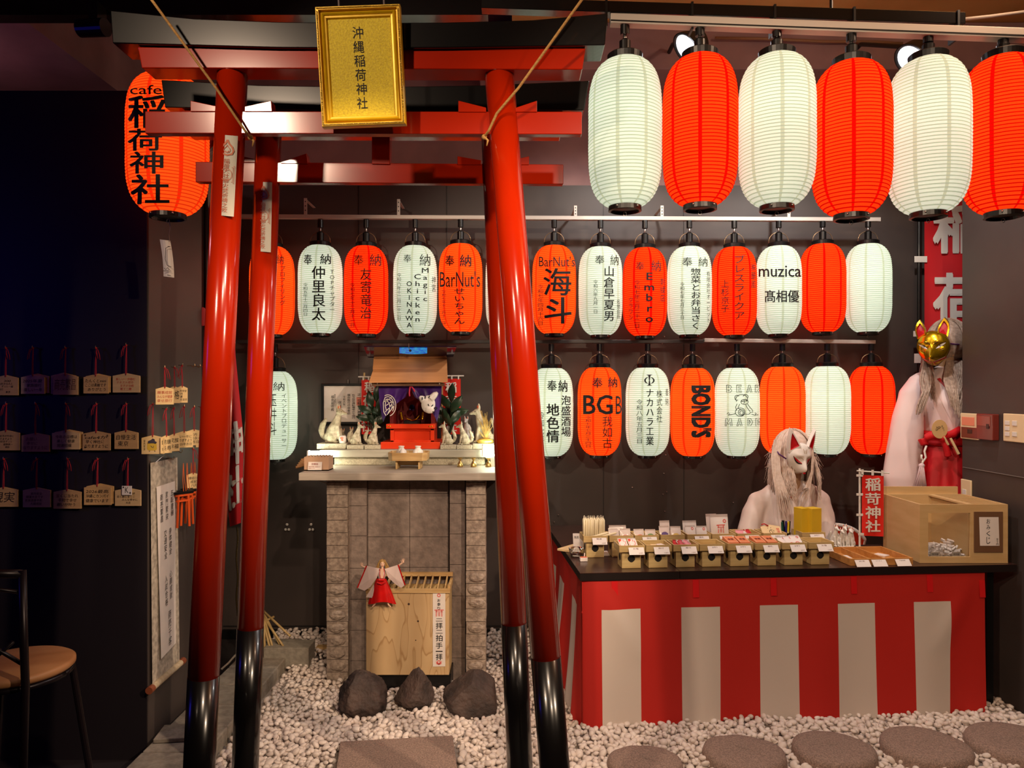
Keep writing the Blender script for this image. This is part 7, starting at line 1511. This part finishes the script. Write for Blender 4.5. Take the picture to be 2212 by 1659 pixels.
# ================================================================= PRAYER BOARDS, SCROLL, CHAIR
EMAW = [mat('ema_wood_%d' % k, c, 0.6, c2=tuple(int(q*0.93) for q in c), nscale=6, stretch=(1, 1, 8)) for k, c in enumerate(((206, 164, 110), (190, 150, 104), (214, 180, 132)))]
YARN = mat('red_yarn', (176, 26, 44), 0.8)
HOOKM = mat('hook_metal', (150, 120, 84), 0.35, metal=0.9)
def ema(label, x0, x1, y0, y1, d, top, yaw, lines, wood, inkm=INK, stack=0, group=None, w=None, vert=False, extra=None, hook=True):
    """board whose photo box is x0..x1, y0..y1; hung by a red yarn from photo row `top`"""
    cx_ = (x0+x1)/2; c = P(cx_, y0, d); w = w or L(x1-x0, d); h = L(y1-y0, d); o = thing('prayer_board', label, 'plaque', P(cx_, y1, d), (0, 0, yaw), group)
    def board(e, dx, dz): return MB().prism([(-w/2+dx, e, dz), (w/2+dx, e, dz), (w/2+dx, e, h*0.86+dz), (0.0+dx, e, h+dz), (-w/2+dx, e, h*0.86+dz)], (0, 0.007, 0))
    part('board', board(0, 0, 0), wood, o, world=False, bevel=0.001)
    if stack: part('rear_board', board(0.0085, stack*0.014, 0.004), EMAW[0], o, world=False, bevel=0.001)
    zt2 = h+L(y0-top, d); s = MB(); r = random.Random(int(x0*7+y0))
    for k in (-1, 1): s.tube([(0.0, -0.002, h*0.9), (k*0.0025, -0.001, h*1.05), (k*0.002, 0.0, (h+zt2)/2), (0, 0.004, zt2)], 0.0013, 6)
    e = r.choice((-1, 1)); s.tube([(0, 0.002, zt2), (e*0.010, -0.004, zt2-0.006), (e*0.018, -0.004, zt2-0.03), (e*0.020, -0.004, zt2-0.05)], 0.0015, 5); s.tube([(0, 0.002, zt2), (e*0.006, -0.006, zt2-0.012), (e*0.012, -0.006, zt2-0.045)], 0.0013, 5); s.ball((0, 0, zt2), 0.005, 8, 6)
    part('yarn', s, YARN, o, world=False, smooth=True)
    m = MB(); g = lambda x, y: Vector((x, -0.0009, h-y)); n = len(lines)
    if vert:
        for i, t_ in enumerate(lines): xx = w/2-0.008-(i+1)*(w-0.016)/n; write(m, t_, (xx+0.001, h*0.22, xx+(w-0.016)/n-0.002, h*0.9), g, True)
    else:
        for i, t_ in enumerate(lines):
            yy = h*0.24+(h*0.68)*i/n; ww = min(w*0.84, 0.62*(h*0.68/n)*len(t_)*1.35); x_ = -w*0.42+r.uniform(0, max(0.0, w*0.84-ww)); write(m, t_, (x_, yy, x_+ww, yy+h*0.68/n*0.78), g, shear=0.1)
    if m.v: part('writing', m, inkm, o, world=False)
    if extra: extra(o, w, h, g)
    if hook:
        hk_ = MB().tube([(0, 0.03, zt2+0.003), (0, 0.012, zt2+0.002), (0, 0.0, zt2-0.004), (0, -0.005, zt2+0.003), (0, -0.003, zt2+0.010)], 0.0016, 6); part('hook', hk_, HOOKM, o, world=False)
    return o
FD = 3.172; BRI = mat('brown_ink', (96, 58, 40), 0.8); RI2 = mat('red_ink', (190, 70, 54), 0.8)
G1 = 'prayer boards on the dark wall'
R1 = [(-14, 39, 810, 854, ['300', '大好きな人と', 'ずっと一緒', '旅行', '東京'], 'board cut by the picture edge in the top row', 0), (45, 96, 809, 851, ['2025年夏', '家族旅行', '楽しい一年'], 'two stacked boards in dark ink, top row, next to the cut one', 1),
      (114, 168, 807, 853, ['商売繁昌', ''], 'faint plain board with another behind it, middle of the top row', -1), (180, 234, 809, 850, ['たんくとmini', 'ここは素敵です', 'ありがとう'], 'board with three lines of thin ink, fourth in the top row', 0.3), (243, 302, 806, 848, ['新しい一歩踏む', 'テキスト成功', '文字が合格', '電工二種'], 'board with red and black writing ending the top row', 0)]
R2 = [(-16, 42, 929, 973, ['世界が平和に', 'なりますよう', '家内安全ずっと', '健康第一', '美鈴'], 'board cut by the picture edge in the middle row', 0), (46, 107, 935, 976, ['お願い', '幸せに', 'なりますように'], 'pale board with faint brown writing, second in the middle row', 0), (112, 172, 930, 971, ['今年の目標は', '楽しく健康', '開運招福'], 'board with two bold lines, middle of the middle row', 0.5),
      (178, 238, 931, 973, ['cafe4か', '早く神社に', 'なりますように'], 'board with little stars and three neat lines, fourth in the middle row', 0), (247, 298, 929, 970, ['自慢生活', '東京'], 'darker board with one line of four characters ending the middle row', 0)]
R3 = [(-22, 38, 1052, 1095, ['現実'], 'board with two huge characters in the bottom row', 0), (49, 109, 1053, 1096, ['家内安全', '開運大吉です', '家族健康平和', '大願成就'], 'board filled with four dense lines, bottom row', 0), (115, 175, 1057, 1099, ['宝くじ当たれ', '平和で幸せ', '願いが叶う'], 'board hanging lowest, middle of the bottom row', 0),
      (181, 240, 1047, 1091, ['2026最高', '沖縄にカンパイ', '健康でいます'], 'white-faced board with flowing handwriting in the bottom row', 0.4), (248, 304, 1054, 1093, ['絆', '金と銀と宝くじ', 'みんな幸せに', '大吉'], 'board carrying a small playing card tag, end of the bottom row', 0)]
def cardtag(o, w, h, g):
    part('card_tag', MB().bx(-0.022, 0.020, -0.006, -0.004, h*0.62, h*1.12), CARD, o, world=False); m = MB(); write(m, '♠', (-0.019, -h*0.10, -0.012, h*0.0), lambda x, y: Vector((x, -0.0065, h-y))); write(m, 'K', (-0.008, -h*0.05, 0.006, h*0.26), lambda x, y: Vector((x, -0.0065, h-y))); write(m, '♠', (0.010, h*0.20, 0.017, h*0.32), lambda x, y: Vector((x, -0.0065, h-y))); part('card_print', m, INK, o, world=False)
def stars(o, w, h, g):
    m = MB(); strokes(m, [[(-w*0.44, h*0.22), (-w*0.36, h*0.22)], [(-w*0.40, h*0.15), (-w*0.40, h*0.29)], [(w*0.36, h*0.25), (w*0.44, h*0.25)], [(w*0.40, h*0.18), (w*0.40, h*0.32)], [(-w*0.43, h*0.84), (-w*0.37, h*0.84)], [(-w*0.40, h*0.78), (-w*0.40, h*0.90)]], 0.002, g); part('star', m, INK, o, world=False)
for row, top in ((R1, 752), (R2, 873), (R3, 992)):
    for k, (x0, x1, y0, y1, ln, lb, stk) in enumerate(row):
        ema('wooden prayer '+lb if lb.startswith('board') else lb.replace('board', 'wooden prayer board', 1), x0, x1, y0, y1, FD, top+(-6 if (row is R1 and k == 4) else 0), 0, [q for q in ln if q], EMAW[(k*2+(row is R2)) % 3], RI2 if (row is R1 and k == 4) else (BRI if (row is R2 and k == 1) or (row is R1 and k == 2) else INK), stk, G1, extra=cardtag if (row is R3 and k == 4) else (stars if (row is R2 and k == 3) else None))
# boards on the side face of the partition
def sd(px, off=0.05): return (1.57-off)*F/(CX-px)
G2 = 'prayer boards on the side face of the partition'; LT = mat('light_ema', (240, 208, 150), 0.6, c2=(232, 196, 134), nscale=6)
def cat_pic(o, w, h, g):
    m = MB(); m.add([g(x, y) for x, y in [(-0.022, 0.030), (0.016, 0.030), (0.018, 0.060), (0.012, 0.066), (-0.018, 0.066), (-0.024, 0.058)]], [tuple(range(6))]); part('picture_body', m, mat('picture_yellow', (216, 178, 60), 0.7), o, world=False)
    m = MB(); g2 = lambda x, y: g(x, y)+Vector((0, -0.0006, 0)); m.add([g2(x, y) for x, y in [(-0.018, 0.036), (-0.020, 0.026), (-0.006, 0.020), (0.0, 0.014), (0.008, 0.018), (0.010, 0.026), (0.018, 0.030), (0.012, 0.038), (0.0, 0.034)]], [tuple(range(9))]); strokes(m, [[(-0.012, 0.066), (-0.014, 0.072)], [(0.008, 0.066), (0.010, 0.072)], [(-0.008, 0.046), (0.0, 0.054)], [(0.004, 0.046), (0.002, 0.056)], [(-0.022, 0.034), (0.016, 0.034)]], 0.002, g2); part('picture_figure', m, mat('picture_grey', (66, 60, 76), 0.7), o, world=False)
    m = MB(); write(m, '金運招福', (0.026, 0.022, 0.036, 0.066), g, True); part('red_writing', m, RI2, o, world=False)
    m = MB(); write(m, '家内安全', (-0.038, 0.020, -0.030, 0.064), g, True); part('black_writing', m, INK, o, world=False)
for a in ((341, 371, 835, 874, 795, 0.55, 0.072, ['願事成就', 'みんなが健康', '幸せ旅行'], RI2, 'sunlit prayer board with red writing, topmost on the side face', 0.075), (370, 384, 834, 871, 794, 0.9, 0.05, ['合格'], INK, 'prayer board half tucked behind the red-written one', 0.05), (385, 402, 833, 870, 790, 0.95, 0.055, ['家内安全', '商売', '開運', '七月吉日'], INK, 'narrow-looking prayer board with neat black lines near the gate pillar, upper side row', 0.05),  # the topmost board is pale wood indoors, not sunlit
          (307, 353, 940, 981, 873, 0.1, 0.094, [], INK, 'prayer board with a printed figure on a yellow cask at the partition corner', 0.02), (353, 366, 940, 979, 884, 1.05, 0.055, ['健康', '長寿'], INK, 'thin edge-on prayer board next to the picture board', 0.07), (369, 383, 937, 975, 882, 1.0, 0.055, ['家族', '幸福'], INK, 'edge-on prayer board hanging between two others, lower side row', 0.06),
          (385, 411, 931, 967, 879, 0.6, 0.075, ['いい一年に', 'なりますよう', '2025年吉日'], INK, 'bright prayer board overlapping its neighbour, lower side row', 0.08), (409, 430, 927, 962, 880, 0.6, 0.07, ['家内', '末永く', '吉日'], INK, 'bright prayer board tucked behind the overlapping one', 0.06), (428, 440, 930, 966, 880, 0.8, 0.05, ['幸'], INK, 'prayer board half hidden by the gate pillar', 0.05), (409, 426, 1021, 1056, 970, 0.7, 0.06, ['縁結び', '成就', '八月'], INK, 'small prayer board hanging above the red toy gates', 0.06)):
    x0, x1, y0, y1, tp_, yw, w_, ln, ik, lb, off = a; ema(lb, x0, x1, y0, y1, sd((x0+x1)/2, off), tp_, yw, ln, LT, ik, 0, G2, w=w_, extra=cat_pic if 'cask' in lb else None)
# bare hooks on the side face
m = None
for k, (x, y) in enumerate([(404, 790), (416, 791), (426, 792), (376, 975), (358, 990)]):
    c = P(x, y, sd(x, 0.0)); c.x = -1.569; solo('cup_hook', MB().tube([c, c+Vector((0.022, 0, 0)), c+Vector((0.032, 0, -0.007)), c+Vector((0.038, 0, 0.001)), c+Vector((0.036, 0, 0.009))], 0.0016, 6), HOOKM, 'empty cup hook screwed into the side face of the partition', 'hook', 'empty cup hooks on the partition')
# toy torii hanging in a bunch
TOY = mat('toy_red', (222, 84, 18), 0.5)
for k, (x, y, s) in enumerate(((396, 1066, 1.0), (404, 1062, 1.0), (413, 1058, 1.0), (421, 1053, 1.0))):
    c = P(x, y, sd(x, 0.05)); o = thing('toy_gate', 'small hanging red toy gate, %s of the bunch of four' % ('nearest the scroll', 'second from the scroll', 'third from the scroll', 'nearest the gate pillar')[k], 'ornament', c-Vector((0, 0, 0.155)), (0, 0, 0.95), 'toy gates hanging in a bunch')
    part('crossbar', MB().bx(-0.040, 0.040, -0.005, 0.005, 0.143, 0.153).bx(-0.034, 0.034, -0.004, 0.004, 0.118, 0.126), TOY, o, world=False)
    part('top_cap', MB().prism([(-0.046, -0.008, 0.1535), (0.046, -0.008, 0.1535), (0.05, -0.008, 0.165), (-0.05, -0.008, 0.165)], (0, 0.016, 0)), BLK, o, world=False)
    for sx in (-1, 1): part('post', MB().tube([(sx*0.024, 0, 0.143), (sx*0.030, 0, 0.0)], 0.0055, 10), TOY, o, world=False)
    part('cord', MB().tube([(0, -0.003, 0.16), (-0.004, -0.002, 0.22), (0.0, 0, 0.295-0.006*k)], 0.0016, 6).tube([(0.012, -0.003, 0.16), (0.004, -0.002, 0.22), (0.0, 0, 0.295-0.006*k)], 0.0016, 6), mat('orange_cord', (206, 92, 30), 0.7), o, world=False)
    if k == 3: m = MB(); write(m, '奉納', (-0.006, -0.143, 0.006, -0.122), lambda x_, y_: Vector((x_, -0.006, -y_)), True); part('name_plate', MB().bx(-0.008, 0.008, -0.0055, -0.005, 0.118, 0.147), mat('plate_gold', (196, 160, 60), 0.5), o, world=False); part('plate_text', m, INK, o, world=False)
# hanging scroll on the side face
SC = thing('hanging_scroll', 'long mottled paper scroll with a written white strip on the side of the dark partition', 'scroll', Vector((-1.555, 3.35, 0.30)))
def W(x, y, e=0.012): 
    d = (1.57-e)*F/(CX-x); return Vector((-1.57+e, d, EZ+(HY-y)*d/F))
MOT = mat('mottled_paper', (196, 184, 166), 0.8, c2=(150, 140, 126), nscale=45)
def sf_(u, v): x0_, x1_ = 325+4*v, 383+5*v; y0_, y1_ = 1000+483*v, 988+443*v; return W(x0_+(x1_-x0_)*u, y0_+(y1_-y0_)*u, 0.012+0.006*math.sin(v*7)*u)
part('backing', MB().grid(sf_, 8, 24), MOT, SC, smooth=True)
def st2(u, v): x0_, x1_ = 338+10*v, 378+2*v; y0_, y1_ = 1052+372*v, 1039+360*v-10*v; return W(x0_+(x1_-x0_)*u, y0_+(y1_-y0_)*u, 0.020+0.006*math.sin(v*7)*u)
part('writing_strip', MB().grid(st2, 6, 24), PAPER, SC, smooth=True)
m = MB(); g = lambda u, v: st2(u, v)+Vector((0.0025, 0, 0))
for s, r in (('五穀豊穣', (0.70, 0.05, 0.92, 0.205)), ('家門繁栄', (0.42, 0.045, 0.62, 0.215)), ('商売繁昌', (0.12, 0.05, 0.34, 0.215)), ('身体健全', (0.58, 0.27, 0.80, 0.43)), ('交通安全', (0.30, 0.27, 0.52, 0.44)), ('心願成就', (0.58, 0.53, 0.80, 0.70)), ('入試合格', (0.30, 0.54, 0.52, 0.72)), ('商売千客', (0.46, 0.76, 0.72, 0.97))): write(m, s, (r[0]+0.03, r[1], r[2]-0.03, r[3]), g, True, 0.0, shear=0.12)
part('brush_writing', m, INK, SC)
a, b_ = W(329, 1486, 0.02), W(390, 1432, 0.02); ax = (b_-a).normalized(); rl = part('roller', MB().tube([a, b_], 0.014, 14), mat('roller_paper', (206, 190, 160), 0.7, c2=(180, 160, 128), nscale=40), SC)
part('roller_end', MB().tube([a-ax*0.03, a], 0.016, 14).tube([b_, b_+ax*0.03], 0.016, 14), mat('roller_wood', (136, 72, 44), 0.5), rl)
part('hanging_cord', MB().tube([W(336, 999), W(355, 983, 0.03), W(372, 991)], 0.0015, 6), STEEL, SC)
# red banner draped behind the near pillars
def lb(u, v):
    pts0 = [(448, 300), (452, 520), (458, 760), (476, 960), (497, 1138)]; pts1 = [(492, 300), (498, 560), (509, 770), (526, 945), (524, 1128)]
    def at(pp): 
        q = v*4; i = min(3, int(q)); f_ = q-i; return pp[i][0]+(pp[i+1][0]-pp[i][0])*f_, pp[i][1]+(pp[i+1][1]-pp[i][1])*f_
    (x0_, y0_), (x1_, y1_) = at(pts0), at(pts1); return P(x0_+(x1_-x0_)*u, y0_+(y1_-y0_)*u, 4.15+0.03*math.sin(u*5+v*2))
RB = thing('draped_banner', 'red banner with white characters draped behind the gate pillars near the scroll', 'banner', P(510, 1138, 4.15)); part('cloth', MB().grid(lb, 16, 40), mat('nobori_red', (0, 0, 0)), RB, smooth=True)
m = MB()
for s, v0, v1 in (('稲', 0.02, 0.2), ('荷', 0.24, 0.42), ('神', 0.70, 0.82), ('社', 0.83, 0.95)): heavy(m, s, (-0.05, v0, 1.05, v1), lambda u, v: lb(max(0, min(1, u)), v)+Vector((0, -0.005, 0)), k=0.03)
part('lettering', m, WHITE, RB)
part('pole', MB().tube([P(444, 260, 4.18), Vector((P(444, 0, 4.18).x, 4.18, 0))], 0.011, 8), BLK, RB); part('top_bar', MB().tube([P(442, 300, 4.17), P(494, 299, 4.17)], 0.006, 8), BLK, RB)
solo('red_paddle', MB().ball(P(438, 684, 3.757), (0.024, 0.006, 0.048), 14, 9), mat('pink_paddle', (200, 64, 70), 0.6), 'small pinkish red tag showing behind the partition edge', 'tag', smooth=True)
m = MB()
for k in range(70):
    y = 1140+k*2.75; c = P(512+1.5*math.sin(k*0.2), y, 4.22); m.ball(c, (0.006, 0.004, 0.0045), 6, 5)
chn = solo('bead_chain', m, mat('bronze_chain', (112, 96, 62), 0.4, metal=0.8), 'dull bronze chain hanging between the gate pillars below the draped banner', 'chain')
solo('cable', MB().tube([P(478, 1446, 4.1), P(494, 1432, 4.15), P(506, 1418, 4.2), P(512, 1412, 4.25)], 0.006, 8), WC, 'white cable curving up between the two near gate pillars', 'cable', smooth=True)
# high chair at the left edge
dC = 2.56; seat_z = 0.655; cc = Vector((P(36, 0, dC).x, dC, 0)); HC = thing('high_chair', 'round-seated metal high chair in the dark foreground corner', 'chair', cc)
LEA = mat('tan_leather', (196, 140, 92), 0.5, c2=(180, 124, 80), nscale=6)
part('seat', MB().lathe([(0.0, seat_z-0.03), (0.168, seat_z-0.03), (0.178, seat_z-0.02), (0.178, seat_z-0.006), (0.168, seat_z), (0, seat_z+0.002)], cc, 48), LEA, HC, smooth=True)
MET = mat('dark_tube', (30, 22, 28), 0.35, metal=0.4); part('seat_ring', MB().tube([cc+Vector((0.165*math.cos(a), 0.165*math.sin(a), seat_z-0.040)) for a in [2*PI*k/32 for k in range(33)]], 0.010, 8), MET, HC, smooth=True)
for ax_, ay in ((0.125, 0.11), (-0.125, 0.11)): part('leg', MB().tube([cc+Vector((ax_, ay, seat_z-0.04)), cc+Vector((ax_*1.55, ay*1.45, 0.0))], 0.0115, 10), MET, HC)
for sx in (1, -1):
    tp_ = P(48, 1232, dC-0.17) if sx > 0 else P(48, 1232, dC-0.17)-Vector((0.28, 0, 0)); md = P(55, 1485, dC-0.18) if sx > 0 else P(55, 1485, dC-0.18)-Vector((0.28, 0, 0))
    part('rear_post', MB().tube([tp_, P(52, 1400, dC-0.18) if sx > 0 else P(52, 1400, dC-0.18)-Vector((0.28, 0, 0)), md, Vector((md.x+sx*0.02, md.y-0.06, 0.0))], 0.0125, 10), MET, HC, smooth=True)
tpl, tpr = P(48, 1240, dC-0.17)-Vector((0.28, 0, 0)), P(48, 1240, dC-0.17); part('back_rail', MB().tube([tpl, (tpl+tpr)/2+Vector((0, -0.03, 0.01)), tpr], 0.014, 8).tube([tpl+Vector((0, 0, -0.10)), (tpl+tpr)/2+Vector((0, -0.03, -0.03)), tpr+Vector((0, 0, -0.06))], 0.006, 8), MET, HC, smooth=True)
lo_, hi_ = -0.30, -0.08
part('cross_brace', MB().tube([tpl+Vector((0, 0, -0.28)), (tpl+tpr)/2+Vector((0, -0.01, -0.2)), tpr+Vector((0, 0, -0.29))], 0.007, 8).tube([tpr+Vector((-0.03, 0, -0.22)), (tpl+tpr)/2+Vector((0, 0, -0.32))], 0.006, 8), MET, HC, smooth=True)
